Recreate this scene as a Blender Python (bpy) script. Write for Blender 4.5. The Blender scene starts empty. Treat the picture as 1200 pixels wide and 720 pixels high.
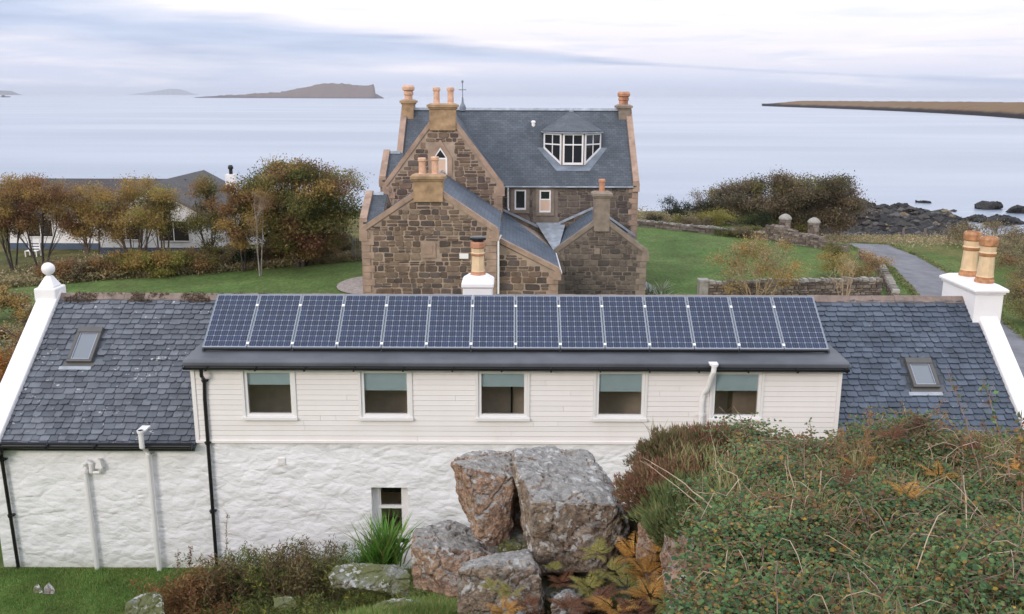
import bpy, math, random
import numpy as np
from mathutils import Vector, noise as mnoise
R = math.radians
PI = math.pi
rnd = random.Random(7)
scene = bpy.context.scene
COL = scene.collection

# ------------------------------------------------------------------ camera
CAMZ = 9.0
F = 1058.0
PITCH = R(13.19)
ROLL = 0.0035
cam_d = bpy.data.cameras.new("camera")
cam = bpy.data.objects.new("camera", cam_d)
COL.objects.link(cam)
cam.location = (0, 0, CAMZ)
cam_d.sensor_width = 36
cam_d.lens = F / 1200 * 36
cam_d.clip_start = 0.1
cam_d.clip_end = 60000
from mathutils import Matrix
cam.matrix_world = Matrix.Translation((0, 0, CAMZ)) @ Matrix.Rotation(PI / 2 - PITCH, 4, 'X') @ Matrix.Rotation(ROLL, 4, 'Z')
scene.camera = cam

def at(u, v, y):
    """real point at distance y seen at photo position (u, v)"""
    a = u - 600; b = 360 - v
    a, b = a - ROLL * b, b + ROLL * a
    dy = F * math.cos(PITCH) + b * math.sin(PITCH)
    dz = -F * math.sin(PITCH) + b * math.cos(PITCH)
    return Vector((a * y / dy, y, CAMZ + dz * y / dy))

# ------------------------------------------------------------------ materials
def new_mat(name):
    m = bpy.data.materials.new(name); m.use_nodes = True
    nt = m.node_tree; nt.nodes.clear()
    out = nt.nodes.new('ShaderNodeOutputMaterial')
    b = nt.nodes.new('ShaderNodeBsdfPrincipled')
    nt.links.new(b.outputs[0], out.inputs[0])
    return m, nt, b

def N(nt, t, **kw):
    n = nt.nodes.new(t)
    for k, v in kw.items():
        if k in n.inputs: n.inputs[k].default_value = v
        else: setattr(n, k, v)
    return n

def coords(nt, kind='Object', scale=(1, 1, 1)):
    if kind == 'Position':
        g = nt.nodes.new('ShaderNodeNewGeometry'); o = g.outputs['Position']
    else:
        tc = nt.nodes.new('ShaderNodeTexCoord'); o = tc.outputs[kind]
    mp = nt.nodes.new('ShaderNodeMapping'); mp.inputs['Scale'].default_value = scale
    nt.links.new(o, mp.inputs['Vector'])
    return mp.outputs[0]

def ramp(nt, fac, stops, interp='LINEAR'):
    r = nt.nodes.new('ShaderNodeValToRGB'); cr = r.color_ramp; cr.interpolation = interp
    while len(cr.elements) < len(stops): cr.elements.new(0.5)
    for e, (p, c) in zip(cr.elements, stops):
        e.position = p; e.color = (c[0], c[1], c[2], 1) if not isinstance(c, (int, float)) else (c, c, c, 1)
    nt.links.new(fac, r.inputs[0])
    return r.outputs[0]

def mixc(nt, fac, a, b, mode='MIX'):
    m = nt.nodes.new('ShaderNodeMix'); m.data_type = 'RGBA'; m.blend_type = mode
    for s, v in ((m.inputs[0], fac), (m.inputs[6], a), (m.inputs[7], b)):
        if isinstance(v, (int, float)): s.default_value = v
        elif isinstance(v, tuple): s.default_value = (v[0], v[1], v[2], 1)
        else: nt.links.new(v, s)
    return m.outputs[2]

def mathn(nt, op, a, b=0.0):
    m = nt.nodes.new('ShaderNodeMath'); m.operation = op
    for s, v in ((m.inputs[0], a), (m.inputs[1], b)):
        if isinstance(v, (int, float)): s.default_value = v
        else: nt.links.new(v, s)
    return m.outputs[0]

def noise_n(nt, vec, scale, detail=4, rough=0.55, dist=0.0):
    n = nt.nodes.new('ShaderNodeTexNoise'); n.inputs['Scale'].default_value = scale
    n.inputs['Detail'].default_value = detail; n.inputs['Roughness'].default_value = rough
    n.inputs['Distortion'].default_value = dist
    nt.links.new(vec, n.inputs['Vector']); return n.outputs[0]

def bump(nt, b, h, strength, dist):
    n = nt.nodes.new('ShaderNodeBump'); n.inputs['Strength'].default_value = strength
    n.inputs['Distance'].default_value = dist
    nt.links.new(h, n.inputs['Height']); nt.links.new(n.outputs[0], b.inputs['Normal'])
    return n

def island(nt):
    return nt.nodes.new('ShaderNodeNewGeometry').outputs['Random Per Island']

def simple(name, col, rough=0.6, var=0.15, scale=6.0, metal=0.0, bumpd=0.0, kind='Object', spec=None):
    m, nt, b = new_mat(name)
    v = coords(nt, kind)
    n = noise_n(nt, v, scale, 5)
    lo = tuple(c * (1 - var) for c in col); hi = tuple(min(1, c * (1 + var)) for c in col)
    c = ramp(nt, n, [(0.3, lo), (0.7, hi)])
    nt.links.new(c, b.inputs['Base Color'])
    b.inputs['Roughness'].default_value = rough; b.inputs['Metallic'].default_value = metal
    if spec is not None: b.inputs['Specular IOR Level'].default_value = spec
    if bumpd: bump(nt, b, noise_n(nt, v, scale * 3, 5), 0.6, bumpd)
    return m

def leafy(name, stops, rough=0.55, trans=0.25):
    """leaf material: every leaf takes its own colour from the list"""
    m, nt, b = new_mat(name)
    c = ramp(nt, island(nt), stops, 'CONSTANT')
    v = coords(nt, 'Position')
    n = noise_n(nt, v, 1.3, 3)
    c = mixc(nt, 1.0, c, ramp(nt, n, [(0.3, 0.72), (0.7, 1.25)]), 'MULTIPLY')
    nt.links.new(c, b.inputs['Base Color'])
    b.inputs['Roughness'].default_value = rough
    b.inputs['Specular IOR Level'].default_value = 0.2
    out = nt.nodes['Material Output'] if 'Material Output' in nt.nodes else [x for x in nt.nodes if x.type == 'OUTPUT_MATERIAL'][0]
    t = nt.nodes.new('ShaderNodeBsdfTranslucent'); nt.links.new(c, t.inputs[0])
    ms = nt.nodes.new('ShaderNodeMixShader'); ms.inputs[0].default_value = trans
    nt.links.new(b.outputs[0], ms.inputs[1]); nt.links.new(t.outputs[0], ms.inputs[2])
    nt.links.new(ms.outputs[0], out.inputs[0])
    return m

M = {}
M['black'] = simple('black_plastic', (0.012, 0.012, 0.014), 0.35, 0.1)
M['white_paint'] = simple('white_paint', (0.84, 0.82, 0.82), 0.5, 0.04, 3)
M['white_upvc'] = simple('white_upvc', (0.83, 0.81, 0.80), 0.3, 0.02, 3)
M['dark_frame'] = simple('roof_window_frame', (0.09, 0.085, 0.08), 0.5, 0.1)
M['lead'] = simple('lead_sheet', (0.16, 0.19, 0.23), 0.55, 0.3, 1.5)
M['lead_pale'] = simple('pale_lead_sheet', (0.30, 0.33, 0.37), 0.5, 0.35, 2.2)
M['roofing_felt'] = simple('grey_roof_membrane', (0.085, 0.092, 0.105), 0.5, 0.3, 1.1)
M['alu'] = simple('aluminium', (0.30, 0.32, 0.36), 0.4, 0.03, metal=0.6)
M['terracotta'] = simple('terracotta', (0.50, 0.24, 0.14), 0.7, 0.25, 5)
M['terracotta_pale'] = simple('pale_terracotta', (0.62, 0.38, 0.26), 0.7, 0.22, 5)
M['ridge_tile'] = simple('ridge_tile', (0.20, 0.15, 0.125), 0.8, 0.3, 5, bumpd=0.01)
M['twig'] = simple('twig_bark', (0.13, 0.095, 0.075), 0.85, 0.3, 8)
M['bark'] = simple('bark', (0.055, 0.045, 0.04), 0.9, 0.35, 8)
M['bark_pale'] = simple('birch_bark', (0.30, 0.27, 0.24), 0.8, 0.35, 8)
M['straw'] = simple('dry_stalk', (0.42, 0.30, 0.18), 0.8, 0.3, 8)
M['room'] = simple('room_wall', (0.86, 0.73, 0.58), 0.8, 0.1)
M['room_dark'] = simple('room_floor', (0.50, 0.40, 0.30), 0.8, 0.1)
M['wood_grey'] = simple('weathered_wood', (0.17, 0.14, 0.12), 0.85, 0.3, 7)
M['blind'] = simple('roller_blind', (0.58, 0.75, 0.79), 0.7, 0.04)
M['cream'] = simple('cream_board', (0.62, 0.44, 0.33), 0.7, 0.05)

def glass_mat(name, tint=0.0):
    m = bpy.data.materials.new(name); m.use_nodes = True; nt = m.node_tree; nt.nodes.clear()
    out = nt.nodes.new('ShaderNodeOutputMaterial')
    tr = nt.nodes.new('ShaderNodeBsdfTransparent'); tr.inputs[0].default_value = (0.97, 0.97, 0.97, 1)
    gl = nt.nodes.new('ShaderNodeBsdfGlossy'); gl.inputs['Roughness'].default_value = 0.02
    fr = nt.nodes.new('ShaderNodeFresnel'); fr.inputs[0].default_value = 1.5
    mx = nt.nodes.new('ShaderNodeMixShader')
    nt.links.new(fr.outputs[0], mx.inputs[0]); nt.links.new(tr.outputs[0], mx.inputs[1]); nt.links.new(gl.outputs[0], mx.inputs[2])
    nt.links.new(mx.outputs[0], out.inputs[0]); return m
M['glass'] = glass_mat('window_glass')
m, nt, b = new_mat('dark_glass')
b.inputs['Base Color'].default_value = (0.02, 0.022, 0.026, 1); b.inputs['Roughness'].default_value = 0.04
M['dark_glass'] = m
m, nt, b = new_mat('roof_window_glass')
b.inputs['Base Color'].default_value = (0.10, 0.115, 0.14, 1); b.inputs['Roughness'].default_value = 0.08
b.inputs['Specular IOR Level'].default_value = 1.0; b.inputs['Coat Weight'].default_value = 1.0
M['sky_glass'] = m
m, nt, b = new_mat('solar_cell')
cc = ramp(nt, island(nt), [(0.0, (0.006, 0.013, 0.042)), (0.5, (0.009, 0.018, 0.054)), (1.0, (0.013, 0.024, 0.066))])
nt.links.new(cc, b.inputs['Base Color']); b.inputs['Roughness'].default_value = 0.3
b.inputs['Coat Weight'].default_value = 0.25; b.inputs['Coat Roughness'].default_value = 0.2; b.inputs['Specular IOR Level'].default_value = 0.3
M['cell'] = m
m, nt, b = new_mat('solar_backsheet')
b.inputs['Base Color'].default_value = (0.22, 0.25, 0.29, 1); b.inputs['Roughness'].default_value = 0.4
b.inputs['Coat Weight'].default_value = 0.6
M['backsheet'] = m

# white-painted rubble
m, nt, b = new_mat('painted_rubble')
v = coords(nt, 'Position', (1, 1, 1.7))
wv = nt.nodes.new('ShaderNodeMix'); wv.data_type = 'VECTOR'
nz = nt.nodes.new('ShaderNodeTexNoise'); nz.inputs['Scale'].default_value = 1.6; nz.inputs['Detail'].default_value = 3
nt.links.new(v, nz.inputs['Vector'])
va = nt.nodes.new('ShaderNodeVectorMath'); va.operation = 'MULTIPLY_ADD'
nt.links.new(nz.outputs['Color'], va.inputs[0]); va.inputs[1].default_value = (0.35, 0.35, 0.35); nt.links.new(v, va.inputs[2])
vo = nt.nodes.new('ShaderNodeTexVoronoi'); vo.feature = 'SMOOTH_F1'; vo.inputs['Scale'].default_value = 2.1
vo.inputs['Smoothness'].default_value = 0.35
nt.links.new(va.outputs[0], vo.inputs['Vector'])
v2 = nt.nodes.new('ShaderNodeTexVoronoi'); v2.inputs['Scale'].default_value = 5.2; nt.links.new(va.outputs[0], v2.inputs['Vector'])
h = mathn(nt, 'MULTIPLY', vo.outputs['Distance'], -1.0)
h = mathn(nt, 'ADD', h, mathn(nt, 'MULTIPLY', v2.outputs['Distance'], -0.35))
ve = nt.nodes.new('ShaderNodeTexVoronoi'); ve.feature = 'DISTANCE_TO_EDGE'; ve.inputs['Scale'].default_value = 2.6; nt.links.new(va.outputs[0], ve.inputs['Vector'])
h = mathn(nt, 'ADD', h, mathn(nt, 'MULTIPLY', ramp(nt, ve.outputs['Distance'], [(0.0, 0.0), (0.2, 1.0)]), 0.15))
nf = noise_n(nt, v, 9, 5, 0.6)
nb = noise_n(nt, v, 1.7, 6, 0.65)
h = mathn(nt, 'ADD', h, mathn(nt, 'MULTIPLY', nf, 0.35))
h = mathn(nt, 'ADD', h, mathn(nt, 'MULTIPLY', nb, 0.6))
bump(nt, b, h, 1.0, 0.038)
c = ramp(nt, noise_n(nt, v, 2.5, 6, 0.7), [(0.25, (0.80, 0.79, 0.81)), (0.5, (0.88, 0.87, 0.89)), (0.8, (0.90, 0.89, 0.91))])
st = ramp(nt, noise_n(nt, coords(nt, 'Position', (0.6, 1, 0.35)), 3.3, 6, 0.7), [(0.66, 0.0), (0.80, 0.5)])
c = mixc(nt, st, c, (0.58, 0.53, 0.44))
# rain-splash dirt and algae along the foot of the wall
spz = nt.nodes.new('ShaderNodeSeparateXYZ'); nt.links.new(coords(nt, 'Position'), spz.inputs[0])
low = nt.nodes.new('ShaderNodeMapRange'); nt.links.new(spz.outputs[2], low.inputs[0])
low.inputs[1].default_value = 0.35; low.inputs[2].default_value = 0.0; low.inputs[3].default_value = 0.0; low.inputs[4].default_value = 0.9
c = mixc(nt, mathn(nt, 'MULTIPLY', low.outputs[0], noise_n(nt, v, 3, 5, 0.7)), c, (0.40, 0.40, 0.30))
nt.links.new(c, b.inputs['Base Color']); b.inputs['Roughness'].default_value = 0.75
M['rubble_white'] = m

# boards: faint rain streaks and a little green at the foot
m, nt, b = new_mat('painted_weatherboard')
v = coords(nt, 'Position', (1.8, 1, 0.45))
c = ramp(nt, noise_n(nt, v, 1.0, 4, 0.55), [(0.3, (0.835, 0.79, 0.77)), (0.62, (0.87, 0.83, 0.815))])
c = mixc(nt, 1.0, c, ramp(nt, island(nt), [(0, 0.965), (1, 1.02)]), 'MULTIPLY')
c = mixc(nt, ramp(nt, noise_n(nt, coords(nt, 'Position', (2, 1, 2)), 2.0, 6, 0.75), [(0.62, 0.0), (0.78, 0.35)]), c, (0.62, 0.58, 0.50))
nt.links.new(c, b.inputs['Base Color']); b.inputs['Roughness'].default_value = 0.55
M['cladding'] = m
# slate (one slate per island)
def slate_mat(name, lo, hi, lichen=0.5, rough=0.5):
    m, nt, b = new_mat(name)
    c = ramp(nt, island(nt), [(0.0, lo), (0.55, tuple((a + q) / 2 for a, q in zip(lo, hi))), (1.0, hi)])
    v = coords(nt, 'Position')
    c = mixc(nt, 1.0, c, ramp(nt, noise_n(nt, v, 2.2, 5, 0.65), [(0.3, 0.7), (0.7, 1.3)]), 'MULTIPLY')
    if lichen:
        l = ramp(nt, noise_n(nt, v, 10, 4, 0.75), [(0.625, 0.0), (0.66, lichen)])
        l2 = ramp(nt, noise_n(nt, v, 1.3, 3), [(0.42, 0.0), (0.55, 1.0)])
        c = mixc(nt, mathn(nt, 'MULTIPLY', l, l2), c, (0.52, 0.52, 0.50))
    nt.links.new(c, b.inputs['Base Color']); b.inputs['Roughness'].default_value = rough
    bump(nt, b, noise_n(nt, v, 25, 4), 0.4, 0.006)
    return m
M['slate'] = slate_mat('slate', (0.058, 0.066, 0.083), (0.125, 0.135, 0.158), 0.9)
M['slate_sky_tint'] = slate_mat('sky_tinted_slate', (0.036, 0.050, 0.074), (0.076, 0.097, 0.132), 0.25, 0.42)  # same slate with the sky's blue reflection painted into its colour

# far slate roofs: courses as a surface pattern
def far_slate(name, c1, c2, mortar, w=0.32, hgt=0.2):
    m, nt, b = new_mat(name)
    v = coords(nt, 'UV')
    br = nt.nodes.new('ShaderNodeTexBrick'); nt.links.new(v, br.inputs['Vector'])
    br.inputs['Scale'].default_value = 1.0; br.inputs['Brick Width'].default_value = w; br.inputs['Row Height'].default_value = hgt
    br.inputs['Mortar Size'].default_value = 0.012; br.inputs['Bias'].default_value = 0.0
    br.inputs['Color1'].default_value = (*c1, 1); br.inputs['Color2'].default_value = (*c2, 1); br.inputs['Mortar'].default_value = (*mortar, 1)
    p = coords(nt, 'Position')
    c = mixc(nt, 1.0, br.outputs[0], ramp(nt, noise_n(nt, p, 0.8, 6, 0.7), [(0.3, 0.62), (0.7, 1.4)]), 'MULTIPLY')
    nt.links.new(c, b.inputs['Base Color']); b.inputs['Roughness'].default_value = 0.6
    bump(nt, b, br.outputs['Fac'], -0.5, 0.015)
    return m
M['far_slate'] = far_slate('house_slate', (0.050, 0.062, 0.078), (0.078, 0.090, 0.106), (0.028, 0.035, 0.045))
M['wing_slate'] = far_slate('wing_slate', (0.072, 0.096, 0.130), (0.098, 0.124, 0.158), (0.042, 0.056, 0.08), 0.3, 0.22)
M['bung_tile'] = far_slate('concrete_tile', (0.034, 0.030, 0.032), (0.05, 0.044, 0.046), (0.03, 0.03, 0.03), 0.4, 0.35)

# stone house
def stone_mat(name, cols, mort=None):
    m, nt, b = new_mat(name)
    v = coords(nt, 'Position')
    k = len(cols)
    c = ramp(nt, island(nt), [(i / k, q) for i, q in enumerate(cols)], 'CONSTANT')
    c = mixc(nt, 1.0, c, ramp(nt, noise_n(nt, v, 3.5, 6, 0.7), [(0.3, 0.7), (0.7, 1.3)]), 'MULTIPLY')
    nt.links.new(c, b.inputs['Base Color']); b.inputs['Roughness'].default_value = 0.85
    bump(nt, b, noise_n(nt, v, 14, 5, 0.7), 0.6, 0.02)
    return m
M['stone'] = stone_mat('rubble_stone', [(0.105, 0.072, 0.055), (0.15, 0.105, 0.075), (0.20, 0.14, 0.095), (0.085, 0.062, 0.055),
                                        (0.17, 0.115, 0.085), (0.135, 0.088, 0.06), (0.115, 0.088, 0.075), (0.21, 0.155, 0.11), (0.075, 0.056, 0.048)])
M['stone_grey'] = stone_mat('grey_rubble_stone', [(0.105, 0.082, 0.068), (0.135, 0.108, 0.088), (0.085, 0.068, 0.060), (0.12, 0.095, 0.078), (0.155, 0.125, 0.10), (0.07, 0.056, 0.05)])
M['mortar'] = simple('lime_mortar', (0.34, 0.255, 0.195), 0.9, 0.3, 1.5)
M['mortar_grey'] = simple('grey_mortar', (0.19, 0.155, 0.125), 0.9, 0.3, 1.5)
M['sandstone'] = simple('dressed_sandstone', (0.34, 0.235, 0.175), 0.85, 0.28, 2.0, bumpd=0.01)
M['sandstone_gold'] = simple('golden_sandstone', (0.36, 0.235, 0.135), 0.85, 0.32, 2.5, bumpd=0.01)
M['sandstone_grey'] = simple('grey_sandstone', (0.24, 0.19, 0.15), 0.85, 0.25, 2.5, bumpd=0.01)
M['drystone'] = stone_mat('drystone', [(0.13, 0.10, 0.085), (0.20, 0.165, 0.14), (0.10, 0.08, 0.07), (0.26, 0.21, 0.18), (0.16, 0.12, 0.10)])
M['wall_cope'] = stone_mat('wall_cope_stone', [(0.24, 0.22, 0.19), (0.31, 0.29, 0.26), (0.18, 0.16, 0.14)])

# boulders: crystalline grey-brown rock, grey lichen crust on upward faces, white rosettes
def rock_mat(name, face_a, face_b, top, white=0.66, mossy=0.0, crust=0.75):
    m, nt, b = new_mat(name)
    v = coords(nt, 'Position')
    n1 = noise_n(nt, v, 3.0, 7, 0.7); n2 = noise_n(nt, v, 14, 6, 0.75, 0.6)
    c = ramp(nt, n1, [(0.33, face_a), (0.62, face_b)])
    dk = ramp(nt, n2, [(0.40, 0.45), (0.56, 1.15)])
    c = mixc(nt, 1.0, c, dk, 'MULTIPLY')
    blot = ramp(nt, noise_n(nt, v, 4.6, 6, 0.75, 0.9), [(0.52, 0.0), (0.57, 0.6)])
    c = mixc(nt, blot, c, (0.14, 0.092, 0.07))
    gcr = ramp(nt, noise_n(nt, v, 8.3, 5, 0.7), [(0.57, 0.0), (0.62, crust)])
    c = mixc(nt, gcr, c, (0.27, 0.26, 0.235))
    g = nt.nodes.new('ShaderNodeNewGeometry'); sp = nt.nodes.new('ShaderNodeSeparateXYZ'); nt.links.new(g.outputs['Normal'], sp.inputs[0])
    up = ramp(nt, mathn(nt, 'ADD', sp.outputs[2], mathn(nt, 'MULTIPLY', mathn(nt, 'SUBTRACT', n1, 0.5), 0.9)), [(0.50, 0.0), (0.68, 1.0)])
    tc = ramp(nt, n2, [(0.35, tuple(q * 0.5 for q in top)), (0.62, tuple(q * 1.25 for q in top))])
    c = mixc(nt, up, c, tc)
    if mossy:
        ms = ramp(nt, noise_n(nt, v, 1.8, 5, 0.7), [(0.40, 0.0), (0.52, mossy)])
        c = mixc(nt, ms, c, (0.13, 0.14, 0.04))
    vr = nt.nodes.new('ShaderNodeTexVoronoi'); vr.inputs['Scale'].default_value = 6.5
    dv = nt.nodes.new('ShaderNodeVectorMath'); dv.operation = 'MULTIPLY_ADD'; nn = nt.nodes.new('ShaderNodeTexNoise'); nn.inputs['Scale'].default_value = 10
    nn.inputs['Detail'].default_value = 4
    nt.links.new(v, nn.inputs['Vector']); nt.links.new(nn.outputs['Color'], dv.inputs[0]); dv.inputs[1].default_value = (0.3, 0.3, 0.3); nt.links.new(v, dv.inputs[2])
    nt.links.new(dv.outputs[0], vr.inputs['Vector'])
    spots = ramp(nt, vr.outputs['Distance'], [(0.30, 1.0), (0.36, 0.0)])
    gate = ramp(nt, noise_n(nt, v, 2.7, 3, 0.6), [(white - 0.1, 0.0), (white - 0.06, 0.85)])
    c = mixc(nt, mathn(nt, 'MULTIPLY', spots, gate), c, (0.56, 0.55, 0.53))
    nt.links.new(c, b.inputs['Base Color']); b.inputs['Roughness'].default_value = 0.9
    b.inputs['Specular IOR Level'].default_value = 0.25
    hh = mathn(nt, 'ADD', mathn(nt, 'MULTIPLY', n2, 0.5), noise_n(nt, v, 45, 5, 0.7))
    bump(nt, b, hh, 0.9, 0.03)
    return m
M['rock'] = rock_mat('lichened_rock', (0.27, 0.19, 0.14), (0.37, 0.29, 0.21), (0.33, 0.315, 0.295), 0.54)
M['rock_pink'] = rock_mat('pinkish_rock', (0.37, 0.225, 0.155), (0.46, 0.31, 0.21), (0.34, 0.32, 0.295), 0.60, 0.0, 0.35)
M['rock_moss'] = rock_mat('mossy_rock', (0.20, 0.17, 0.13), (0.30, 0.26, 0.2), (0.28, 0.28, 0.26), 0.56, 0.85)
M['shore_rock'] = simple('wet_shore_rock', (0.022, 0.021, 0.021), 0.75, 0.5, 1.0, bumpd=0.1, kind='Position')

# ------------------------------------------------------------------ mesh helper
class MB:
    def __init__(s): s.v = []; s.f = []; s.m = []
    def verts(s, pts):
        i = len(s.v); s.v.extend([tuple(p) for p in pts]); return i
    def face(s, pts, mi=0):
        i = s.verts(pts); s.f.append(tuple(range(i, i + len(pts)))); s.m.append(mi)
    def hexa(s, p, mi=0):
        """8 points: bottom ring 0-3, top ring 4-7"""
        i = s.verts(p)
        for q in ((3, 2, 1, 0), (4, 5, 6, 7), (0, 1, 5, 4), (1, 2, 6, 5), (2, 3, 7, 6), (3, 0, 4, 7)):
            s.f.append(tuple(i + k for k in q)); s.m.append(mi)
    def box(s, x0, x1, y0, y1, z0, z1, mi=0):
        s.hexa([(x0, y0, z0), (x1, y0, z0), (x1, y1, z0), (x0, y1, z0), (x0, y0, z1), (x1, y0, z1), (x1, y1, z1), (x0, y1, z1)], mi)
    def obox(s, o, a, b, c, mi=0):
        """oriented box: corner o, edges a b c (right handed)"""
        o = Vector(o); a = Vector(a); b = Vector(b); c = Vector(c)
        s.hexa([o, o + a, o + a + b, o + b, o + c, o + a + c, o + a + b + c, o + b + c], mi)
    def prism(s, poly, d, mi=0, side_mi=None):
        """planar polygon swept along vector d"""
        n = len(poly); d = Vector(d)
        i = s.verts([Vector(p) for p in poly] + [Vector(p) + d for p in poly])
        s.f.append(tuple(i + k for k in range(n))); s.m.append(mi)
        s.f.append(tuple(i + n + k for k in reversed(range(n)))); s.m.append(mi)
        for k in range(n):
            k2 = (k + 1) % n
            s.f.append((i + k2, i + k, i + n + k, i + n + k2)); s.m.append(mi if side_mi is None else side_mi)
    def tube(s, pts, rad, n=8, mi=0, cap=True):
        pts = [Vector(p) for p in pts]; rads = rad if isinstance(rad, (list, tuple)) else [rad] * len(pts)
        rings = []
        for k, p in enumerate(pts):
            d = (pts[min(k + 1, len(pts) - 1)] - pts[max(k - 1, 0)]).normalized()
            a = d.cross(Vector((0.13, 0.31, 0.94))); 
            if a.length < 0.1: a = d.cross(Vector((1, 0.2, 0)))
            a.normalize(); c = d.cross(a)
            rings.append(s.verts([p + (a * math.cos(2 * PI * j / n) + c * math.sin(2 * PI * j / n)) * rads[k] for j in range(n)]))
        for r0, r1 in zip(rings, rings[1:]):
            for j in range(n):
                j2 = (j + 1) % n
                s.f.append((r0 + j, r0 + j2, r1 + j2, r1 + j)); s.m.append(mi)
        if cap:
            s.f.append(tuple(rings[0] + j for j in reversed(range(n)))); s.m.append(mi)
            s.f.append(tuple(rings[-1] + j for j in range(n))); s.m.append(mi)
    def lathe(s, cx, cy, z0, prof, n=16, mi=0, mis=None, rot=0.0, cap=True):
        rings = [s.verts([(cx + r * math.cos(2 * PI * j / n + rot), cy + r * math.sin(2 * PI * j / n + rot), z0 + z) for j in range(n)]) for r, z in prof]
        for k, (r0, r1) in enumerate(zip(rings, rings[1:])):
            for j in range(n):
                j2 = (j + 1) % n
                s.f.append((r0 + j, r0 + j2, r1 + j2, r1 + j)); s.m.append(mis[k] if mis else mi)
        if cap:
            s.f.append(tuple(rings[-1] + j for j in range(n))); s.m.append(mis[-1] if mis else mi)
    def build(s, name, mats, parent=None, smooth=False, uv=False):
        me = bpy.data.meshes.new(name)
        me.from_pydata(s.v, [], s.f)
        if not isinstance(mats, (list, tuple)): mats = [mats]
        for q in mats: me.materials.append(M[q] if isinstance(q, str) else q)
        me.polygons.foreach_set('material_index', s.m)
        if uv:
            ul = me.uv_layers.new(name='UVMap')
            for p in me.polygons:
                n = p.normal; t = Vector((0, 0, 1)).cross(n)
                t = t.normalized() if t.length > 0.05 else Vector((1, 0, 0))
                bt = n.cross(t)
                for li in p.loop_indices:
                    co = me.vertices[me.loops[li].vertex_index].co
                    ul.data[li].uv = (co.dot(t), co.dot(bt))
        if smooth: me.polygons.foreach_set('use_smooth', [True] * len(me.polygons))
        me.update()
        o = bpy.data.objects.new(name, me); COL.objects.link(o)
        if parent: o.parent = parent; o.matrix_parent_inverse = Matrix.Translation(-parent.location)
        return o

def tag(o, label=None, cat=None, group=None, kind=None):
    if label: o['label'] = label
    if cat: o['category'] = cat
    if group: o['group'] = group
    if kind: o['kind'] = kind
    return o
def thing(name, loc, label, cat, group=None):
    e = bpy.data.objects.new(name, None); e.location = loc; e.empty_display_size = 0.3
    COL.objects.link(e); return tag(e, label, cat, group)
def plabel(o, l): o['label'] = l; return o

def np_mesh(name, verts, faces_per, nv, mat, parent=None, smooth=False):
    """verts (K, n, 3) array of K copies; faces_per: faces of one copy"""
    K = verts.shape[0]
    me = bpy.data.meshes.new(name)
    fs = np.array(faces_per)                       # (nf, s)
    nf, sz = fs.shape
    me.vertices.add(K * nv); me.vertices.foreach_set('co', verts.reshape(-1).astype(np.float32))
    idx = (fs[None] + (np.arange(K) * nv)[:, None, None]).reshape(-1)
    me.loops.add(idx.size); me.loops.foreach_set('vertex_index', idx.astype(np.int32))
    me.polygons.add(K * nf); me.polygons.foreach_set('loop_start', (np.arange(K * nf) * sz).astype(np.int32))
    me.update(calc_edges=True)
    me.materials.append(M[mat] if isinstance(mat, str) else mat)
    if smooth: me.polygons.foreach_set('use_smooth', [True] * len(me.polygons))
    o = bpy.data.objects.new(name, me); COL.objects.link(o)
    if parent: o.parent = parent; o.matrix_parent_inverse = Matrix.Translation(-parent.location)
    return o

def leaf_cloud(name, P, size, mat, parent=None, rs=None, shape='leaf', up=0.3, aspect=0.6, dirs=None):
    """P (K,3) leaf positions, every leaf a small bent blade of its own"""
    rs = rs or np.random.RandomState(1)
    K = len(P); size = np.broadcast_to(np.asarray(size, float), (K,)) * rs.uniform(0.6, 1.3, K)
    d = rs.normal(size=(K, 3)) if dirs is None else dirs + rs.normal(size=(K, 3)) * 0.25
    d /= np.linalg.norm(d, axis=1)[:, None] + 1e-9
    n = rs.normal(size=(K, 3)); n[:, 2] += up * 3
    s = np.cross(d, n); s /= np.linalg.norm(s, axis=1)[:, None] + 1e-9
    nn = np.cross(s, d)
    if shape == 'leaf':
        T = np.array([(0, 0, 0), (0.45, -0.5 * aspect, 0.06), (1, 0, -0.08), (0.45, 0.5 * aspect, 0.06)]); Fc = [(0, 1, 2, 3)]
    else:
        T = np.array([(0, -0.5 * aspect, 0), (1, 0, 0.0), (0, 0.5 * aspect, 0)]); Fc = [(0, 1, 2)]
    V = P[:, None, :] + size[:, None, None] * (T[None, :, 0:1] * d[:, None] + T[None, :, 1:2] * s[:, None] + T[None, :, 2:3] * nn[:, None])
    return np_mesh(name, V, Fc, len(T), mat, parent)

def sstep(a, b, x):
    t = min(1, max(0, (x - a) / (b - a))); return t * t * (3 - 2 * t)
def fbm(x, y, z=0.0, o=4):
    return mnoise.fractal(Vector((x, y, z)), 0.8, 2.0, o)
# ------------------------------------------------------------------ world, light, air
w = bpy.data.worlds.new("World"); scene.world = w; w.use_nodes = True
nt = w.node_tree; nt.nodes.clear()
out = nt.nodes.new('ShaderNodeOutputWorld')
sky = nt.nodes.new('ShaderNodeTexSky'); sky.sky_type = 'NISHITA'; sky.sun_disc = False
SUN_EL = 24; SUN_AZ = 215          # compass-like: direction the light comes FROM (x = sin, y = cos)
sky.sun_elevation = R(SUN_EL); sky.sun_rotation = R(SUN_AZ); sky.air_density = 1.0; sky.dust_density = 2.0; sky.ozone_density = 2.0
bg1 = nt.nodes.new('ShaderNodeBackground'); bg1.inputs[1].default_value = 0.10
nt.links.new(sky.outputs[0], bg1.inputs[0])
tc = nt.nodes.new('ShaderNodeTexCoord')
sp = nt.nodes.new('ShaderNodeSeparateXYZ'); nt.links.new(tc.outputs['Generated'], sp.inputs[0])
X_, Y_, Z_ = sp.outputs
mp = nt.nodes.new('ShaderNodeMapping'); mp.inputs['Scale'].default_value = (2.6, 2.6, 26); nt.links.new(tc.outputs['Generated'], mp.inputs[0])
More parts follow.
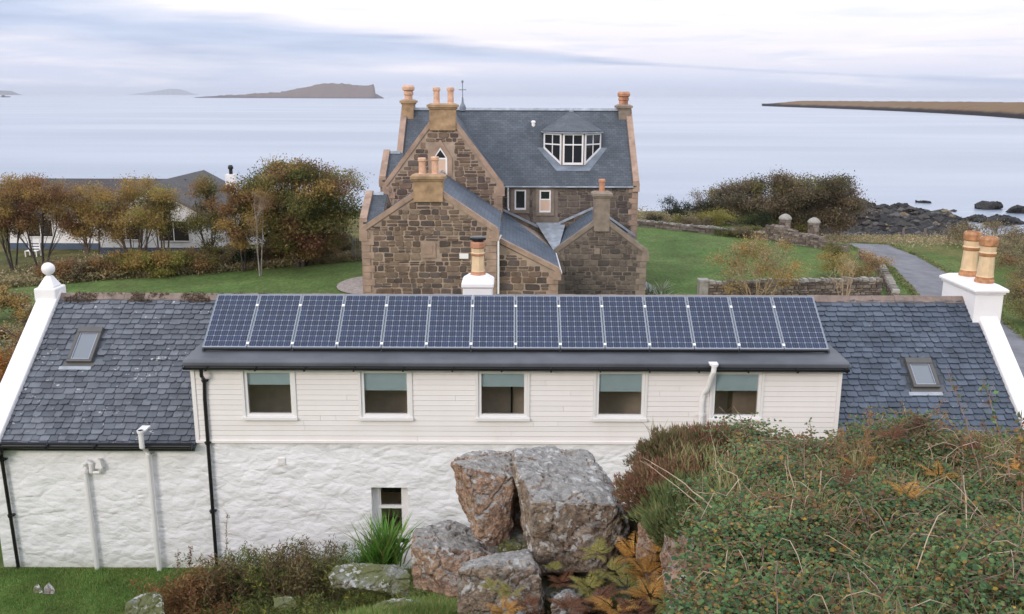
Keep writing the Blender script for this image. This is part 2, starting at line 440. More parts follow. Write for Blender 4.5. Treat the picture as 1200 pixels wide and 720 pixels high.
nA = noise_n(nt, mp.outputs[0], 1.0, 7, 0.55, 0.3)
mp2 = nt.nodes.new('ShaderNodeMapping'); mp2.inputs['Scale'].default_value = (7, 7, 75); mp2.inputs['Location'].default_value = (3.1, 0.4, 1.3)
nt.links.new(tc.outputs['Generated'], mp2.inputs[0])
nB = noise_n(nt, mp2.outputs[0], 1.0, 6, 0.55, 0.2)
# grey-blue bank of cloud high on the left
left = nt.nodes.new('ShaderNodeMapRange'); nt.links.new(X_, left.inputs[0])
left.inputs[1].default_value = 0.02; left.inputs[2].default_value = -0.42; left.inputs[3].default_value = -0.05; left.inputs[4].default_value = 0.36
bandz = ramp(nt, Z_, [(0.028, 0.0), (0.045, 1.0), (0.085, 1.0), (0.12, 0.0)])
zc = mathn(nt, 'SUBTRACT', 0.040, mathn(nt, 'MULTIPLY', X_, 0.055))
zw = mathn(nt, 'MAXIMUM', 0.006, mathn(nt, 'SUBTRACT', 0.013, mathn(nt, 'MULTIPLY', X_, 0.062)))
dd = mathn(nt, 'DIVIDE', mathn(nt, 'ABSOLUTE', mathn(nt, 'SUBTRACT', Z_, zc)), zw)
fade = nt.nodes.new('ShaderNodeMapRange'); nt.links.new(X_, fade.inputs[0]); fade.inputs[1].default_value = 0.30; fade.inputs[2].default_value = 0.05; fade.inputs[3].default_value = -0.5; fade.inputs[4].default_value = 0.0
bank = mathn(nt, 'ADD', mathn(nt, 'SUBTRACT', 1.0, dd), mathn(nt, 'MULTIPLY', mathn(nt, 'SUBTRACT', nA, 0.5), 3.2))
bank = ramp(nt, mathn(nt, 'ADD', bank, fade.outputs[0]), [(0.05, 0.0), (0.75, 1.0)])
streak = ramp(nt, nB, [(0.50, 0.0), (0.66, 0.75)])
streak = mathn(nt, 'MULTIPLY', streak, ramp(nt, Z_, [(0.02, 0.0), (0.035, 1.0), (0.07, 0.6), (0.12, 0.2)]))
blue = (0.50, 0.60, 0.84); white = (0.90, 0.84, 0.89); pink = (0.84, 0.76, 0.83)
base = ramp(nt, Z_, [(0.0, (0.54, 0.60, 0.77)), (0.014, (0.57, 0.62, 0.78)), (0.030, (0.72, 0.71, 0.82)), (0.050, (0.80, 0.76, 0.83)), (0.09, (0.88, 0.85, 0.90)), (1.0, (1.26, 1.36, 1.56))])
c = mixc(nt, streak, base, (0.58, 0.63, 0.79))
nC = noise_n(nt, mp2.outputs[0], 0.6, 5, 0.6, 0.4)
c = mixc(nt, ramp(nt, nC, [(0.52, 0.0), (0.7, 0.7)]), c, (0.93, 0.885, 0.90))
c = mixc(nt, mathn(nt, 'MULTIPLY', bank, 0.9), c, ramp(nt, nB, [(0.35, (0.34, 0.42, 0.61)), (0.65, (0.50, 0.57, 0.75))]))
bg2 = nt.nodes.new('ShaderNodeBackground'); nt.links.new(c, bg2.inputs[0]); bg2.inputs[1].default_value = 1.0
ms = nt.nodes.new('ShaderNodeMixShader'); ms.inputs[0].default_value = 0.88
nt.links.new(bg1.outputs[0], ms.inputs[1]); nt.links.new(bg2.outputs[0], ms.inputs[2]); nt.links.new(ms.outputs[0], out.inputs[0])

sd = bpy.data.lights.new('sun', 'SUN'); sd.energy = 1.05; sd.angle = R(20); sd.color = (1.0, 0.89, 0.80)
so = bpy.data.objects.new('sun', sd); COL.objects.link(so)
frm = Vector((math.sin(R(SUN_AZ)) * math.cos(R(SUN_EL)), math.cos(R(SUN_AZ)) * math.cos(R(SUN_EL)), math.sin(R(SUN_EL))))
so.rotation_euler = frm.to_track_quat('Z', 'Y').to_euler(); so.location = frm * 50
scene.view_settings.view_transform = 'Standard'; scene.view_settings.look = 'None'
scene.view_settings.exposure = 0.43; scene.view_settings.gamma = 1.0

# haze
hz = MB(); hz.box(-26000, 26000, -60, 32000, -20, 190)
mm = bpy.data.materials.new('haze'); mm.use_nodes = True; nt = mm.node_tree; nt.nodes.clear()
o_ = nt.nodes.new('ShaderNodeOutputMaterial'); pv = nt.nodes.new('ShaderNodeVolumePrincipled')
pv.inputs['Color'].default_value = (0.84, 0.89, 1.0, 1); pv.inputs['Density'].default_value = 0.00005; pv.inputs['Anisotropy'].default_value = 0.0
nt.links.new(pv.outputs[0], o_.inputs['Volume'])
ho = hz.build('haze', mm); tag(ho, kind='stuff', label='thin pale sea haze over the bay', cat='haze')

# ------------------------------------------------------------------ ground
SEA = -11.0
def h_bank(x, y):
    z = -3.0 * sstep(21, 37, y)
    # the north bank falls away behind the lawns; on the right it slopes down to the rock shelf
    if x > 22:
        k = sstep(22, 30, x)
    else: k = 0.0
    a = -9.6 * sstep(92, 150, y)
    t = max(0.0, min(1.0, (y - 74) / 50.0)); b = -6.9 * t - 1.0 * max(0.0, min(1.0, (y - 124) / 50.0))
    end = 172 - 1.95 * max(0, x - 41)
    b2 = -4.5 * sstep(end - 14, end + 12, y)
    xb = 60 + 0.42 * (y - 112)
    b2 = -4.5 * max(sstep(156, 172, y), sstep(xb - 4, xb + 4, x) * sstep(98, 112, y))
    z += a * (1 - k) + (b + b2) * k
    return z
def h_fg(x, y):
    left = min(7.2, max(0.0, 0.55 * (13.4 - y)))
    cen = min(7.0, max(0.0, 0.56 * (14.9 - y)))
    wc = sstep(-4.6, -1.3, x)
    z = left * (1 - wc) + cen * wc
    top = 6.75 - 0.165 * y
    far = sstep(12.6, 9.4, y) if y < 12.6 else 0.0
    mound = cen + (top - cen) * (1 - sstep(9.1, 10.4, y)) if y > 0 else 6.75
    edge = (0.21 * y - 0.12 if 3 < y < 7.3 else 1.40 - 0.28 * sstep(7.7, 8.6, y) if y >= 7.3 else 0.4) + 0.07 * math.sin(y * 3.1)
    wm = sstep(edge, edge + 0.42, x)
    pass
    z = z * (1 - wm) + mound * wm
    return z
def H(x, y):
    if y < 15.7:
        z = h_fg(x, y)
        a = sstep(16, 13.5, y) if False else (1 - sstep(13.5, 15.7, y))
        z += 0.10 * a * fbm(x * 0.7, y * 0.7, 3) + 0.03 * a * fbm(x * 3, y * 3, 5)
        return z
    z = h_bank(x, y)
    if y > 22: z += 0.12 * sstep(22, 30, y) * fbm(x * 0.08, y * 0.08, 1)
    if y > 95: z += (0.54 * sstep(95, 120, y) + 0.9 * sstep(120, 132, y)) * fbm(x * 0.17, y * 0.17, 2) * sstep(20, 34, x)
    return z
def axis(vals):
    out = []
    for a, b, st in vals:
        n = max(1, int(round((b - a) / st)))
        out += [a + (b - a) * i / n for i in range(n)]
    return out + [vals[-1][1]]
xs = axis([(-160, -60, 8), (-60, -12, 1.6), (-12, -4, 0.4), (-4, 8, 0.13), (8, 16, 0.5), (16, 80, 1.2), (80, 200, 8)])
ys = axis([(-30, 0, 3), (0, 3, 0.5), (3, 16.2, 0.13), (16.2, 24, 0.8), (24, 100, 1.3), (100, 190, 1.8), (190, 230, 10)])
gv = [(x, y, H(x, y)) for y in ys for x in xs]
nx = len(xs)
gf = [(j * nx + i, j * nx + i + 1, (j + 1) * nx + i + 1, (j + 1) * nx + i) for j in range(len(ys) - 1) for i in range(nx - 1)]
me = bpy.data.meshes.new('ground'); me.from_pydata(gv, [], gf)
ca = me.color_attributes.new('cover', 'FLOAT_COLOR', 'POINT')
def cover(x, y, z):
    n = fbm(x * 0.25, y * 0.25, 9); n2 = fbm(x * 1.1, y * 1.1, 4)
    lawn = (0.085, 0.155, 0.040); rough = (0.135, 0.125, 0.045); shore = (0.030, 0.027, 0.026); heath = (0.16, 0.125, 0.07)
    def mx(a, b, t): return tuple(p + (q - p) * t for p, q in zip(a, b))
    if y < 16:
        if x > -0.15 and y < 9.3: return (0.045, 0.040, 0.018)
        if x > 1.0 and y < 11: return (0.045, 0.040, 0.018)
        g = mx((0.10, 0.18, 0.04), (0.14, 0.16, 0.045), sstep(-0.2, 0.5, n2))
        return mx(g, (0.10, 0.085, 0.03), sstep(-4, -1, x) * 0.35)
    c = lawn
    c = mx(c, (0.112, 0.178, 0.052), sstep(-0.25, 0.35, n)); c = mx(c, (0.10, 0.135, 0.045), sstep(0.1, 0.6, n2) * .6)
    if x < -9: # rough fringe left under the trees
        e = 60 + 0.42 * (x + 24) + 2 * n
        if x > -24: e = 60 + 0.5 * (x + 24) + 2 * n
        c = mx(c, mx((0.06, 0.075, 0.022), rough, sstep(-0.4, 0.4, n2)), sstep(e, e + 3, y))
    if x > 10:
        rx = 29.2 - max(0, 60 - y) * 0.28
        c = mx(c, mx((0.085, 0.13, 0.03), rough, sstep(-0.5, 0.5, n + n2)), sstep(rx + 1.5, rx + 5, x) * 0.75)
    c = mx(c, mx(rough, (0.10, 0.12, 0.04), sstep(-.3, .3, n2)), sstep(84, 88, y) * 0.8)
    if x > 24: c = mx(c, heath, sstep(78, 90, y))
    c = mx(c, shore, sstep(-8.6, -9.7, z) if False else 1 - sstep(-9.2, -8.3, z + 0.5 * n2))
    return c
buf = np.empty((len(gv), 4), np.float32); buf[:, 3] = 1
for i, (x, y, z) in enumerate(gv): buf[i, :3] = cover(x, y, z)
ca.data.foreach_set('color', buf.reshape(-1))
m, nt, b = new_mat('ground_cover')
at_ = nt.nodes.new('ShaderNodeAttribute'); at_.attribute_name = 'cover'
v = coords(nt, 'Position')
c = mixc(nt, 1.0, at_.outputs[0], ramp(nt, noise_n(nt, v, 0.35, 6, 0.65), [(0.3, (0.80, 0.70, 0.75)), (0.7, (1.30, 1.18, 1.25))]), 'MULTIPLY')
c = mixc(nt, 1.0, c, ramp(nt, noise_n(nt, coords(nt, 'Position', (1, 0.35, 1)), 5, 5, 0.75), [(0.3, 0.62), (0.7, 1.35)]), 'MULTIPLY')
nt.links.new(c, b.inputs['Base Color']); b.inputs['Roughness'].default_value = 0.95; b.inputs['Specular IOR Level'].default_value = 0.15
bump(nt, b, noise_n(nt, v, 9, 6, 0.75), 0.9, 0.08)
me.materials.append(m); me.polygons.foreach_set('use_smooth', [True] * len(me.polygons))
g = bpy.data.objects.new('ground', me); COL.objects.link(g); tag(g, kind='structure')

# ------------------------------------------------------------------ sea
m, nt, b = new_mat('sea_water')
v = coords(nt, 'Position', (0.35, 1, 1))
n1 = noise_n(nt, v, 0.9, 6, 0.6); n2 = noise_n(nt, v, 0.035, 4, 0.6)
spy = nt.nodes.new('ShaderNodeSeparateXYZ'); nt.links.new(coords(nt, 'Position'), spy.inputs[0])
far = nt.nodes.new('ShaderNodeMapRange'); nt.links.new(spy.outputs[1], far.inputs[0])
far.inputs[1].default_value = 110; far.inputs[2].default_value = 900; far.inputs[3].default_value = 1.0; far.inputs[4].default_value = 0.2
c = ramp(nt, noise_n(nt, coords(nt, 'Position', (0.2, 1, 1)), 0.012, 5, 0.6), [(0.38, (0.20, 0.25, 0.33)), (0.62, (0.31, 0.355, 0.43))])
# broken water near the rocks
near = nt.nodes.new('ShaderNodeMapRange'); nt.links.new(spy.outputs[1], near.inputs[0])
near.inputs[1].default_value = 172; near.inputs[2].default_value = 140; near.inputs[3].default_value = 0.0; near.inputs[4].default_value = 1.0
foam = ramp(nt, noise_n(nt, coords(nt, 'Position', (0.45, 1, 1)), 0.5, 6, 0.75), [(0.53, 0.0), (0.62, 0.95)])
c = mixc(nt, mathn(nt, 'MULTIPLY', foam, near.outputs[0]), c, (0.72, 0.76, 0.80))
nt.links.new(c, b.inputs['Base Color']); b.inputs['Roughness'].default_value = 0.30; b.inputs['IOR'].default_value = 1.6
hh = mathn(nt, 'ADD', mathn(nt, 'MULTIPLY', n1, 0.35), mathn(nt, 'MULTIPLY', n2, 0.6))
bn = bump(nt, b, hh, 0.5, 0.5); nt.links.new(mathn(nt, 'MULTIPLY', far.outputs[0], 0.95), bn.inputs['Strength'])
s = MB()
ysea = [60, 200, 500, 1200, 3000, 8000, 30500]
for a, b_ in zip(ysea, ysea[1:]): s.face([(-25500, a, SEA), (25500, a, SEA), (25500, b_, SEA), (-25500, b_, SEA)])
tag(s.build('sea', m), kind='structure')

# ------------------------------------------------------------------ islands
def land_mass(name, x0, x1, y0, y1, prof, mat, n=90, m_=14, rough=6.0, seed=0):
    """headland: long profile prof(t) gives height; the section is a rounded ridge with a cliff foot"""
    vs = []; fs = []
    for i in range(n + 1):
        t = i / n; x = x0 + (x1 - x0) * t; hgt = prof(t) * 1.12
        for j in range(m_ + 1):
            q = j / m_; y = y0 + (y1 - y0) * q
            e = min(1, min(q, 1 - q) * 2)
            shape = (sstep(0, 0.22, e) * 0.45 + 0.55 * sstep(0.1, 1, e))
            z = SEA - 2 + (hgt + 2) * shape + (rough * fbm(x * 0.02, y * 0.02, seed) * shape * min(1, hgt / 20))
            vs.append((x * y / y0, y + 0.04 * (y1 - y0) * fbm(x * .01, 3, seed), z))
    for i in range(n):
        for j in range(m_):
            a = i * (m_ + 1) + j; fs.append((a, a + m_ + 1, a + m_ + 2, a + 1))
    me = bpy.data.meshes.new(name); me.from_pydata(vs, [], fs); me.materials.append(mat)
    me.polygons.foreach_set('use_smooth', [True] * len(fs))
    o = bpy.data.objects.new(name, me); COL.objects.link(o); return o
def lerp_prof(pts):
    def f(t):
        for (a, p), (b, q) in zip(pts, pts[1:]):
            if t <= b: return p + (q - p) * (t - a) / max(1e-6, b - a)
        return pts[-1][1]
    return f
def land_mat(name, low, high, zl):
    m, nt, b = new_mat(name)
    v = coords(nt, 'Position')
    sp = nt.nodes.new('ShaderNodeSeparateXYZ'); nt.links.new(v, sp.inputs[0])
    nz = noise_n(nt, v, 0.03, 6, 0.65)
    k = nt.nodes.new('ShaderNodeMapRange'); nt.links.new(mathn(nt, 'ADD', sp.outputs[2], mathn(nt, 'MULTIPLY', nz, 4.0)), k.inputs[0])
    k.inputs[1].default_value = zl; k.inputs[2].default_value = zl + 2.5
    c = mixc(nt, k.outputs[0], low, ramp(nt, nz, [(0.35, high[0]), (0.65, high[1])]))
    nt.links.new(c, b.inputs['Base Color']); b.inputs['Roughness'].default_value = 1.0; b.inputs['Specular IOR Level'].default_value = 0.0
    return m
D = 5300.0; k = D / 1090
isl = lerp_prof([(0, 1), (0.05, 6), (0.3, 20), (0.45, 30), (0.55, 50), (0.68, 78), (0.8, 76), (0.88, 66), (0.948, 76), (0.955, 18), (0.985, 10), (1, 1)])
tag(land_mass('island', at(228, 115, D).x, at(450, 115, D).x, D, D + 900, isl, land_mat('island_turf', (0.11, 0.095, 0.10), ((0.17, 0.12, 0.105), (0.16, 0.135, 0.11)), -2), n=200, m_=16, rough=9, seed=3), kind='structure')
tag(land_mass('far_island', at(-60, 110, 14000).x, at(27, 110, 14000).x, 14000, 15500, lerp_prof([(0, 60), (0.7, 62), (0.86, 55), (0.93, 20), (1, 1)]), land_mat('far_turf', (0.12, 0.11, 0.11), ((0.10, 0.10, 0.09), (0.13, 0.12, 0.1)), 0), seed=5), kind='structure')
tag(land_mass('far_hills', at(150, 110, 26000).x, at(232, 110, 26000).x, 26000, 29000, lerp_prof([(0, 3), (0.3, 70), (0.6, 160), (0.75, 150), (1, 3)]), land_mat('far_hill_turf', (0.12, 0.11, 0.11), ((0.12, 0.12, 0.12), (0.13, 0.12, 0.1)), 0), seed=6), kind='structure')
# low headland on the right: runs out from the right towards the left, getting nearer to the right
vs = []; fs = []; n = 160
for i in range(n + 1):
    t = i / n; u = 893 + t * 420
    y0 = 1950 - 1390 * (t ** 0.8)
    p = at(u, 120, y0)
    hgt = 10.0 * sstep(-0.03, 0.13, t) + 4.5 * t
    for j, (dy, hz_) in enumerate([(0, -1.5), (4, 1.2), (12, 3.6), (30, 5.4), (90, 0.8), (190, 0.95), (420, 1.0), (640, 0.2), (660, -1.5)]):
        zz = SEA + (hz_ if j < 4 and hz_ < hgt else (hz_ if j in (0, 8) else hgt * min(1, hz_ if j > 3 else 1)))
        if j in (3,): zz = SEA + min(hgt * 0.72, 7.2)
        zz += (0.9 if j in (2, 3, 4) else 0.6 if j in (5, 6) else 0.15) * fbm(p.x * 0.03, y0 * 0.05 + j, 8)
        vs.append((p.x * (y0 + dy) / y0, y0 + dy, zz))
for i in range(n):
    for j in range(8):
        a = i * 9 + j; fs.append((a, a + 9, a + 10, a + 1))
me = bpy.data.meshes.new('headland'); me.from_pydata(vs, [], fs)
me.materials.append(land_mat('headland_turf', (0.035, 0.03, 0.03), ((0.20, 0.115, 0.07), (0.19, 0.15, 0.09)), -5.6))
me.polygons.foreach_set('use_smooth', [True] * len(fs))
o = bpy.data.objects.new('headland', me); COL.objects.link(o); tag(o, kind='structure')
# tiny boat at far left
bo = thing('boat', at(5, 110.5, 5200).to_tuple(), 'tiny dark boat on the sea below the far left island', 'boat')
bo.location.z = SEA
p = bo.location
q = MB(); q.prism([(p.x - 22, p.y, SEA - 1), (p.x + 20, p.y, SEA - 1), (p.x + 28, p.y, SEA + 5), (p.x - 24, p.y, SEA + 5)], (0, 14, 0)); q.build('hull', 'black', bo)
q = MB(); q.box(p.x - 18, p.x - 4, p.y + 3, p.y + 11, SEA + 5.01, SEA + 12); q.build('wheelhouse', 'dark_frame', bo)

# ------------------------------------------------------------------ road, path, patio (sheets following the ground)
def strip(name, centre, width, mat, dz=0.03, kind='structure', n=60):
    pts = []
    for i in range(n + 1):
        t = i / n * (len(centre) - 1); k = min(int(t), len(centre) - 2); f = t - k
        P = [Vector(centre[max(0, min(len(centre) - 1, k + j))]) for j in (-1, 0, 1, 2)]
        pt = 0.5 * ((2 * P[1]) + (-P[0] + P[2]) * f + (2 * P[0] - 5 * P[1] + 4 * P[2] - P[3]) * f * f + (-P[0] + 3 * P[1] - 3 * P[2] + P[3]) * f ** 3)
        pts.append(pt)
    q = MB(); prev = None
    for i, p in enumerate(pts):
        d = (pts[min(i + 1, n)] - pts[max(i - 1, 0)]).normalized(); s_ = Vector((d.y, -d.x))
        row = []
        for e in (-1, -0.5, 0, 0.5, 1):
            x, y = p.x + s_.x * e * width / 2, p.y + s_.y * e * width / 2
            row.append((x, y, H(x, y) + dz))
        if prev:
            for a in range(4): q.face([prev[a], prev[a + 1], row[a + 1], row[a]])
        prev = row
    return tag(q.build(name, mat), kind=kind)
M['asphalt'] = simple('worn_asphalt', (0.155, 0.155, 0.17), 0.9, 0.22, 1.2, kind='Position', bumpd=0.01)
M['gravel'] = simple('pale_gravel', (0.34, 0.29, 0.26), 0.95, 0.3, 6, kind='Position', bumpd=0.02)
M['flag'] = simple('grey_flagstone', (0.22, 0.24, 0.26), 0.8, 0.2, 2, kind='Position')
ROAD = [(20.5, 30), (23.0, 40), (25.6, 50), (27.5, 57), (28.9, 63), (29.6, 69), (29.5, 74), (28.2, 79), (25.5, 84), (21, 88)]
strip('road', ROAD, 3.7, 'asphalt', 0.05, n=120)
strip('garden_path', [(9.9, 50), (9.3, 54), (8.6, 58), (8.0, 62), (7.8, 66)], 0.8, 'flag', 0.05)
q = MB(); ring = []
for k in range(28):
    a = 2 * PI * k / 28; x = -8.6 + 2.7 * math.cos(a); y = 57.2 + 3.0 * math.sin(a); ring.append((x, y, H(x, y) + 0.05))
q.face(ring); tag(q.build('gravel_patio', 'gravel'), kind='structure')
# ------------------------------------------------------------------ COTTAGE
ct = thing('cottage', (0, 16, 0), 'long white painted cottage with slate roof, clad upper storey and a row of solar panels', 'cottage')
YF = 16.0; YR = 18.8; PK = 0.775; ZE = 2.66; ZR = ZE + PK * (YR - YF); YB = 21.6
XL, XR = -9.9, 10.0
def rz(y): return ZE + PK * (y - YF) if y <= YR else ZR - PK * (y - YR)
EX0, EX1 = -5.94, 6.11
LW = (-2.68, -1.98, 0.55, 1.70)     # lower window opening
q = MB()
zt = 2.62
q.box(XL, LW[0], YF, YF + 0.5, -0.4, zt); q.box(LW[1], XR, YF, YF + 0.5, -0.4, zt)
q.box(LW[0], LW[1], YF, YF + 0.5, -0.4, LW[2]); q.box(LW[0], LW[1], YF, YF + 0.5, LW[3], zt)
q.build('front_wall', 'rubble_white', ct)
q = MB()
for x in (XL, XR - 0.5):
    q.prism([(x, YF + 0.501, -0.6), (x, YB, -1.6), (x, YB, 2.6), (x, YR, ZR - 0.08), (x, YF + 0.501, rz(YF + 0.5) - 0.1)][::-1], (0.5, 0, 0))
q.box(XL + 0.5, XR - 0.5, YB - 0.5, YB, -1.6, 2.55)
q.build('wall', 'rubble_white', ct)

# slated roof slopes, slate by slate
def slates(q, x0, x1, y0, y1, skip=(), expo=0.13):
    run = Vector((0, 1, PK)).normalized(); nrm = Vector((0, -PK, 1)).normalized()
    L = (Vector((0, y1, rz(y1))) - Vector((0, y0, rz(y0)))).length
    nrow = int(L / expo); ex = L / nrow
    for r in range(nrow):
        x = x0 - rnd.uniform(0, 0.16)
        while x < x1:
            w_ = rnd.uniform(0.15, 0.25)
            a = max(x, x0) + 0.005; b_ = min(x + w_, x1) - 0.005
            x += w_
            if b_ - a < 0.03: continue
            s0 = r * ex + rnd.uniform(-0.014, 0.014); s1 = min((r + 1) * ex + 0.05, L)
            yy = y0 + s0 * run.y
            if any(a < k[1] and b_ > k[0] and yy + 0.10 > k[2] and yy < k[3] for k in skip): continue
            o0 = Vector((a, y0, rz(y0))) + run * s0 + nrm * (0.026 + rnd.uniform(0, 0.012))
            o1 = Vector((b_, y0, rz(y0))) + run * (s0 + rnd.uniform(-0.006, 0.006)) + nrm * (0.026 + rnd.uniform(0, 0.012))
            t1 = Vector((b_, y0, rz(y0))) + run * s1 + nrm * 0.003; t0 = Vector((a, y0, rz(y0))) + run * s1 + nrm * 0.003
            c_ = rnd.uniform(0.004, 0.035)
            i = q.verts([o0 + run * c_, o0 + Vector((c_, 0, 0)), o1 - Vector((c_, 0, 0)), o1 + run * c_, t1, t0, o0 - nrm * 0.015 + Vector((c_, 0, 0)), o1 - nrm * 0.015 - Vector((c_, 0, 0))])
            q.f += [(i, i + 1, i + 2, i + 3, i + 4, i + 5), (i + 1, i + 6, i + 7, i + 2)]; q.m += [0, 0]
q = MB()
SKL = (-8.92, -8.42, 17.38, 18.06); SKR = (7.90, 8.42, 16.95, 17.50)
slates(q, -9.62, EX0 - 0.0, 15.86, YR, [SKL]); q.build('roof_slope', 'slate', ct)
q = MB(); slates(q, EX1, 9.75, 15.86, YR, [SKR]); slates(q, EX0, EX1, 18.2, YR); q.build('roof_slope', 'slate_sky_tint', ct)
q = MB()
for a, b_ in ((-9.6, EX0), (EX1, 9.73)):
    q.prism([(a, 15.86, rz(15.86) - 0.07), (a, YR, ZR - 0.07), (a, YR, ZR), (a, 15.86, rz(15.86))][::-1], (b_ - a, 0, 0))
q.prism([(EX0, 17.9, rz(17.9) - 0.07), (EX0, YR, ZR - 0.07), (EX0, YR, ZR), (EX0, 17.9, rz(17.9))][::-1], (EX1 - EX0, 0, 0))
q.prism([(-9.6, YR, ZR - 0.07), (-9.6, 21.8, rz(21.8) - 0.07), (-9.6, 21.8, rz(21.8)), (-9.6, YR, ZR)][::-1], (19.33, 0, 0))
q.build('roof_back', 'far_slate', ct, uv=True)
# ridge tiles
q = MB(); x = -9.6
while x < 9.5:
    L = rnd.uniform(0.4, 0.48); dz = rnd.uniform(0, 0.012)
    q.prism([(x, YR - 0.135, ZR - 0.075 + dz), (x, YR - 0.02, ZR + 0.035 + dz), (x, YR + 0.02, ZR + 0.035 + dz), (x, YR + 0.135, ZR - 0.075 + dz), (x, YR + 0.13, ZR - 0.095 + dz), (x, YR, ZR + 0.01 + dz), (x, YR - 0.13, ZR - 0.095 + dz)][::-1], (L - 0.006, 0, 0))
    x += L
q.build('ridge_tiles', 'ridge_tile', ct)
# moss cushions along the left of the ridge
P = []
rs = np.random.RandomState(4)
for k in range(6000):
    x = rs.uniform(-9.5, -5.2); d_ = rs.uniform(0, .17)
    if fbm(x * 2.6, d_ * 3, 3) > -0.12: P.append((x, YR - .02 - d_, ZR + 0.046 - d_ + rs.uniform(-.01, .03)))
M['ridge_moss'] = leafy('ridge_moss', [(0, (0.14, 0.08, 0.05)), (0.4, (0.10, 0.07, 0.04)), (0.7, (0.17, 0.13, 0.08)), (0.9, (0.24, 0.2, 0.15))])
leaf_cloud('ridge_moss', np.array(P), 0.035, 'ridge_moss', ct, rs)

# gable skews
for x0, x1 in ((-10.03, -9.60), (9.73, 10.12)):
    q = MB()
    for s_ in (0, 1):
        ya, yb = (15.72, YR) if s_ == 0 else (21.9, YR)
        pa = [(x0, ya, rz(ya) - 0.16), (x1, ya, rz(ya) - 0.16), (x1, ya, rz(ya) + 0.15), (x0, ya, rz(ya) + 0.15)]
        pb = [(x0, yb, ZR - 0.16), (x1, yb, ZR - 0.16), (x1, yb, ZR + 0.15), (x0, yb, ZR + 0.15)]
        if s_ == 0: q.hexa([pa[0], pa[1], pb[1], pb[0], pa[3], pa[2], pb[2], pb[3]])
        else: q.hexa([pa[1], pa[0], pb[0], pb[1], pa[2], pa[3], pb[3], pb[2]])
    o = q.build('skew', 'white_paint', ct)
    bv = o.modifiers.new('b', 'BEVEL'); bv.width = 0.035; bv.segments = 2
q = MB()
fx = -9.83
q.box(fx - 0.24, fx + 0.22, YR - 0.24, YR + 0.24, ZR - 0.1, ZR + 0.18)
q.hexa([(fx - 0.19, YR - 0.19, ZR + 0.18), (fx + 0.17, YR - 0.19, ZR + 0.18), (fx + 0.17, YR + 0.19, ZR + 0.18), (fx - 0.19, YR + 0.19, ZR + 0.18),
        (fx - 0.06, YR - 0.06, ZR + 0.42), (fx + 0.06, YR - 0.06, ZR + 0.42), (fx + 0.06, YR + 0.06, ZR + 0.42), (fx - 0.06, YR + 0.06, ZR + 0.42)])
fo = q.build('finial', 'white_paint', ct)
bv = fo.modifiers.new('b', 'BEVEL'); bv.width = 0.03; bv.segments = 2
q = MB(); rb = 0.135
q.lathe(fx, YR, ZR + 0.42, [(0.05, -0.02), (0.055, 0.02)] + [(rb * math.sin(a), 0.13 - rb * math.cos(a) + 0.01) for a in [0.5 + 2.6 * k / 10 for k in range(11)]], 20)
q.build('finial_ball', 'white_paint', fo, smooth=True)

# chimneys
def pot(parent, x, y, z, h, r, mats=('terracotta', 'terracotta_pale'), n=8, crown=True):
    prof = [(r * 1.12, 0), (r * 1.12, 0.06 * h), (r * 1.02, 0.09 * h), (r * 1.02, 0.14 * h), (r * 0.95, 0.16 * h), (r * 0.86, 0.58 * h), (r * 1.0, 0.62 * h),
            (r * 1.02, 0.66 * h), (r * 0.9, 0.69 * h), (r * 0.92, 0.8 * h), (r * 1.08, 0.83 * h), (r * 1.08, 0.95 * h), (r * 0.98, 1.0 * h), (r * 0.8, 1.0 * h), (r * 0.78, 0.85 * h)]
    mis = [0, 0, 0, 1, 1, 0, 0, 1, 1, 0, 0, 0, 0, 0]
    q = MB(); q.lathe(x, y, z, prof, n, mis=mis, rot=0.2, cap=True)
    return q.build('chimney_pot', [mats[0], mats[1]], parent)
M['pot_buff'] = simple('buff_fireclay', (0.68, 0.50, 0.30), 0.6, 0.12, 6)
M['pot_brown'] = simple('brown_glazed_clay', (0.42, 0.20, 0.09), 0.5, 0.35, 9)
q = MB()
q.box(9.60, 10.18, 18.25, 19.72, 3.2, 5.02)
q.box(9.57, 10.21, 18.22, 19.75, 5.02, 5.07); 
q.hexa([(9.53, 18.18, 5.07), (10.25, 18.18, 5.07), (10.25, 19.79, 5.07), (9.53, 19.79, 5.07), (9.53, 18.18, 5.13), (10.25, 18.18, 5.13), (10.25, 19.79, 5.13), (9.53, 19.79, 5.13)])
q.hexa([(9.535, 18.185, 5.13), (10.245, 18.185, 5.13), (10.245, 19.785, 5.13), (9.535, 19.785, 5.13), (9.68, 18.32, 5.21), (10.1, 18.32, 5.21), (10.1, 19.65, 5.21), (9.68, 19.65, 5.21)])
cs = q.build('chimney_stack', 'white_paint', ct)
bv = cs.modifiers.new('b', 'BEVEL'); bv.width = 0.015; bv.segments = 2
plabel(pot(cs, 9.93, 18.62, 5.20, 0.97, 0.172, ('pot_brown', 'pot_buff'), 10), 'near buff and brown chimney pot')
plabel(pot(cs, 9.95, 19.35, 5.20, 0.97, 0.172, ('pot_brown', 'pot_buff'), 10), 'far buff and brown chimney pot')
q = MB()
q.box(-1.03, -0.41, 18.45, 19.10, 4.3, 5.08)
q.hexa([(-1.06, 18.41, 5.08), (-0.38, 18.41, 5.08), (-0.38, 19.14, 5.08), (-1.06, 19.14, 5.08), (-1.06, 18.41, 5.19), (-0.38, 18.41, 5.19), (-0.38, 19.14, 5.19), (-1.06, 19.14, 5.19)])
q.hexa([(-1.055, 18.415, 5.19), (-0.385, 18.415, 5.19), (-0.385, 19.135, 5.19), (-1.055, 19.135, 5.19), (-0.9, 18.6, 5.31), (-0.54, 18.6, 5.31), (-0.54, 18.95, 5.31), (-0.9, 18.95, 5.31)])
cs2 = q.build('chimney_stack', 'white_paint', ct)
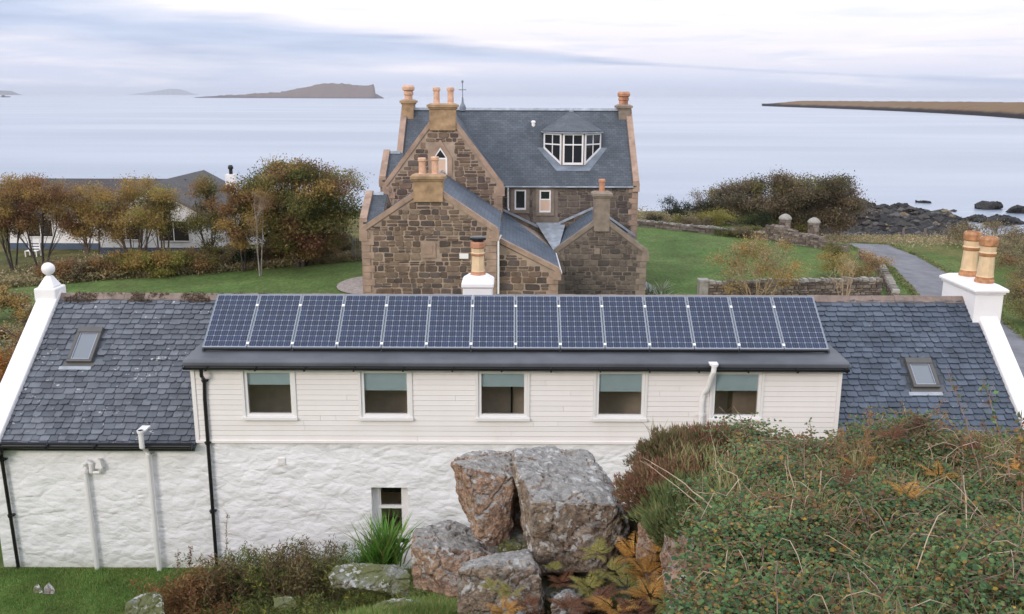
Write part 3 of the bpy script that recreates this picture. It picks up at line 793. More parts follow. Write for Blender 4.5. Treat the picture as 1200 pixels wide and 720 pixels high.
bv = cs2.modifiers.new('b', 'BEVEL'); bv.width = 0.03; bv.segments = 3
pot(cs2, -0.72, 18.77, 5.28, 0.74, 0.148, ('terracotta', 'pot_buff'), 8)
q = MB(); q.lathe(-0.72, 18.77, 6.0, [(0.10, 0), (0.11, 0.04), (0.17, 0.05), (0.17, 0.10), (0.14, 0.115), (0.13, 0.12)], 16); q.build('chimney_cowl', 'black', cs2)

# roof windows
def rooflight(k, lbl):
    x0, x1, y0, y1 = k
    run = Vector((0, 1, PK)).normalized(); nrm = Vector((0, -PK, 1)).normalized()
    o = Vector((x0, y0, rz(y0))); L = (y1 - y0) / run.y; W = x1 - x0
    q = MB()
    def bx(a, b_, c0, c1, n0, n1, mi=0): q.obox(o + Vector((a, 0, 0)) + run * c0 + nrm * n0, (b_ - a, 0, 0), run * (c1 - c0), nrm * (n1 - n0), mi)
    bx(0, W, 0, 0.06, 0.0, 0.085); bx(0, W, L - 0.13, L, 0.0, 0.10); bx(0, 0.06, 0.06, L - 0.13, 0.0, 0.09); bx(W - 0.06, W, 0.06, L - 0.13, 0, 0.09)
    bx(-0.06, W + 0.06, -0.09, -0.0, 0.02, 0.03)
    f = q.build('skylight', 'dark_frame', ct); plabel(f, lbl)
    q = MB(); bx(0.06, W - 0.06, 0.06, L - 0.13, 0.04, 0.06); q.build('pane', 'sky_glass', f)
    q = MB()
    for a, b_, c0, c1 in ((0.06, 0.085, 0.06, L - 0.13), (W - 0.085, W - 0.06, 0.06, L - 0.13), (0.085, W - 0.085, 0.06, 0.085), (0.085, W - 0.085, L - 0.155, L - 0.13)):
        bx(a, b_, c0, c1, 0.0601, 0.075)
    q.build('sash', 'alu', f)
    q = MB(); bx(-0.12, W + 0.02, -0.17, -0.09, 0.025, 0.035); q.build('flashing', 'lead_pale', f)
rooflight(SKL, 'roof window on the left slope'); rooflight(SKR, 'roof window on the right slope')

# clad upper storey
ZC0, ZC1 = 2.66, 4.17
WX = [-4.51, -2.345, -0.167, 2.02, 4.18]; WW = 0.50; WZ0, WZ1 = 3.09, 4.09
q = MB(); nb = 15; bh = (ZC1 - ZC0) / nb
for r in range(nb):
    z0 = ZC0 + r * bh; z1 = z0 + bh
    cuts = [EX0 + 0.07] 
    if z1 > WZ0 and z0 < WZ1:
        for x in WX: cuts += [x - WW, x + WW]
    cuts.append(EX1 - 0.07)
    js = sorted(rnd.uniform(EX0, EX1) for _ in range(3)); segs = []
    for a, b_ in zip(cuts[::2], cuts[1::2]):
        ed = [a] + [j for j in js if a + .15 < j < b_ - .15] + [b_]
        segs += [(p0 + (.002 if i_ else 0), p1 - .002) for i_, (p0, p1) in enumerate(zip(ed, ed[1:]))]
    for a, b_ in segs:
        q.prism([(a, YF - 0.030, z0), (a, YF - 0.022, z1 - 0.007), (a, YF - 0.005, z1 - 0.005), (a, YF + 0.02, z1 - 0.001), (a, YF + 0.02, z0)], (b_ - a, 0, 0))
q.build('cladding', 'cladding', ct)
q = MB()
q.box(EX0, EX0 + 0.07, YF - 0.045, YF + 0.03, ZC0, ZC1); q.box(EX1 - 0.07, EX1, YF - 0.045, YF + 0.03, ZC0, ZC1)
q.box(EX0, EX1, YF - 0.05, YF + 0.02, ZC0 - 0.045, ZC0)
q.build('corner_board', 'cladding', ct)
q = MB()
cuts = [EX0] + [c_ for x in WX for c_ in (x - WW, x + WW)] + [EX1]
for a, b_ in zip(cuts[::2], cuts[1::2]): q.box(a, b_, YF + 0.02, YF + 0.14, 2.62, 4.2)
for x in WX: q.box(x - WW, x + WW, YF + 0.02, YF + 0.14, 2.62, WZ0); q.box(x - WW, x + WW, YF + 0.02, YF + 0.14, WZ1, 4.2)
for x in (EX0, EX1 - 0.12):
    q.prism([(x, YF + 0.14, 2.75), (x, 18.2, 4.3), (x, YF + 0.14, 4.2)][::-1], (0.12, 0, 0))
q.build('upper_wall', 'cladding', ct)
# rooms behind the upper windows
q = MB()
q.box(EX0 + 0.13, EX1 - 0.13, 17.1, 17.15, 2.7, 4.18, 0); q.box(EX0 + 0.13, EX1 - 0.13, YF + 0.15, 17.1, 2.64, 2.70, 1)
for x in (-3.4, -1.25, 0.95, 3.1): q.box(x - 0.04, x + 0.04, YF + 0.15, 17.09, 2.71, 4.18, 0)
q.box(4.30, 4.9, 16.7, 17.08, 2.71, 4.1, 1); q.box(-4.30, -3.5, 16.8, 17.08, 2.71, 4.0, 1); q.box(-0.02, 0.02, 17.05, 17.09, 2.71, 4.1, 2)
q.build('room', ['room', 'room_dark', 'black'], ct)
BL = [0.30, 0.43, 0.33, 0.44, 0.41]
for x, bl in zip(WX, BL):
    q = MB()
    t = 0.045
    def ring(x0, x1, z0, z1, w_, y0, y1, mi=0):
        q.box(x0, x1, y0, y1, z0, z0 + w_, mi); q.box(x0, x1, y0, y1, z1 - w_, z1, mi)
        q.box(x0, x0 + w_, y0, y1, z0 + w_, z1 - w_, mi); q.box(x1 - w_, x1, y0, y1, z0 + w_, z1 - w_, mi)
    ring(x - WW, x + WW, WZ0, WZ1, t, YF - 0.05, YF + 0.10)
    ring(x - WW + t + .002, x + WW - t - .002, WZ0 + t + .002, WZ1 - t - .002, 0.055, YF - 0.02, YF + 0.07)
    q.box(x - WW - 0.01, x + WW + 0.01, YF - 0.085, YF - 0.051, WZ0 - 0.01, WZ0 + 0.04)
    f = q.build('window', 'white_upvc', ct)
    ins = t + 0.057
    q = MB(); q.box(x - WW + ins - .01, x + WW - ins + .01, YF + 0.02, YF + 0.026, WZ0 + ins - .01, WZ1 - ins + .01); q.build('pane', 'glass', f)
    gh = WZ1 - WZ0 - 2 * ins
    q = MB(); q.box(x - WW + ins, x + WW - ins, YF + 0.05, YF + 0.055, WZ1 - ins - gh * bl, WZ1 - ins); q.box(x - WW + ins, x + WW - ins, YF + 0.045, YF + 0.06, WZ1 - ins - gh * bl - 0.012, WZ1 - ins - gh * bl)
    q.build('blind', 'blind', f)
# lower sash window
q = MB()
x0, x1, z0, z1 = LW; yw = YF + 0.17
q.box(x0, x1, yw, yw + 0.1, z1 - 0.05, z1); q.box(x0, x0 + 0.12, yw, yw + 0.1, z0, z1 - 0.05); q.box(x1 - 0.12, x1, yw, yw + 0.1, z0, z1 - 0.05); q.box(x0 + .12, x1 - .12, yw, yw + 0.1, z0, z0 + 0.08)
q.box(x0 + 0.12, x1 - 0.12, yw + 0.0, yw + 0.06, 1.19, 1.24)
q.box(x0 + 0.12, x0 + 0.15, yw + 0.02, yw + 0.07, 0.63, 1.65); q.box(x1 - 0.15, x1 - 0.12, yw + 0.02, yw + 0.07, 0.63, 1.65)
q.box(x0, x1, YF - 0.04, YF + 0.27, z0 - 0.07, z0)
f = q.build('window', 'white_paint', ct); plabel(f, 'narrow two-pane sash window low in the wall')
q = MB(); q.box(x0 + 0.13, x1 - 0.13, yw + 0.06, yw + 0.065, 0.6, 1.66); q.build('pane', 'glass', f)
q = MB(); q.box(x0 - 0.3, x1 + 0.3, 17.6, 17.65, 0.2, 2.5, 0); q.box(x0 - 0.3, x1 + 0.3, 16.52, 17.6, 0.2, 0.3, 1)
q.box(x0 - 0.3, x0 - 0.25, 16.52, 17.6, 0.3, 2.5, 0); q.box(x1 + 0.25, x1 + 0.3, 16.52, 17.6, 0.3, 2.5, 0); q.box(x0 + .1, x1 - .1, 16.7, 16.9, 1.28, 1.38, 2)
q.build('room', ['room', 'room_dark', 'black'], ct)

# flat roof of the extension
q = MB(); RX0, RX1 = -6.03, 6.19
q.prism([(RX0, 15.84, 4.15), (RX0, 15.84, 4.235), (RX0, 15.90, 4.265), (RX0, 18.6, 4.37), (RX0, 18.6, 4.27), (RX0, 16.1, 4.172)][::-1], (RX1 - RX0, 0, 0))
o = q.build('flat_roof', 'roofing_felt', ct); bv = o.modifiers.new('b', 'BEVEL'); bv.width = 0.02; bv.segments = 2
# gutters and pipes
def gutter(x0, x1, y, z, parent, mat='black', r=0.055):
    q = MB(); n = 8
    prof = [(y + r * math.cos(PI + PI * k / n), z + r * math.sin(PI + PI * k / n)) for k in range(n + 1)]
    prof2 = [(y + (r - .008) * math.cos(PI + PI * k / n), z + (r - .008) * math.sin(PI + PI * k / n)) for k in range(n + 1)]
    poly = [(x0, a, b_) for a, b_ in prof] + [(x0, a, b_) for a, b_ in reversed(prof2)]
    for k in range(n):
        q.face([(x0, *prof[k]), (x0, *prof[k + 1]), (x1, *prof[k + 1]), (x1, *prof[k])]); q.face([(x1, *prof2[k]), (x1, *prof2[k + 1]), (x0, *prof2[k + 1]), (x0, *prof2[k])])
    for xx in (x0, x1): q.face([(xx, *p) for p in prof])
    q.box(x0, x1, y - r, y - r + .008, z - .004, z + 0.006); q.box(x0, x1, y + r - .008, y + r, z - .004, z + .006)
    x = x0 + 0.4
    while x < x1: q.box(x, x + 0.03, y - r - .004, y + r, z - r - .006, z + .008); x += 0.9
    return q.build('gutter', mat, parent)
gutter(-6.0, 6.16, 15.80, 4.15, ct)
gutter(-9.98, -5.97, 15.78, 2.62, ct); gutter(6.14, 10.05, 15.78, 2.62, ct)
q = MB(); q.box(-5.98, 6.14, 15.87, 15.94, 4.07, 4.148); q.box(-9.9, -5.96, 15.85, 15.99, 2.50, 2.625); q.box(6.13, 10.0, 15.85, 15.99, 2.50, 2.625)
q.build('fascia', 'black', ct)
def pipe(pts, r, mat, brackets=(), lbl=None):
    q = MB(); q.tube(pts, r, 10)
    for x, y, z in brackets: q.lathe(x, y, z, [(r + .012, 0), (r + .014, 0.0), (r + .014, 0.05), (r + .012, 0.05)], 10); q.box(x - r - .03, x + r + .03, y + 0.01, YF, z + .01, z + .04)
    o = q.build('downpipe', mat, ct)
    if lbl: plabel(o, lbl)
py = YF - 0.07
pipe([(-5.68, 15.80, 4.10), (-5.68, 15.80, 3.98), (-5.68, py, 3.86), (-5.70, py, 3.5), (-5.72, py, 0.0)], 0.034, 'black', [(-5.68, py, 3.82), (-5.71, py, 2.6), (-5.72, py, 1.2)], 'tall black downpipe left of the upper windows')
pipe([(-9.52, 15.78, 2.56), (-9.52, 15.79, 2.48), (-9.62, py, 2.38), (-9.62, py, 2.2), (-9.58, py, 0.0)], 0.034, 'black', [(-9.61, py, 2.25), (-9.6, py, 1.1)], 'black downpipe at the left corner')
pipe([(-6.86, 15.72, 2.95), (-6.86, 15.72, 2.62), (-6.84, py - .03, 2.48), (-6.84, py - .03, 2.3), (-6.83, py - .03, 0.0)], 0.048, 'white_upvc', [(-6.86, 15.72, 2.90), (-6.84, py - .03, 2.36)], 'white soil pipe rising past the gutter')
pipe([(-8.05, py, 0.0), (-8.07, py, 2.1), (-8.06, py, 2.2), (-8.0, py, 2.24), (-7.95, py, 2.2), (-7.95, py, 2.02)], 0.045, 'white_upvc', [(-8.07, py, 2.02)], 'short white pipe with hooked top')
pipe([(-7.95, py, 2.02), (-7.8, py, 2.02), (-7.76, py, 2.1), (-7.80, py, 2.3)], 0.03, 'white_upvc', (), 'white pipe branch')
q = MB(); q.prism([(-7.86, YF - 0.12, 2.12), (-7.72, YF - 0.12, 2.12), (-7.76, YF - .1, 2.28), (-7.82, YF - .1, 2.28)], (0, 0.12, 0)); q.build('vent_hood', 'white_upvc', ct)
pipe([(3.68, 15.72, 4.27), (3.67, 15.72, 4.12), (3.64, 15.8, 3.95), (3.6, 15.86, 3.74), (3.55, py - .02, 3.64), (3.53, py - .02, 3.5), (3.52, py - .02, 0.4)], 0.048, 'white_upvc', [(3.68, 15.72, 4.22), (3.53, py - .02, 3.2), (3.52, py - .02, 2.78)], 'white soil pipe with a bend at the eave')
q = MB(); q.box(-4.42, -4.29, YF - 0.03, YF + .01, 2.17, 2.30); q.box(-4.40, -4.31, YF - 0.034, YF - .03, 2.19, 2.22); q.build('wall_vent', 'white_upvc', ct)

# solar panels: fourteen framed modules on raised brackets
PX0 = at(237.5, 409, 16.37).x; PX1 = at(971.5, 412, 16.37).x; npan = 14; pw = (PX1 - PX0) / npan
pr = Vector((0, 1.10, 0.78)); pl = pr.length; pr.normalize(); pn = Vector((0, -pr.z, pr.y))
for k in range(npan):
    x = PX0 + k * pw; o0 = Vector((x, 16.37, 4.345)); W = pw - 0.014
    q = MB()
    q.obox(o0, (W, 0, 0), pr * pl, pn * 0.030, 1)
    for a, b_, c0, c1, mi_ in ((0, W, 0, 0.014, 0), (0, W, pl - 0.014, pl, 0), (0, 0.008, 0.014, pl - 0.014, 1), (W - 0.008, W, 0.014, pl - 0.014, 1)):
        q.obox(o0 + Vector((a, 0, 0)) + pr * c0 + pn * 0.0301, (b_ - a, 0, 0), pr * (c1 - c0), pn * 0.008, mi_)
    o = q.build('solar_panel', ['alu', 'backsheet'], ct)
    q = MB(); nc, nr = 6, 10; cw = (W - 0.05) / nc; ch = (pl - 0.06) / nr; g_ = 0.007; cr = 0.014
    for i in range(nc):
        for j in range(nr):
            b0 = o0 + Vector((0.025 + i * cw, 0, 0)) + pr * (0.03 + j * ch) + pn * 0.0315
            def P_(a, c_): return b0 + Vector((a, 0, 0)) + pr * c_
            a0, a1, c0, c1 = g_ / 2, cw - g_ / 2, g_ / 2, ch - g_ / 2
            q.face([P_(a0 + cr, c0), P_(a1 - cr, c0), P_(a1, c0 + cr), P_(a1, c1 - cr), P_(a1 - cr, c1), P_(a0 + cr, c1), P_(a0, c1 - cr), P_(a0, c0 + cr)])
    q.build('solar_cells', 'cell', o)
    q = MB()
    for i in range(nc):
        for f_ in (0.33, 0.67):
            b0 = o0 + Vector((0.025 + (i + f_) * cw - 0.0022, 0, 0)) + pr * 0.03 + pn * 0.0325
            q.face([b0, b0 + Vector((0.002, 0, 0)), b0 + Vector((0.002, 0, 0)) + pr * (pl - .06), b0 + pr * (pl - 0.06)])
    q.build('busbars', 'backsheet', o)
    if k < npan - 1:
        q = MB()
        pass
        for c_ in (0.07, pl * 0.76):
            q = MB(); q.obox(o0 + Vector((W - 0.014, 0, 0)) + pr * c_ + pn * 0.039, (0.05, 0, 0), pr * 0.05, pn * 0.012); q.build('clamp', 'white_upvc', o)
q = MB()
for k in range(npan + 1):
    x = PX0 + k * pw - 0.02
    q.prism([(x, 16.36, 4.30), (x, 17.42, 4.32), (x, 17.42, 5.07), (x, 17.38, 5.07), (x, 17.38, 4.34), (x, 16.40, 4.34)][::-1], (0.04, 0, 0)) if k % 2 == 0 else None
q.box(PX0 + .02, PX1 - .03, 16.40, 16.44, 4.30, 4.36); q.box(PX0 + .02, PX1 - .03, 17.40, 17.44, 4.33, 5.06)
q.build('panel_mount', 'black', ct)
for nm, x in (('tile_clip', PX0 - 0.02),):
    pass

# ------------------------------------------------------------------ STONE HOUSE
HB = -3.3
sh = thing('stone_house', (0, 52, -3), 'large rubble-stone villa with slate roofs, several gables and clay chimney pots', 'house')
def stones(q, poly, org, sd, nd, mi, hr=(0.20, 0.42), wr=(0.28, 0.75), gap=0.025, holes=(), seed=1, proud=0.035):
    r = random.Random(seed); org = Vector(org); sd = Vector(sd); nd = Vector(nd)
    def inside(s, z):
        c_ = False; n = len(poly)
        for i in range(n):
            (a, b_), (c2, d) = poly[i], poly[(i + 1) % n]
            if (b_ > z) != (d > z) and s < (c2 - a) * (z - b_) / (d - b_) + a: c_ = not c_
        return c_
    s0 = min(p[0] for p in poly); s1 = max(p[0] for p in poly); z0 = min(p[1] for p in poly); z1 = max(p[1] for p in poly)
    z = z0
    while z < z1:
        hh = r.uniform(*hr); s = s0 - r.uniform(0, 0.3)
        while s < s1:
            w_ = r.uniform(*wr) * (0.75 + 0.5 * (hh - hr[0]) / (hr[1] - hr[0]))
            subs = [(z, z + hh)] if r.random() > 0.28 else [(z, z + hh * 0.48), (z + hh * 0.5, z + hh)]
            for a0, a1 in subs:
                g1 = gap * r.uniform(0.5, 1.5)
                c4 = [(s + g1, a0 + g1 * .7), (s + w_ - g1, a0 + g1 * .7), (s + w_ - g1, a1 - g1 * .7), (s + g1, a1 - g1 * .7)]
                if c4[2][1] - c4[0][1] < 0.05: continue
                c4 = [(a + r.uniform(-.03, .03), b_ + r.uniform(-.022, .022)) for a, b_ in c4]
                def span(z_):
                    xs_ = []
                    for i in range(len(poly)):
                        (pa, pb), (pc, pd) = poly[i], poly[(i + 1) % len(poly)]
                        if (pb > z_) != (pd > z_): xs_.append(pa + (pc - pa) * (z_ - pb) / (pd - pb))
                    return (min(xs_), max(xs_)) if len(xs_) > 1 else (1e9, -1e9)
                lo, hi = -1e9, 1e9
                for z_ in (max(z0 + .001, c4[0][1]), min(z1 - .001, c4[2][1])):
                    a_, b_ = span(z_); lo = max(lo, a_); hi = min(hi, b_)
                for h_ in holes:
                    if c4[0][0] < h_[1] and c4[1][0] > h_[0] and c4[0][1] < h_[3] and c4[2][1] > h_[2]:
                        if h_[0] - c4[0][0] > c4[1][0] - h_[1]: hi = min(hi, h_[0])
                        else: lo = max(lo, h_[1])
                c4 = [(min(max(a, lo + .02), hi - .02), b_) for a, b_ in c4]
                if c4[1][0] - c4[0][0] < 0.10 or c4[2][0] - c4[3][0] < 0.10 or c4[2][1] > z1 + .02: continue
                # cut corners
                o8 = []
                for k in range(4):
                    p_, n_ = c4[k], c4[(k + 1) % 4]
                    f = r.uniform(0.06, 0.2); g2 = r.uniform(0.8, 0.94)
                    o8 += [(p_[0] + (n_[0] - p_[0]) * f, p_[1] + (n_[1] - p_[1]) * f), (p_[0] + (n_[0] - p_[0]) * g2, p_[1] + (n_[1] - p_[1]) * g2)]
                cx = sum(p[0] for p in o8) / 8; cz = sum(p[1] for p in o8) / 8
                pr_ = proud * r.uniform(0.6, 1.5)
                def w3(p, d): return org + sd * p[0] + Vector((0, 0, p[1])) + nd * d
                i = q.verts([w3(p, 0.002) for p in o8] + [w3((cx + (p[0] - cx) * 0.86, cz + (p[1] - cz) * 0.82), pr_) for p in o8])
                q.f.append(tuple(i + 8 + k for k in range(8))); q.m.append(mi)
                for k in range(8): q.f.append((i + k, i + (k + 1) % 8, i + 8 + (k + 1) % 8, i + 8 + k)); q.m.append(mi)
            s += w_
        z += hh
def quoins(q, x, y, z0, z1, dx, mi):
    """alternating dressed corner stones on a front (-y) face; dx is the direction into the wall"""
    z = z0; k = 0
    while z < z1 - 0.15:
        hh = min(0.34, z1 - z); w_ = 0.55 if k % 2 else 0.34
        a, b_ = (x, x + dx * w_) if dx > 0 else (x + dx * w_, x)
        q.box(a - (0.03 if dx > 0 else 0), b_ + (0.03 if dx < 0 else 0), y - 0.05, y + (0.34 if k % 2 else 0.55), z + 0.01, z + hh - 0.01, mi); z += hh; k += 1
def slab(q, a, b_, c_, d, th, mi=0):
    a, b_, c_, d = map(Vector, (a, b_, c_, d)); n = (b_ - a).cross(c_ - b_).normalized()
    if n.z < 0: n = -n
    q.hexa([a - n * th, b_ - n * th, c_ - n * th, d - n * th, a, b_, c_, d], mi)
def gable_block_y(x0, x1, y0, y1, ze, zr, seed, mstone='stone', mort='mortar', mroof='far_slate', fz=HB, holes=(), cop='sandstone', left_face=True, right_face=True, back_ext=(0, 0), xr=None):
    """ridge runs along y; a front gable at y0"""
    xc = (x0 + x1) / 2 if xr is None else xr
    q = MB(); poly = [(x0, fz), (x1, fz), (x1, ze), (xc, zr), (x0, ze)]
    q.prism([(a, y0, b_) for a, b_ in poly], (0, y1 - y0, 0), 0)
    sp = [(x0 + 0.45, fz), (x1 - 0.45, fz), (x1 - 0.45, ze), (x1 - 0.15, ze + .1), (xc, zr - 0.1), (x0 + 0.15, ze + .1), (x0 + 0.45, ze)]
    stones(q, sp, (0, y0, 0), (1, 0, 0), (0, -1, 0), 1, seed=seed, holes=holes)
    if left_face: stones(q, [(-y1, fz), (-y0 - 0.4, fz), (-y0 - 0.4, ze - .1), (-y1, ze - .1)], (x0, 0, 0), (0, -1, 0), (-1, 0, 0), 1, seed=seed + 1)
    if right_face: stones(q, [(y0 + 0.4, fz), (y1, fz), (y1, ze - .1), (y0 + 0.4, ze - .1)], (x1, 0, 0), (0, 1, 0), (1, 0, 0), 1, seed=seed + 2)
    quoins(q, x0, y0, fz, ze, 1, 2); quoins(q, x1, y0, fz, ze, -1, 2)
    q.build('wall', [mort, mstone, cop], sh)
    q = MB(); ov = 0.18
    kl = (zr - ze) / (xc - x0); kr = (zr - ze) / (x1 - xc)
    slab(q, (x0 - ov, y0 + 0.12, ze - ov * kl + .09), (xc, y0 + 0.12, zr + .09), (xc, y1 + back_ext[0], zr + .09), (x0 - ov, y1 + back_ext[0], ze - ov * kl + .09), 0.08)
    slab(q, (xc, y0 + 0.12, zr + .09), (x1 + ov, y0 + 0.12, ze - ov * kr + .09), (x1 + ov, y1 + back_ext[1], ze - ov * kr + .09), (xc, y1 + back_ext[1], zr + .09), 0.08)
    q.build('roof', mroof, sh, uv=True)
    q = MB()
    for xa, k_, sg in ((x0, kl, -1), (x1, kr, 1)):
        e = 0.10
        a = (xa + sg * e, ze - e * k_)
        b_ = (xc, zr)
        lo = 0.0; hi = 0.24 * math.sqrt(1 + k_ * k_)
        q.prism([(a[0], y0 - 0.07, a[1] + lo), (b_[0], y0 - 0.07, b_[1] + lo), (b_[0], y0 - 0.07, b_[1] + hi), (a[0], y0 - 0.07, a[1] + hi)] if sg < 0 else
                [(b_[0], y0 - 0.07, b_[1] + lo), (a[0], y0 - 0.07, a[1] + lo), (a[0], y0 - 0.07, a[1] + hi), (b_[0], y0 - 0.07, b_[1] + hi)], (0, 0.38, 0))
        q.box(min(xa - sg * .25, xa + sg * 0.16), max(xa - sg * .25, xa + sg * 0.16), y0 - 0.09, y0 + 0.33, ze - 0.42, ze + 0.10)
    q.build('skew', cop, sh)
    q = MB(); q.prism([(xc - .14, y0 + .32, zr + .04), (xc, y0 + .32, zr + .2), (xc + .14, y0 + .32, zr + .04)], (0, y1 - y0 - .32 + max(back_ext), 0)); q.build('ridge', 'lead_pale', sh)
def gable_block_x(x0, x1, y0, y1, ze, zr, seed, mstone='stone_grey', mort='mortar_grey', mroof='far_slate', fz=HB, holes=(), cop='sandstone', skew_l=True, skew_r=True, left_gable_stones=True, right_gable_stones=True):
    yc = (y0 + y1) / 2
    q = MB(); poly = [(y0, fz), (y0, ze), (yc, zr), (y1, ze), (y1, fz)]
    q.prism([(x0, a, b_) for a, b_ in poly], (x1 - x0, 0, 0), 0)
    stones(q, [(x0 + 0.4, fz), (x1 - 0.4, fz), (x1 - 0.4, ze - 0.1), (x0 + 0.4, ze - 0.1)], (0, y0, 0), (1, 0, 0), (0, -1, 0), 1, seed=seed, holes=holes)
    gp = [(fz, y0), (ze, y0), (zr, yc), (ze, y1), (fz, y1)]
    if right_gable_stones: stones(q, [(y0 + .4, fz), (y1 - .4, fz), (y1 - .4, ze), (yc, zr - .3), (y0 + .4, ze)], (x1, 0, 0), (0, 1, 0), (1, 0, 0), 1, seed=seed + 1)
    if left_gable_stones: stones(q, [(-y1 + .4, fz), (-y0 - .4, fz), (-y0 - .4, ze), (-yc, zr - .3), (-y1 + .4, ze)], (x0, 0, 0), (0, -1, 0), (-1, 0, 0), 1, seed=seed + 2)
    quoins(q, x0, y0, fz, ze, 1, 2); quoins(q, x1, y0, fz, ze, -1, 2)
    q.build('wall', [mort, mstone, cop], sh)
    q = MB(); kk = (zr - ze) / (yc - y0); ov = 0.2; i0 = 0.12 if skew_l else 0; i1 = 0.12 if skew_r else 0
    slab(q, (x0 + i0, y0 - ov, ze - ov * kk + .09), (x1 - i1, y0 - ov, ze - ov * kk + .09), (x1 - i1, yc, zr + .09), (x0 + i0, yc, zr + .09), 0.08)
    slab(q, (x0 + i0, yc, zr + .09), (x1 - i1, yc, zr + .09), (x1 - i1, y1 + ov, ze - ov * kk + .09), (x0 + i0, y1 + ov, ze - ov * kk + .09), 0.08)
    q.build('roof', mroof, sh, uv=True)
    for xa, on in ((x0 - 0.07, skew_l), (x1 - 0.31, skew_r)):
        if not on: continue
        q = MB()
        hi = 0.24 * math.sqrt(1 + kk * kk)
        for ya, sg in ((y0, -1), (y1, 1)):
            a = (ya + sg * .1, ze - .1 * kk); b_ = (yc, zr)
            pts = [(xa, a[0], a[1]), (xa, b_[0], b_[1]), (xa, b_[0], b_[1] + hi), (xa, a[0], a[1] + hi)]
            if sg < 0: pts = pts[::-1]
            q.prism(pts, (0.38, 0, 0))
            q.box(xa - 0.02, xa + 0.40, min(ya - sg * .25, ya + sg * .16), max(ya - sg * .25, ya + sg * .16), ze - 0.42, ze + .10)
        q.build('skew', cop, sh)
    q = MB(); q.prism([(x0 + i0 + .2, yc - .14, zr + .04), (x0 + i0 + .2, yc + .14, zr + .04), (x0 + i0 + .2, yc, zr + .2)], (x1 - x0 - i0 - i1 - .4, 0, 0)); q.build('ridge', 'lead_pale', sh)

# main range
gable_block_x(-7.25, 7.75, 56.0, 66.0, 3.66, 8.0, 11, holes=[(-0.3, 1.0, 1.3, 3.3), (1.3, 2.8, 1.2, 3.3)])
# tall cross wing, nearest wing, low side wing, right wing
gable_block_y(-7.35, -0.61, 52.4, 58, 3.75, 8.15, 21, cop='sandstone', back_ext=(3.0, 3.0), right_face=True, holes=[(-4.85, -3.35, 4.2, 6.3)])
gable_block_y(-7.35, -0.80, 44.0, 52.4, 2.43, 4.62, 31, mroof='wing_slate', holes=[(-4.5, -3.6, 1.1, 1.95)])
# side wing: one long slope falling to the right
q = MB()
q.prism([(-0.8, 44.5, HB), (2.28, 44.5, HB), (2.28, 44.5, 0.35), (-0.8, 44.5, 1.87)], (0, 11.5, 0), 0)
stones(q, [(-0.7, HB), (1.85, HB), (1.85, .40), (1.6, .58), (-0.7, 1.68)], (0, 44.5, 0), (1, 0, 0), (0, -1, 0), 1, seed=41)
stones(q, [(44.9, HB), (51, HB), (51, 0.2), (44.9, 0.2)], (2.28, 0, 0), (0, 1, 0), (1, 0, 0), 1, seed=42)
quoins(q, 2.28, 44.5, HB, 0.35, -1, 2)
q.build('wall', ['mortar', 'stone', 'sandstone'], sh)
q = MB(); kk = 1.52 / 3.08
slab(q, (-0.78, 44.62, 1.96), (2.43, 44.62, 0.44 - 0.15 * kk), (2.43, 51.1, 0.44 - 0.15 * kk), (-0.78, 56.0, 1.96), 0.07)
slab(q, (2.43, 51.1, 0.44 - 0.15 * kk), (2.2, 51.5, 0.48), (-0.5, 56.0, 1.94), (-0.78, 56.0, 1.96), 0.07)
q.build('roof', 'wing_slate', sh, uv=True)
q = MB(); q.prism([(-0.8, 44.43, 1.93), (2.38, 44.43, 0.32), (2.38, 44.43, 0.58), (-0.8, 44.43, 2.19)], (0, 0.36, 0)); q.box(2.03, 2.46, 44.41, 44.85, -0.02, 0.42)
q.build('skew', 'sandstone', sh)
gable_block_y(2.47, 7.66, 51.0, 56, 0.20, 2.12, 51, mstone='stone_grey', mort='mortar_grey', mroof='wing_slate', cop='sandstone_grey')
# lead valley between the wings
q = MB()
slab(q, (2.35, 51.0, 0.42), (2.62, 51.0, 0.42), (3.3, 56.0, 1.18), (1.55, 56.0, 1.18), 0.05)
q.build('lead_valley', 'lead_pale', sh)
# small left-facing bays behind the gables
gable_block_x(-7.75, -6.6, 53.4, 57.6, 4.15, 5.5, 61, mstone='stone', mort='mortar', left_gable_stones=True, skew_r=False)
gable_block_x(-8.0, -6.9, 47.6, 52.2, 2.45, 3.6, 71, mstone='stone', mort='mortar', mroof='far_slate', skew_r=False)

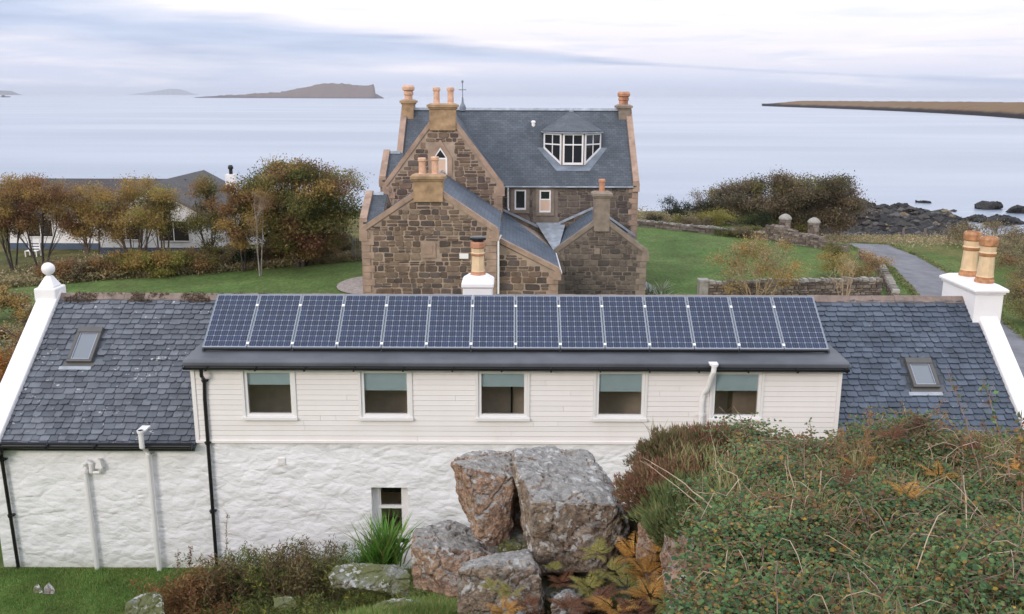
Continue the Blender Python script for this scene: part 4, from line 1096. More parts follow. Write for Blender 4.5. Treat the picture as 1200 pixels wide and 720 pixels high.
# chimneys of the house
def stack(x0, x1, y0, y1, z0, z1, mat, pots, lbl, potm=('terracotta_pale', 'terracotta')):
    q = MB(); q.box(x0, x1, y0, y1, z0, z1 - 0.32)
    q.box(x0 - .06, x1 + .06, y0 - .06, y1 + .06, z1 - 0.32, z1 - 0.22)
    q.box(x0 - .14, x1 + .14, y0 - .14, y1 + .14, z1 - 0.22, z1 - 0.08)
    q.hexa([(x0 - .13, y0 - .13, z1 - .08), (x1 + .13, y0 - .13, z1 - .08), (x1 + .13, y1 + .13, z1 - .08), (x0 - .13, y1 + .13, z1 - .08),
            (x0 + .05, y0 + .05, z1), (x1 - .05, y0 + .05, z1), (x1 - .05, y1 - .05, z1), (x0 + .05, y1 - .05, z1)])
    o = q.build('chimney_stack', mat, sh); plabel(o, lbl)
    for (x, y, h_, r_, kind) in pots:
        q = MB()
        if kind == 'H':     # ball-shaped louvred pot
            q.lathe(x, y, z1 - .03, [(r_ * .8, 0), (r_ * .75, h_ * .3), (r_ * 1.0, h_ * .35), (r_ * 1.05, h_ * .5), (r_ * .8, h_ * .58), (r_ * 1.3, h_ * .66), (r_ * 1.35, h_ * .85), (r_ * .9, h_), (r_ * .6, h_)], 12)
        else:
            q.lathe(x, y, z1 - .03, [(r_, 0), (r_ * .85, h_ * .1), (r_ * .82, h_ * .75), (r_ * 1.05, h_ * .8), (r_ * 1.05, h_ * .93), (r_ * .9, h_), (r_ * .7, h_)], 12)
        q.build('chimney_pot', potm[0] if kind != 'T' else potm[1], o, smooth=False)
stack(-4.72, -3.24, 52.26, 53.2, 7.05, 8.55, 'sandstone_gold', [(-4.35, 52.95, .92, .21, 'P'), (-3.55, 52.95, .92, .21, 'P')], 'golden stone stack on the tall gable')
stack(-4.80, -3.38, 43.86, 44.8, 3.95, 5.27, 'sandstone_gold', [(-4.40, 44.35, .8, .2, 'P'), (-3.77, 44.35, .86, .2, 'P')], 'golden stone stack on the nearest gable')
stack(-7.22, -6.5, 60.3, 61.8, 7.0, 8.72, 'sandstone_gold', [(-6.88, 60.7, .95, .26, 'H'), (-6.84, 61.4, .95, .26, 'H')], 'stack at the left end of the main ridge', ('terracotta_pale', 'terracotta'))
stack(6.95, 7.68, 60.3, 61.8, 7.0, 8.45, 'sandstone_grey', [(7.12, 60.7, .85, .2, 'H'), (7.5, 61.4, .85, .2, 'H')], 'stack at the right end of the main ridge', ('terracotta', 'terracotta'))
stack(4.63, 5.51, 50.86, 51.8, 1.5, 3.72, 'sandstone_grey', [(5.07, 51.35, .72, .19, 'T')], 'grey stack on the right wing')
# wind vane finial behind
q = MB(); q.lathe(-3.3, 61, 8.0, [(.25, 0), (.2, .3), (.08, .5), (.04, .9)], 8); q.tube([(-3.3, 61, 8.8), (-3.3, 61, 9.9)], .03, 6); q.tube([(-3.55, 61, 9.35), (-3.05, 61, 9.35)], .025, 6); q.lathe(-3.3, 61, 9.8, [(.07, 0), (.07, .12), (.02, .16)], 6)
q.build('roof_finial', 'lead', sh)
# gutters / pipes
def hpipe(pts, r, mat, nm='downpipe'):
    q = MB(); q.tube(pts, r, 6); q.build(nm, mat, sh)
hpipe([(-0.45, 55.78, 3.52), (7.45, 55.78, 3.52)], 0.05, 'lead_pale', 'gutter')
hpipe([(-0.28, 55.78, 3.5), (-0.28, 55.9, 3.2), (-0.28, 55.9, 2.2), (-0.2, 55.9, 2.05)], 0.06, 'white_paint')
hpipe([(-0.55, 44.1, 2.3), (-0.68, 43.95, 2.05), (-0.68, 43.93, -3.0)], 0.05, 'white_paint')
hpipe([(2.50, 45.0, 0.22), (2.5, 51.0, 0.22)], 0.05, 'white_paint', 'gutter')
# flashing along the back walls
q = MB()
q.obox((-0.6, 55.93, 2.02), (0.0, -0.0, 0.16), (2.2, 0, -1.05), (0, -0.03, 0)); q.obox((2.9, 55.93, 1.18), (2.2, 0, 1.0), (0, 0, 0.16), (0, 0.03, 0)); q.obox((5.1, 55.93, 2.20), (2.6, 0, -1.8), (0, 0, 0.16), (0, .03, 0))
q.box(1.5, 3.0, 55.9, 55.95, 1.1, 1.3)
q.build('flashing', 'lead_pale', sh)
# windows on the main wall
def house_window(x0, x1, z0, z1, y, sill=True, fw=0.09, bars=(), lower_board=False, lbl=None, surround='sandstone_grey'):
    q = MB(); e = 0.22
    q.box(x0 - e, x0, y - .06, y, z0 - .15, z1 + .25); q.box(x1, x1 + e, y - .06, y, z0 - .15, z1 + .25); q.box(x0, x1, y - .06, y, z1, z1 + .25); q.box(x0 - e, x1 + e, y - .10, y - .061, z0 - .2, z0) 
    so_ = q.build('window', surround, sh)
    if lbl: plabel(so_, lbl)
    q = MB(); q.box(x0, x1, y - .045, y - .01, z1 - fw, z1); q.box(x0, x1, y - .045, y - .01, z0, z0 + fw * 1.3); q.box(x0, x0 + fw, y - .045, y - .01, z0 + fw * 1.3, z1 - fw); q.box(x1 - fw, x1, y - .045, y - .01, z0 + fw * 1.3, z1 - fw)
    for b_ in bars: q.box(x0 + fw, x1 - fw, y - .045, y - .01, b_ - .03, b_ + .03)
    q.build('frame', 'white_paint', so_)
    q = MB(); q.box(x0 + fw, x1 - fw, y - .03, y - .012, z0 + fw, z1 - fw); q.build('pane', 'dark_glass', so_)
    if lower_board:
        q = MB(); q.box(x0 + fw * .6, x1 - fw * .6, y - .05, y - .031, z0 + fw * 1.3, bars[0] - .03); q.build('panel', 'cream', so_)
wz = lambda u, v, y: at(u, v, y)
a = at(603, 246, 56); b_ = at(616.5, 222.5, 56); house_window(a.x, b_.x, a.z, b_.z, 56, lbl='tall narrow window')
a = at(632, 249, 56); b_ = at(645.5, 223, 56); house_window(a.x, b_.x, a.z, b_.z, 56, bars=((a.z + b_.z) / 2 + .12,), lower_board=True, lbl='window with a cream board in its lower half')
# pointed window in the tall gable
a = at(508.5, 203, 52.4); b_ = at(524, 180, 52.4); x0, x1 = a.x, b_.x; xc = (x0 + x1) / 2; z0, z1 = a.z, b_.z
q = MB()
y = 52.4
q.box(x0 - .28, x0, y - .07, y, z0 - .2, z1 - .25); q.box(x1, x1 + .28, y - .07, y, z0 - .2, z1 - .25)
q.prism([(x0 - .28, y - .07, z1 - .25), (x0, y - .07, z1 - .25), (xc, y - .07, z1 + .35), (xc, y - .07, z1 + .8)], (0, .07, 0)); q.prism([(x1, y - .07, z1 - .25), (x1 + .28, y - .07, z1 - .25), (xc, y - .07, z1 + .8), (xc, y - .07, z1 + .35)], (0, .07, 0))
pw_ = q.build('window', 'sandstone', sh); plabel(pw_, 'pointed arch window with a cream board')
q = MB(); q.prism([(x0 + .1, y - .03, z1 - .25), (x1 - .1, y - .03, z1 - .25), (xc, y - .03, z1 + .22)], (0, .02, 0)); q.build('pane', 'dark_glass', pw_)
q = MB(); q.box(x0 + .1, x1 - .1, y - .04, y - .01, z0, z1 - .33); q.build('panel', 'cream', pw_)
q = MB(); q.box(x0, x0 + .1, y - .05, y - .01, z0 - .1, z1 - .2); q.box(x1 - .1, x1, y - .05, y - .01, z0 - .1, z1 - .2); q.box(x0 + .1, x1 - .1, y - .05, y - .01, z1 - .33, z1 - .25)
q.prism([(x0, y - .05, z1 - .2), (x0 + .1, y - .05, z1 - .2), (xc, y - .05, z1 + .2), (xc, y - .05, z1 + .34)], (0, .04, 0)); q.prism([(x1 - .1, y - .05, z1 - .2), (x1, y - .05, z1 - .2), (xc, y - .05, z1 + .34), (xc, y - .05, z1 + .2)], (0, .04, 0))
q.build('frame', 'white_paint', pw_)
# square carved stone and white plate on the nearest gable
a = at(495.5, 302, 44); b_ = at(510.5, 285, 44)
q = MB(); q.box(a.x, b_.x, 43.93, 44.0, a.z, b_.z); q.box(a.x + .15, b_.x - .15, 43.9, 43.93, a.z + .2, b_.z - .12); q.build('carved_stone', 'sandstone', sh)
a = at(538.5, 303, 44); b_ = at(549, 297, 44)
q = MB(); q.box(a.x, b_.x, 43.9, 43.96, a.z, b_.z); q.build('wall_box', 'white_paint', sh)
a = at(696, 298, 51); b_ = at(703, 291, 51); q = MB(); q.box(a.x, b_.x, 50.93, 51.0, a.z, b_.z); q.build('carved_stone', 'sandstone_grey', sh)
# canted dormer
YD = 57.1; zb = 4.78; zt_ = 6.84
fl = (at(658.9, 170, YD).x, YD); fr = (at(684.4, 170, YD).x, YD); bl_ = (at(637.8, 170, 58.3).x, 58.3); br_ = (at(703.5, 170, 58.3).x, 58.3)
kk = (8.0 - 3.66) / 5.0
def mz(y): return 3.66 + kk * (y - 56) + .09
q = MB()
q.prism([(fl[0], fl[1], zb - 1), (fr[0], fr[1], zb - 1), (br_[0], br_[1], zb - 1), (br_[0], 60.2, zb - 1), (bl_[0], 60.2, zb - 1), (bl_[0], bl_[1], zb - 1)][::-1], (0, 0, zt_ - zb + 1))
dm = q.build('dormer', 'sandstone_grey', sh); plabel(dm, 'three-light canted dormer with white windows and a pointed slate roof')
q = MB(); z_e = 6.84; ap = (3.86, 60.9, 8.05)
e = [(bl_[0] - .14, 59.4, z_e), (bl_[0] - .14, bl_[1] - .08, z_e), (fl[0] - .08, fl[1] - .2, z_e), (fr[0] + .08, fr[1] - .2, z_e), (br_[0] + .14, br_[1] - .08, z_e), (br_[0] + .14, 59.4, z_e)]
for a, b_ in zip(e, e[1:]): q.face([a, b_, ap])
e2 = [(x, y, z - .1) for x, y, z in e]
for k in range(5): q.face([e2[k], e2[k + 1], e[k + 1], e[k]])
q.face(e2[::-1]); q.build('dormer_roof', 'far_slate', dm, uv=True)
q = MB(); q.lathe(ap[0], ap[1] - .12, 7.98, [(.16, 0), (.16, .1), (.03, .2)], 6)
for k in range(5):
    q.tube([e2[k], e2[k + 1]], .04, 5)
q.build('dormer_trim', 'lead_pale', dm)
# apron of lead following the roof
q = MB()
def rp(x, y, lift=.03): return (x, y, mz(y) + lift)
q.face([rp(fl[0] - .35, 56.75), rp(fr[0] + .35, 56.75), rp(fr[0] + .05, YD), rp(fl[0] - .05, YD)])
q.face([rp(bl_[0] - .45, 58.3), rp(fl[0] - .35, 56.75), rp(fl[0] - .05, YD), rp(bl_[0], 58.3)]); q.face([rp(fr[0] + .35, 56.75), rp(br_[0] + .45, 58.3), rp(br_[0], 58.3), rp(fr[0] + .05, YD)])
q.build('lead_apron', 'lead', dm)
def light(A, B, zlA, zlB, zt_):
    """glazed light on the vertical plane A-B with raking foot"""
    A = Vector((A[0], A[1], 0)); B = Vector((B[0], B[1], 0)); d = (B - A); L = d.length; d.normalize(); n = Vector((d.y, -d.x, 0))
    if n.y > 0: n = -n
    Z = Vector((0, 0, 1))
    def pt(s, z, off): return A + d * s + Z * z + n * off
    def foot(s): return zlA + (zlB - zlA) * s / L
    q = MB(); fw = .10
    def bar(s0, s1, za0, za1, zb0, zb1, off0=.0, off1=.06):
        q.prism([pt(s0, za0, off1), pt(s1, zb0, off1), pt(s1, zb1, off1), pt(s0, za1, off1)], -n * (off1 - off0))
    bar(0, fw, foot(0), zt_, foot(fw), zt_); bar(L - fw, L, foot(L - fw), zt_, foot(L), zt_)
    bar(fw, L - fw, zt_ - fw * 1.4, zt_, zt_ - fw * 1.4, zt_); bar(fw, L - fw, foot(fw), foot(fw) + fw * 1.4, foot(L - fw), foot(L - fw) + fw * 1.4)
    m_ = L / 2; bar(m_ - .03, m_ + .03, foot(m_ - .03) + .14, zt_ - .14, foot(m_ + .03) + .14, zt_ - .14, .0, .05)
    zm = zt_ - .72
    bar(fw, m_ - .03, zm - .04, zm + .04, zm - .04, zm + .04, 0, .052); bar(m_ + .03, L - fw, zm - .04, zm + .04, zm - .04, zm + .04, 0, .052)
    q.build('window', 'white_paint', dm)
    q = MB(); q.prism([pt(fw, foot(fw) + .1, .02), pt(L - fw, foot(L - fw) + .1, .02), pt(L - fw, zt_ - .1, .02), pt(fw, zt_ - .1, .02)], -n * .015); q.build('pane', 'dark_glass', dm)
light((fl[0] + .04, YD), (fr[0] - .04, YD), zb, zb, zt_ - .1)
light(bl_, (fl[0] - .04, YD + .02), 5.72, zb, zt_ - .1); light((fr[0] + .04, YD + .02), br_, zb, 5.72, zt_ - .1)
# small ventilators on the main roof
q = MB(); q.lathe(1.35, 59.9, mz(59.9), [(.12, -.1), (.12, .15), (.17, .16), (.1, .28)], 8); q.build('roof_vent', 'white_paint', sh)
# ------------------------------------------------------------------ BUNGALOW
bg = thing('bungalow', (-28, 70, -3), 'low white bungalow with dark tiled roof half hidden behind autumn trees', 'bungalow')
M['harling'] = simple('white_harling', (0.82, 0.80, 0.80), 0.85, 0.1, 1.5, kind='Position')
M['blue_paint'] = simple('blue_plinth_paint', (0.07, 0.10, 0.15), 0.7, 0.1)
M['bung_window'] = simple('dark_window', (0.035, 0.030, 0.028), 0.15, 0.2)
q = MB()
q.box(-40, -24, 71.0, 79, -3.3, -0.1)
q.prism([(-31.8, 69.0, -3.3), (-23.4, 69.0, -3.3), (-23.4, 69.0, 0.05), (-27.6, 69.0, 2.25), (-31.8, 69.0, 0.05)], (0, 12, 0))
q.box(-23.41, -20.5, 73.5, 80, -3.3, -0.3)
q.build('wall', 'harling', bg)
q = MB(); q.box(-40.03, -31.8, 70.95, 70.999, -3.2, -2.55); q.box(-31.85, -23.35, 68.95, 68.999, -3.2, -2.55); q.build('plinth', 'blue_paint', bg)
q = MB()
slab(q, (-40.4, 70.5, -0.25), (-27, 70.5, -0.25), (-27, 75, 2.2), (-40.4, 75, 2.2), .15); slab(q, (-40.4, 75, 2.2), (-27, 75, 2.2), (-27, 79.5, -.25), (-40.4, 79.5, -.25), .15)
slab(q, (-32.3, 68.6, -0.12), (-27.6, 68.6, 2.42), (-27.6, 81.4, 2.42), (-32.3, 81.4, -.12), .15); slab(q, (-27.6, 68.6, 2.42), (-22.9, 68.6, -.12), (-22.9, 81.4, -.12), (-27.6, 81.4, 2.42), .15)
slab(q, (-23, 73.2, -.3), (-20.2, 73.2, -.3), (-20.2, 77, .9), (-23, 77, .9), .12)
q.build('roof', 'bung_tile', bg, uv=True)
q = MB(); q.box(-40.4, -32.3, 70.42, 70.5, -.45, -.22); 
q.prism([(-32.3, 68.52, -.34), (-27.6, 68.52, 2.16), (-27.6, 68.52, 2.38), (-32.3, 68.52, -.12)], (0, .07, 0)); q.prism([(-27.6, 68.52, 2.16), (-22.9, 68.52, -.34), (-22.9, 68.52, -.12), (-27.6, 68.52, 2.38)], (0, .07, 0))
q.build('bargeboard', 'wood_grey', bg)
for x0, x1, y, z0, z1, l in ((-38.3, -36.4, 70.96, -2.0, -.7, None), (-34.9, -33.3, 70.96, -1.9, -.9, None), (-30.9, -28.6, 68.96, -1.9, -.55, None), (-27.2, -24.9, 68.96, -2.0, -.5, None)):
    q = MB(); q.box(x0, x1, y - .03, y, z0, z1); w_ = q.build('window', 'bung_window', bg)
    q = MB(); q.box(x0 - .06, x1 + .06, y - .05, y - .031, z0 - .08, z0); q.box(x0 - .06, x1 + .06, y - .05, y - .031, z1, z1 + .06); q.box(x0 - .06, x0, y - .05, y - .031, z0, z1); q.box(x1, x1 + .06, y - .05, y - .031, z0, z1); q.box((x0 + x1) / 2 - .03, (x0 + x1) / 2 + .03, y - .05, y - .031, z0, z1); q.build('frame', 'white_paint', w_)
p = at(271, 209, 79)
q = MB(); q.box(p.x - .4, p.x + .4, 78.6, 79.4, -.4, p.z + .35); cs = q.build('chimney_stack', 'harling', bg)
q = MB(); q.lathe(p.x, 79, p.z + .33, [(.16, 0), (.16, .45), (.24, .47), (.24, .62), (.16, .8)], 8); q.build('chimney_cowl', 'black', cs)
# slatted garden chair against it
gc = thing('garden_chair', (-36.6, 68.0, H(-36.6, 68.0)), 'small white slatted garden chair in front of the bungalow', 'chair')
x, y, z = gc.location
q = MB()
for k in range(4): q.box(x - .45, x + .45, y + .35 + .03 * k, y + .39 + .03 * k, z + .55 + k * .2, z + .66 + k * .2)
q.build('backrest', 'white_paint', gc)
q = MB()
for k in range(4): q.box(x - .45, x + .45, y - .3 + k * .16, y - .18 + k * .16, z + .42, z + .46)
q.build('seat', 'white_paint', gc)
for sx in (-.45, .38):
    for sy, h_ in ((-.3, .42), (.33, 1.25)):
        q = MB(); q.box(x + sx, x + sx + .07, y + sy, y + sy + .07, z, z + h_); q.build('leg', 'white_paint', gc)

# ------------------------------------------------------------------ GARDEN WALLS
def rubble_run(name, pts, hgt, thick, label, seed, cope=True, cat='wall', mat='drystone', sz=(0.22, 0.55), ragged=0.0):
    """dry-stone wall along a polyline: stone by stone on both faces plus rough cope stones"""
    r = random.Random(seed)
    t = thing(name, (pts[0][0], pts[0][1], H(*pts[0])), label, cat)
    q = MB(); qc = MB()
    if isinstance(hgt, (list, tuple)):
        np_, nh = [], []
        for k in range(len(pts) - 1):
            L_ = math.dist(pts[k], pts[k + 1]); m_ = max(1, int(L_ / 1.2))
            for j in range(m_):
                f = j / m_; np_.append(tuple(a + (b_ - a) * f for a, b_ in zip(pts[k], pts[k + 1]))); nh.append(hgt[k] + (hgt[k + 1] - hgt[k]) * (f + .5 / m_) + r.uniform(-.08, .08))
        np_.append(pts[-1]); pts = np_
    else: nh = [hgt] * (len(pts) - 1)
    for (ax, ay), (bx, by), hgt in zip(pts, pts[1:], nh):
        A = Vector((ax, ay, 0)); B = Vector((bx, by, 0)); L = (B - A).length; d = (B - A).normalized(); n = Vector((d.y, -d.x, 0))
        st = max(1, int(L / 1.0))
        for k in range(st):   # core
            p0 = A + d * (L * k / st); p1 = A + d * (L * (k + 1) / st); g0 = min(H(p0.x, p0.y), H(p1.x, p1.y)) - .3
            z0, z1 = H(p0.x, p0.y), H(p1.x, p1.y); t2 = thick / 2 - .05
            q.hexa([p0 - n * -t2 + Vector((0, 0, g0)), p0 - n * t2 + Vector((0, 0, g0)), p1 - n * t2 + Vector((0, 0, g0)), p1 + n * t2 + Vector((0, 0, g0)),
                    p0 + n * t2 + Vector((0, 0, z0 + hgt - .1)), p0 - n * t2 + Vector((0, 0, z0 + hgt - .1)), p1 - n * t2 + Vector((0, 0, z1 + hgt - .1)), p1 + n * t2 + Vector((0, 0, z1 + hgt - .1))][::1], 0)
        for side in (-1, 1):
            z = 0.0
            while z < hgt - .05:
                hh = min(r.uniform(.10, .24), hgt - z); s = 0
                while s < L:
                    w_ = r.uniform(*sz)
                    if s + w_ > L: w_ = L - s
                    if w_ > .08 and not (ragged and z > hgt * .6 and fbm(s * .5, seed) < -.1):
                        c = A + d * (s + w_ / 2); g0 = H(c.x, c.y)
                        c = c + n * side * (thick / 2 - .06 + r.uniform(-.03, .04)) + Vector((0, 0, g0 + z + hh / 2))
                        a_, b_, e_ = w_ / 2 - .012, .10, hh / 2 - .010
                        pts8 = []
                        for zz in (-1, 1):
                            for (sx, sy) in ((-1, -1), (1, -1), (1, 1), (-1, 1)):
                                f = r.uniform(.78, 1.0)
                                pts8.append(c + d * sx * a_ * f + n * sy * b_ * f + Vector((0, 0, zz * e_ * r.uniform(.75, 1))))
                        q.hexa([pts8[k] for k in (0, 3, 2, 1, 4, 7, 6, 5)], 1)
                    s += w_
                z += hh
        if cope:
            s = 0
            while s < L:
                w_ = r.uniform(.18, .5); c = A + d * (s + w_ / 2); g0 = H(c.x, c.y) + hgt
                hh = r.uniform(.10, .22); pts8 = []
                for zz in (0, 1):
                    for (sx, sy) in ((-1, -1), (1, -1), (1, 1), (-1, 1)):
                        f = r.uniform(.8, 1.0) * (1 if zz == 0 else .85)
                        pts8.append(c + d * sx * (w_ / 2 - .01) * f + n * sy * (thick / 2 + .04) * f + Vector((0, 0, g0 - .06 + zz * hh)))
                qc.hexa([pts8[k] for k in (0, 3, 2, 1, 4, 7, 6, 5)], 0)
                s += w_
    q.build('stonework', ['mortar_grey', mat], t)
    if cope: qc.build('coping', 'wall_cope', t)
    return t
rubble_run('stone_wall', [(11.6, 52.6), (22.4, 53.8)], 1.15, .5, 'straight rubble wall with pale coping crossing the garden behind the solar panels', 5)
q = MB()
rubble_run('stone_wall', [(22.9, 52.6), (24.4, 57.5), (26.2, 63.5), (26.8, 68.5)], .62, .42, 'low curving wall with pale coping beside the grass verge of the road', 6)
rubble_run('stone_wall', [(26.4, 70.5), (24.4, 73.5), (22.0, 77.0)], [.5, .95, 1.4], .8, 'tumbledown drystone wall leading to the two gate pillars', 7, cope=False, ragged=1, sz=(.25, .6))
rubble_run('stone_wall', [(22.0, 77.2), (17.5, 80.5), (12, 84.5), (7, 87)], .55, .45, 'long low wall along the far edge of the lawn', 8, cope=True, sz=(.4, .9))
gp = thing('gate_pier', (11.4, 52.6, H(11.4, 52.6)), 'pale square pier at the left end of the garden wall', 'pier')
x, y, z = gp.location; q = MB(); q.box(x - .3, x + .22, y - .33, y + .33, z - .2, z + 1.25); q.build('shaft', 'wall_cope', gp)
q = MB(); q.box(x - .34, x + .26, y - .37, y + .37, z + 1.25, z + 1.36); q.build('cap', 'wall_cope', gp)
for u, y, l in ((920, 78.5, 'round-topped stone gate pillar at the end of the drystone wall'), (954, 79.5, 'round-topped stone gate pillar standing nearer the road')):
    x = at(u, 260, y).x; z = H(x, y)
    t = thing('gate_pillar', (x, y, z), l, 'pillar', 'gate pillars by the road')
    q = MB(); r = random.Random(int(u))
    zz = -.2
    while zz < 1.55:
        hh = r.uniform(.14, .24); n = 9; a0 = r.uniform(0, 1)
        for k in range(n):
            a = a0 + 2 * PI * k / n; b_ = a + 2 * PI / n - .05; ro = .5 * r.uniform(.93, 1.05); ri = .28
            P8 = [(x + rr * math.cos(t_), y + rr * math.sin(t_), z + zz + dz) for dz in (0, hh - .02) for rr, t_ in ((ri, a), (ro, a), (ro, b_), (ri, b_))]
            q.hexa(P8)
        zz += hh
    q.build('shaft', 'drystone', t)
    q = MB(); q.lathe(x, y, z + zz, [(.55, 0), (.57, .08), (.52, .2), (.36, .36), (.16, .46), (.02, .5)], 14); q.build('cap', 'wall_cope', t, smooth=True)

# white railed steps beside the nearest wing
st_ = thing('picket_gate', (-12.3, 66, -3), 'pale grey picket gate beside the left wall of the stone house', 'gate')
q = MB(); a = at(414, 297, 66); gz = H(a.x, 66)
for k in range(9): q.box(a.x + k * .13, a.x + k * .13 + .06, 66, 66.04, gz + .1, gz + 1.75)
q.box(a.x, a.x + 1.15, 66.041, 66.08, gz + .3, gz + .4); q.box(a.x, a.x + 1.15, 66.041, 66.08, gz + 1.4, gz + 1.5); q.build('pickets', 'wall_cope', st_)
q = MB(); q.box(a.x - .12, a.x - .01, 65.95, 66.06, gz - .1, gz + 1.9); q.box(a.x + 1.2, a.x + 1.31, 65.95, 66.06, gz - .1, gz + 1.9); q.build('gate_post', 'wall_cope', st_)

# wooden fence behind the left end of the cottage
wf = thing('board_fence', (-13, 19.5, 0), 'weathered upright-board fence behind the left gable', 'fence')
q = MB(); x = -15.6
while x < -10.2:
    w_ = .13; zz = H(x, 19.6); q.box(x, x + w_, 19.6, 19.63, zz - .1, 1.62 + rnd.uniform(-.05, .05)); x += w_ + .018
q.box(-15.6, -10.2, 19.631, 19.68, .3, .4); q.box(-15.6, -10.2, 19.631, 19.68, 1.2, 1.3)
q.build('boards', 'wood_grey', wf)
for x in (-15.4, -13, -10.6):
    q = MB(); q.box(x, x + .1, 19.681, 19.78, -.3, 1.6); q.build('fence_post', 'wood_grey', wf)

# fence posts on the sea side of the road
for k, (u, y) in enumerate(((1058, 86), (1084, 84), (1112, 79))):
    p = at(u, 275, y); z = H(p.x, y)
    lb = ['leftmost of the three weathered posts on the sea side of the road', 'middle one of the three weathered posts on the sea side of the road', 'rightmost of the three weathered posts, nearest the chimney'][k]
    q = MB(); q.prism([(p.x - .09, y - .09, z - .2), (p.x + .09, y - .09, z - .2), (p.x + .09, y + .09, z - .2), (p.x - .09, y + .09, z - .2)][::-1], (rnd.uniform(-.1, .1), 0, 1.5)); q.box(p.x - .11, p.x + .11, y - .11, y - .095, z + .5, z + .6)
    tag(q.build('fence_post', 'wood_grey'), lb, 'post', 'fence posts beside the road')

# ------------------------------------------------------------------ TREES
GREENS = [(0, (0.075, 0.105, 0.03)), (0.35, (0.095, 0.125, 0.034)), (0.6, (0.13, 0.14, 0.04)), (0.85, (0.16, 0.12, 0.04))]
M['lf_gold'] = leafy('gold_brown_leaf', [(0, (0.42, 0.28, 0.09)), (0.3, (0.34, 0.25, 0.08)), (0.6, (0.46, 0.31, 0.11)), (0.85, (0.30, 0.18, 0.08))], .55, .4)
M['lf_rust'] = leafy('rust_leaf', [(0, (0.31, 0.165, 0.085)), (0.35, (0.36, 0.21, 0.09)), (0.65, (0.23, 0.15, 0.075)), (0.85, (0.37, 0.25, 0.10))], .55, .4)
M['lf_red'] = leafy('red_brown_leaf', [(0, (0.20, 0.085, 0.055)), (0.4, (0.16, 0.08, 0.05)), (0.7, (0.24, 0.13, 0.065))])
M['lf_olive'] = leafy('olive_leaf', [(0, (0.20, 0.19, 0.06)), (0.4, (0.15, 0.16, 0.05)), (0.7, (0.26, 0.21, 0.07))], .55, .4)
M['lf_green'] = leafy('green_leaf', GREENS)
M['lf_ygreen'] = leafy('yellow_green_leaf', [(0, (0.32, 0.29, 0.08)), (0.5, (0.23, 0.25, 0.07)), (0.8, (0.38, 0.30, 0.08))], .55, .4)
M['lf_brown'] = leafy('brown_thicket_leaf', [(0, (0.20, 0.15, 0.10)), (0.3, (0.16, 0.13, 0.075)), (0.55, (0.24, 0.16, 0.105)), (0.8, (0.18, 0.165, 0.085))])
M['lf_orange'] = leafy('orange_leaf', [(0, (0.36, 0.12, 0.02)), (0.4, (0.28, 0.08, 0.018)), (0.7, (0.42, 0.17, 0.03))])
M['lf_dark'] = leafy('dark_evergreen_leaf', [(0, (0.018, 0.032, 0.014)), (0.5, (0.028, 0.045, 0.018)), (0.8, (0.045, 0.055, 0.02))])
M['lf_tan'] = leafy('tan_grass', [(0, (0.40, 0.32, 0.19)), (0.4, (0.31, 0.25, 0.14)), (0.7, (0.23, 0.22, 0.10))])
M['lf_white'] = leafy('variegated_leaf', [(0, (0.40, 0.42, 0.30)), (0.5, (0.12, 0.17, 0.07)), (0.75, (0.3, 0.33, 0.2))])

